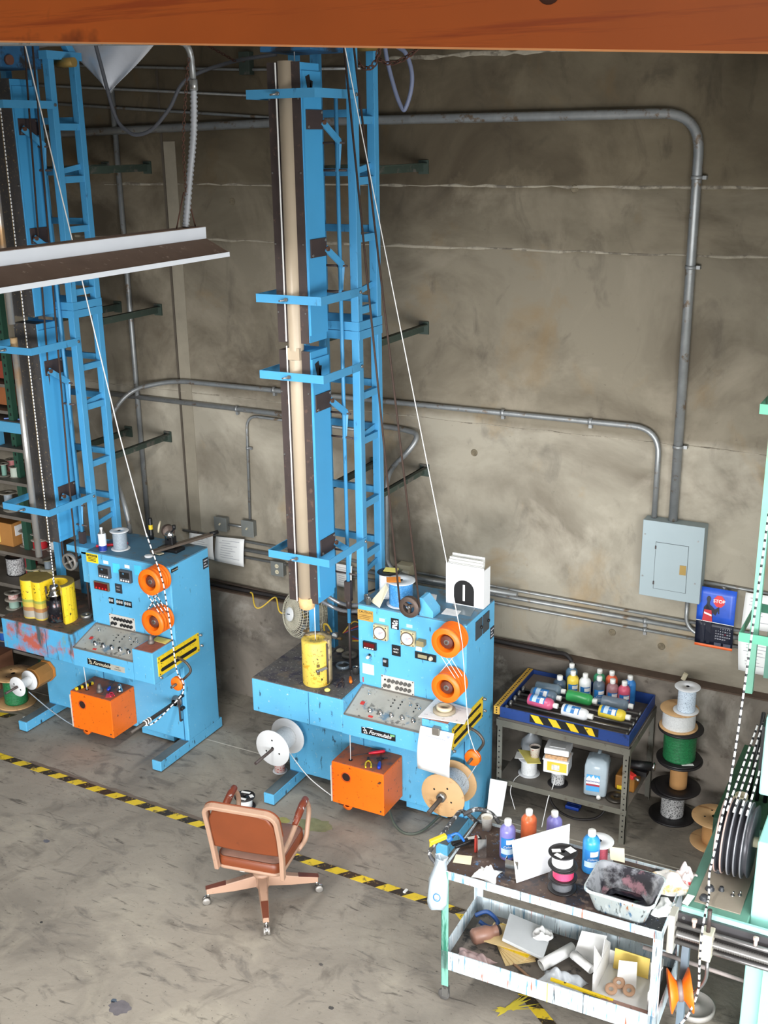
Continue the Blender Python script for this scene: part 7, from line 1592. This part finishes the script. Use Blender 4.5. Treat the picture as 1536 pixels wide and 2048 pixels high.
for g in range(5):
    p += [(0.10,0.004+0.036*g),(0.205,0.006+0.036*g),(0.212,0.011+0.036*g),(0.205,0.016+0.036*g),(0.18,0.022+0.036*g)]
p += [(0.205,0.186),(0.205,0.19),(0.03,0.19)]
gw = build(MB().lathe(p, (-0.955,5.82,1.19), (1,0,0), 40), 'grooved_pulley', mat('pulley_dark', (74,74,80), 0.35, 0.2, mott=0.1), mm, world=True)
for g in range(5): build(MB().tube([(-0.955+0.011+0.036*g, 5.82+0.212*math.cos(a), 1.19+0.212*math.sin(a)) for a in [2*PI*k/40 for k in range(40)]], 0.005, 6, True), 'pulley_rim', mat('rim_pinkish', (176,150,142), 0.5) if g < 2 else mat('rim_silver', (150,150,156), 0.4, 0.4), gw, world=True)
build(MB().cyl((-0.97,5.82,1.19),(-0.68,5.82,1.19),0.03), 'pulley_shaft', CREAM, gw, world=True)
# traverse with lead screw
tv = build(MB().box(-1.065,-0.25,5.365,5.385,0.74,0.925), 'traverse_plate', mat('plate_gunmetal', (72,70,72), 0.4, 0.3, mott=0.1), mm, world=True)
build(MB().cyl((-1.06,5.33,0.875),(-0.25,5.33,0.875),0.014).cyl((-1.06,5.33,0.76),(-0.25,5.33,0.76),0.014), 'guide_rod', mat('rod_grey', (120,118,118), 0.3, 0.6), tv, world=True)
P = [(0.018+0.004*(k % 2), 0.0065*k) for k in range(124)]
build(MB().lathe([(0,0)]+P+[(0,0.806)], (-1.055,5.32,0.82), (1,0,0), 16), 'lead_screw', mat('screw_steel', (128,126,124), 0.4, 0.6), tv, world=True)
build(MB().box(-1.098,-1.062,5.29,5.385,0.70,0.945), 'end_plate', mat('alu_plate', (196,192,182), 0.4, 0.3), tv, world=True, bevel=0.003)
build(MB().box(-0.92,-0.855,5.27,5.36,0.735,0.90), 'traveller', mat('alu_block', (206,200,182), 0.4, 0.2), tv, world=True, bevel=0.004)
build(MB().cyl((-0.885,5.31,0.90),(-0.885,5.31,1.04),0.012), 'traveller_post', DARK, tv, world=True)
for x in (-0.965, -0.64): build(MB().cyl((x,5.33,0.885),(x,5.33,0.925),0.010,n=10).lathe([(0,0.05),(0.015,0.05),(0.015,0.035),(0,0.035)],(x,5.33,0.885),(0,0,1),14), 'stop_pin', mat('pin_pink', (206,180,170), 0.4), tv, world=True)
build(MB().cyl((-1.03,5.365,0.90),(-1.03,5.36,0.90),0.010,n=10), 'bolt', STEEL, tv, world=True)
ga = build(MB().tube(fillet([(-0.875,5.31,0.74),(-0.872,5.31,0.58),(-0.93,5.30,0.475),(-1.0,5.30,0.47)],0.05), 0.010), 'guide_arm', mat('rod_grey', (120,118,118)), tv, world=True)
ow = build(MB().lathe([(0.02,-0.045),(0.118,-0.062),(0.121,-0.056),(0.06,-0.022),(0.05,-0.012),(0.05,0.012),(0.06,0.022),(0.121,0.056),(0.118,0.062),(0.02,0.045)], (-1.005,5.30,0.47), (0.93,0.35,0.12), 36), 'guide_wheel', ORANGE_S, mm, world=True)
build(MB().lathe([(0.052,-0.014),(0.060,-0.010),(0.060,0.010),(0.052,0.014)], (-1.005,5.30,0.47), (0.93,0.35,0.12), 26), 'wheel_core', mat('core_grey', (120,112,110), 0.4), ow, world=True)
build(MB().cyl((-1.30,5.62,0.42),(-0.55,5.62,0.40),0.013), 'cross_shaft', mat('shaft_pale', (160,150,146), 0.5), mm, world=True)
build(MB().lathe([(0,0),(0.10,0),(0.10,0.03),(0,0.03)], (-0.66,5.62,0.40), (1,0,0), 26), 'drum', BLACKM, mm, world=True)
for x in (-1.04,): build(MB().box(x,x+0.04,5.43,5.47,0,0.80), 'support_post', mat('post_bluegrey', (120,136,148), 0.5, 0.2), mm, world=True)
build(MB().box(-0.62,0.2,5.47,6.2,0.0,0.12), 'plinth', BLACKM, mm, world=True)
# striped wire over the grooved pulley
ws = thing('striped_wire', 'black and white wire running down over the mint machine pulley', 'wire', (-1.0,5.6,0.9))
zw = lambda x, y, z: Vector((x, y, z))
stripe_run(spline([zw(-0.94,6.83,5.25), zw(-0.935,6.50,3.6), zw(-0.93,6.15,2.4), zw(-0.93,5.90,1.60), zw(-0.93,5.70,1.385), zw(-0.94,5.605,1.20), zw(-0.955,5.60,1.05), zw(-0.93,5.50,0.98), zw(-0.915,5.36,1.00), zw(-0.91,5.27,0.90), zw(-0.905,5.25,0.72), zw(-0.90,5.25,0.55), zw(-0.93,5.2,0.42), zw(-1.0,5.1,0.30), zw(-0.96,5.0,0.2)], 10), 0.0065, 'main_run', ws)
for k in range(4): stripe_run([zw(-0.915+0.036*k,5.74,1.395), zw(-0.86+0.03*k,6.2,1.72+0.02*k)], 0.006, 'wrap_run', ws)
stripe_run([zw(-0.78,6.42,1.62), zw(-0.80,6.84,5.25)], 0.006, 'rear_run', ws)
for k in range(3): build(MB().tube([zw(-0.93+0.05*k,6.62,0.97), zw(-0.90+0.045*k,6.70,1.55)], 0.013, 8), 'black_rod', BLACK, None, ('left','middle','right')[k]+' black rod standing on the green mat', 'rod', (-0.93+0.05*k,6.62,0.968), world=True)
mg = thing('mug', 'pale ceramic mug on the green bench mat', 'mug', (-0.955,6.50,0.968))
build(MB().lathe([(0,0),(0.032,0),(0.036,0.01),(0.040,0.09),(0.037,0.09),(0.033,0.012),(0,0.012)], (-0.955,6.50,0.968), (0,0,1), 24), 'body', CREAM, mg, world=True)
build(MB().tube([Vector((-0.995,6.485,1.013))+Vector((-0.022*math.sin(a),-0.008*math.sin(a),0.028*math.cos(a))) for a in [PI*k/10 for k in range(11)]], 0.006, 7), 'handle', CREAM, mg, world=True)
slab('white paper scrap on the mint console corner', [(-1.045,5.50,0.957), (-1.005,5.50,0.957), (-1.02,5.40,0.957), (-1.055,5.41,0.957)], 0.003, PAPER, 'paper_scrap', 'paper')
# mint tower edge
mt = thing('mint_tower', 'mint green tower with straps at the right edge', 'tower', (-0.8,7.0,0.95))
for z in (2.0, 3.46, 4.02):
    build(MB().box(-1.105,-1.098,6.777,7.293,z-0.03,z+0.03).box(-1.105,-0.5,6.77,6.777,z-0.03,z+0.03).box(-1.105,-0.5,7.293,7.30,z-0.03,z+0.03), 'strap', mat('mint_strap', (96,176,146), 0.45, mott=0.06), mt, world=True)
build(MB().box(-1.055,-1.005,6.86,6.90,1.58,5.3), 'column_edge', mat('mint_rusty', (120,180,156), 0.5, mott=0.08, dirt=((150,82,40), 0.30, 0.9)), mt, world=True)
for y in (6.779, 7.231): build(MB().box(-0.57,-0.51,y,y+0.06,0.96,5.3), 'post', mat('mint_strap', (96,176,146)), mt, world=True)
build(MB().box(-0.95,-0.70,6.88,7.12,1.7,5.3), 'oven', MINTD, mt, world=True)

# ---------------------------------------------------------------- hanging fluorescent fixture
fx = thing('fluorescent_fixture', 'dusty hanging fluorescent fixture at upper left', 'light fixture', (-4.20,4.4,4.36))
FW = mat('fixture_white', (226,230,236), 0.4, mott=0.02)
FD = mat('fixture_dust', (112,90,76), 0.95, mott=0.10, ms=6, dirt=((150,130,116), 0.12, 20))
y0, y1 = 3.15, 5.595
build(MB().box(-4.255,-4.15,y0,y1,4.445,4.518), 'housing', FW, fx, world=True, bevel=0.003)
build(MB().box(-4.253,-4.152,y0+0.003,y1-0.003,4.518,4.521), 'housing_dust', FD, fx, world=True)
for sx in (1, -1):
    xa, xb = -4.2025+sx*0.055, -4.2025+sx*0.212
    n_ = Vector((sx*0.075, 0, 0.157)).normalized()*0.003
    a, b = Vector((xa,0,4.448)), Vector((xb,0,4.373))
    def q8(off0, off1): 
        return [Vector((p.x,y,p.z))+n_*o for p in (a,b) for y in (y0,y1-0.005) for o in (off0,off1)]
    vs = q8(-0.5, 0.5); f8 = [(0,1,3,2),(4,6,7,5),(0,4,5,1),(2,3,7,6),(1,5,7,3),(0,2,6,4)]
    rf = build(MB().add(vs, f8), 'reflector', FW, fx, world=True)
    build(MB().add([v+n_*0.6 for v in q8(0.0,0.4)], f8), 'reflector_dust', FD, rf, world=True)
    build(MB().box(min(xb,xb+sx*0.004),max(xb,xb+sx*0.004),y0,y1-0.005,4.352,4.378), 'lip', FW, rf, world=True)
for x in (-4.25, -4.155): build(MB().cyl((x,y0+0.05,4.405),(x,y1-0.06,4.405),0.019,n=14), 'tube_lamp', mat('lamp_off', (236,238,238), 0.3), fx, world=True)
RC = mat('rusty_chain', (86,56,44), 0.8, 0.2, mott=0.2, ms=50)
build(MB().tube([(-4.20,5.38,4.52),(-4.20,5.47,4.72)],0.004,6).tube([(-4.20,5.56,4.52),(-4.20,5.50,4.72)],0.004,6), 'hanger', RC, fx, world=True)
def chain(pts, label, link=0.035, w=0.013, th=0.0035, m_=RC, name='chain'):
    P = spline(pts, 24); L_ = [0]
    for a, b in zip(P, P[1:]): L_.append(L_[-1]+(b-a).length)
    n = int(L_[-1]/(link*0.72)); o = thing(name, label, 'chain', pts[-1])
    def at(s):
        for i in range(len(P)-1):
            if L_[i+1] >= s: return P[i].lerp(P[i+1], (s-L_[i])/max(1e-6, L_[i+1]-L_[i])), (P[i+1]-P[i]).normalized()
        return P[-1], (P[-1]-P[-2]).normalized()
    for k in range(n):
        c, t = at((k+0.5)*link*0.72); u = t.orthogonal().normalized(); v = t.cross(u)
        if k % 2: u = v
        pts_ = [c+t*math.cos(a)*link/2+u*math.sin(a)*w for a in [2*PI*j/12 for j in range(12)]]
        build(MB().tube(pts_, th, 5, True), 'link', m_, o, world=True)
    return o
chain([(-4.20,5.49,4.70),(-4.205,5.505,5.0),(-4.20,5.56,5.30),(-4.20,5.60,5.45)], 'thin rusty chain beside the flexible conduit', 0.03, 0.008, 0.0022)
fc_ = thing('fixture_conduit', 'rigid conduit bending down into ribbed flexible conduit above the fixture', 'conduit', (-4.20,5.45,4.52))
build(MB().tube(fillet([(-4.20,2.6,5.36),(-4.20,4.17,5.447),(-4.20,5.62,5.535),(-4.20,5.628,5.31)],0.16,8), 0.018, 10), 'rigid_pipe', GALV, fc_, world=True)
build(MB().cyl((-4.20,5.628,5.335),(-4.20,5.628,5.275),0.024,n=14), 'coupling', STEEL, fc_, world=True)
P = spline([(-4.20,5.628,5.30),(-4.20,5.60,5.05),(-4.20,5.53,4.78),(-4.20,5.465,4.52)], 22); rr_ = [0.0235 if i % 2 else 0.0165 for i in range(len(P))]
build(MB().tube(P, rr_, 12), 'flexible_run', mat('flex_silver', (196,198,202), 0.3, 0.6, mott=0.05), fc_, world=True)
# foil sheet, hanging hoses and chains at the top
FOIL = mat('foil_white', (214,218,226), 0.3, 0.25, mott=0.05, ms=6)
def ff(u, v):
    a = Vector((-6.80,7.32,5.80)); b = Vector((-5.74,7.28,5.72)); c = Vector((-6.17,7.20,5.36)); 
    p = (a.lerp(b, u)).lerp(c, v); return p+Vector((0,0.03*math.sin(7*u+3*v),0.02*math.sin(9*u)*(1-v)))
build(MB().grid(ff, 16, 10), 'foil_sheet', FOIL, None, 'crinkled white foil corner hanging from the roof at upper left', 'foil', (-6.17,7.20,5.36), world=True, solid=0.002)
build(MB().tube(spline([(-6.12,7.0,5.80),(-6.06,7.0,5.55),(-5.965,7.0,5.19),(-5.86,7.0,5.08),(-5.766,7.0,5.05),(-5.62,7.0,5.09),(-5.45,7.0,5.23),(-5.32,7.05,5.42),(-5.1,7.3,5.54),(-4.9,7.6,5.60)],8), 0.014), 'hanging_cable', mat('cable_grey', (78,80,86), 0.6), None, 'grey cable looping down from the roof at upper left', 'cable', (-5.77,7,5.04), world=True)
build(MB().tube(spline([(-4.0,7.6,5.75),(-3.985,7.6,5.56),(-3.917,7.6,5.32),(-3.865,7.6,5.205),(-3.835,7.6,5.20),(-3.79,7.6,5.32),(-3.785,7.6,5.44),(-3.83,7.6,5.56),(-3.90,7.6,5.61),(-3.97,7.6,5.66)],8), 0.016), 'blue_hose', mat('hose_bluegrey', (116,124,150), 0.5), None, 'blue-grey hose loop hanging right of the middle tower head', 'hose', (-3.85,7.6,5.19), world=True)
chain([(-3.95,7.0,5.62),(-3.90,7.0,5.50),(-3.83,7.0,5.44),(-3.76,7.0,5.46),(-3.70,7.0,5.60)], 'rusty chain loop left of the blue-grey hose', 0.05, 0.014, 0.005)
chain([(-3.74,7.0,5.50),(-3.66,7.0,5.462),(-3.55,7.0,5.48),(-3.40,7.0,5.57),(-3.34,7.0,5.64)], 'rusty chain swag across the blue-grey hose', 0.05, 0.014, 0.005)
chain([(-5.50,7.3,5.74),(-5.30,7.3,5.66),(-5.05,7.3,5.54)], 'thin dark chain slanting at the roof left of the tower', 0.035, 0.009, 0.003)
# bits on the floor
for k, (x, y, cl) in enumerate(((-4.75,6.22,(230,230,230)), (-3.05,5.95,(236,236,232)), (-7.30,6.62,(230,230,230)))):
    build(MB().obb((x,y,0.006), (0.04,0.018,0.01), RZ(0.5+k)), 'scrap', PAPER, None, ('white scrap by the tape near the left machine','white scrap on floor near the cart','white scrap beside the left machine foot')[k], 'scrap', (x,y,0), world=True)
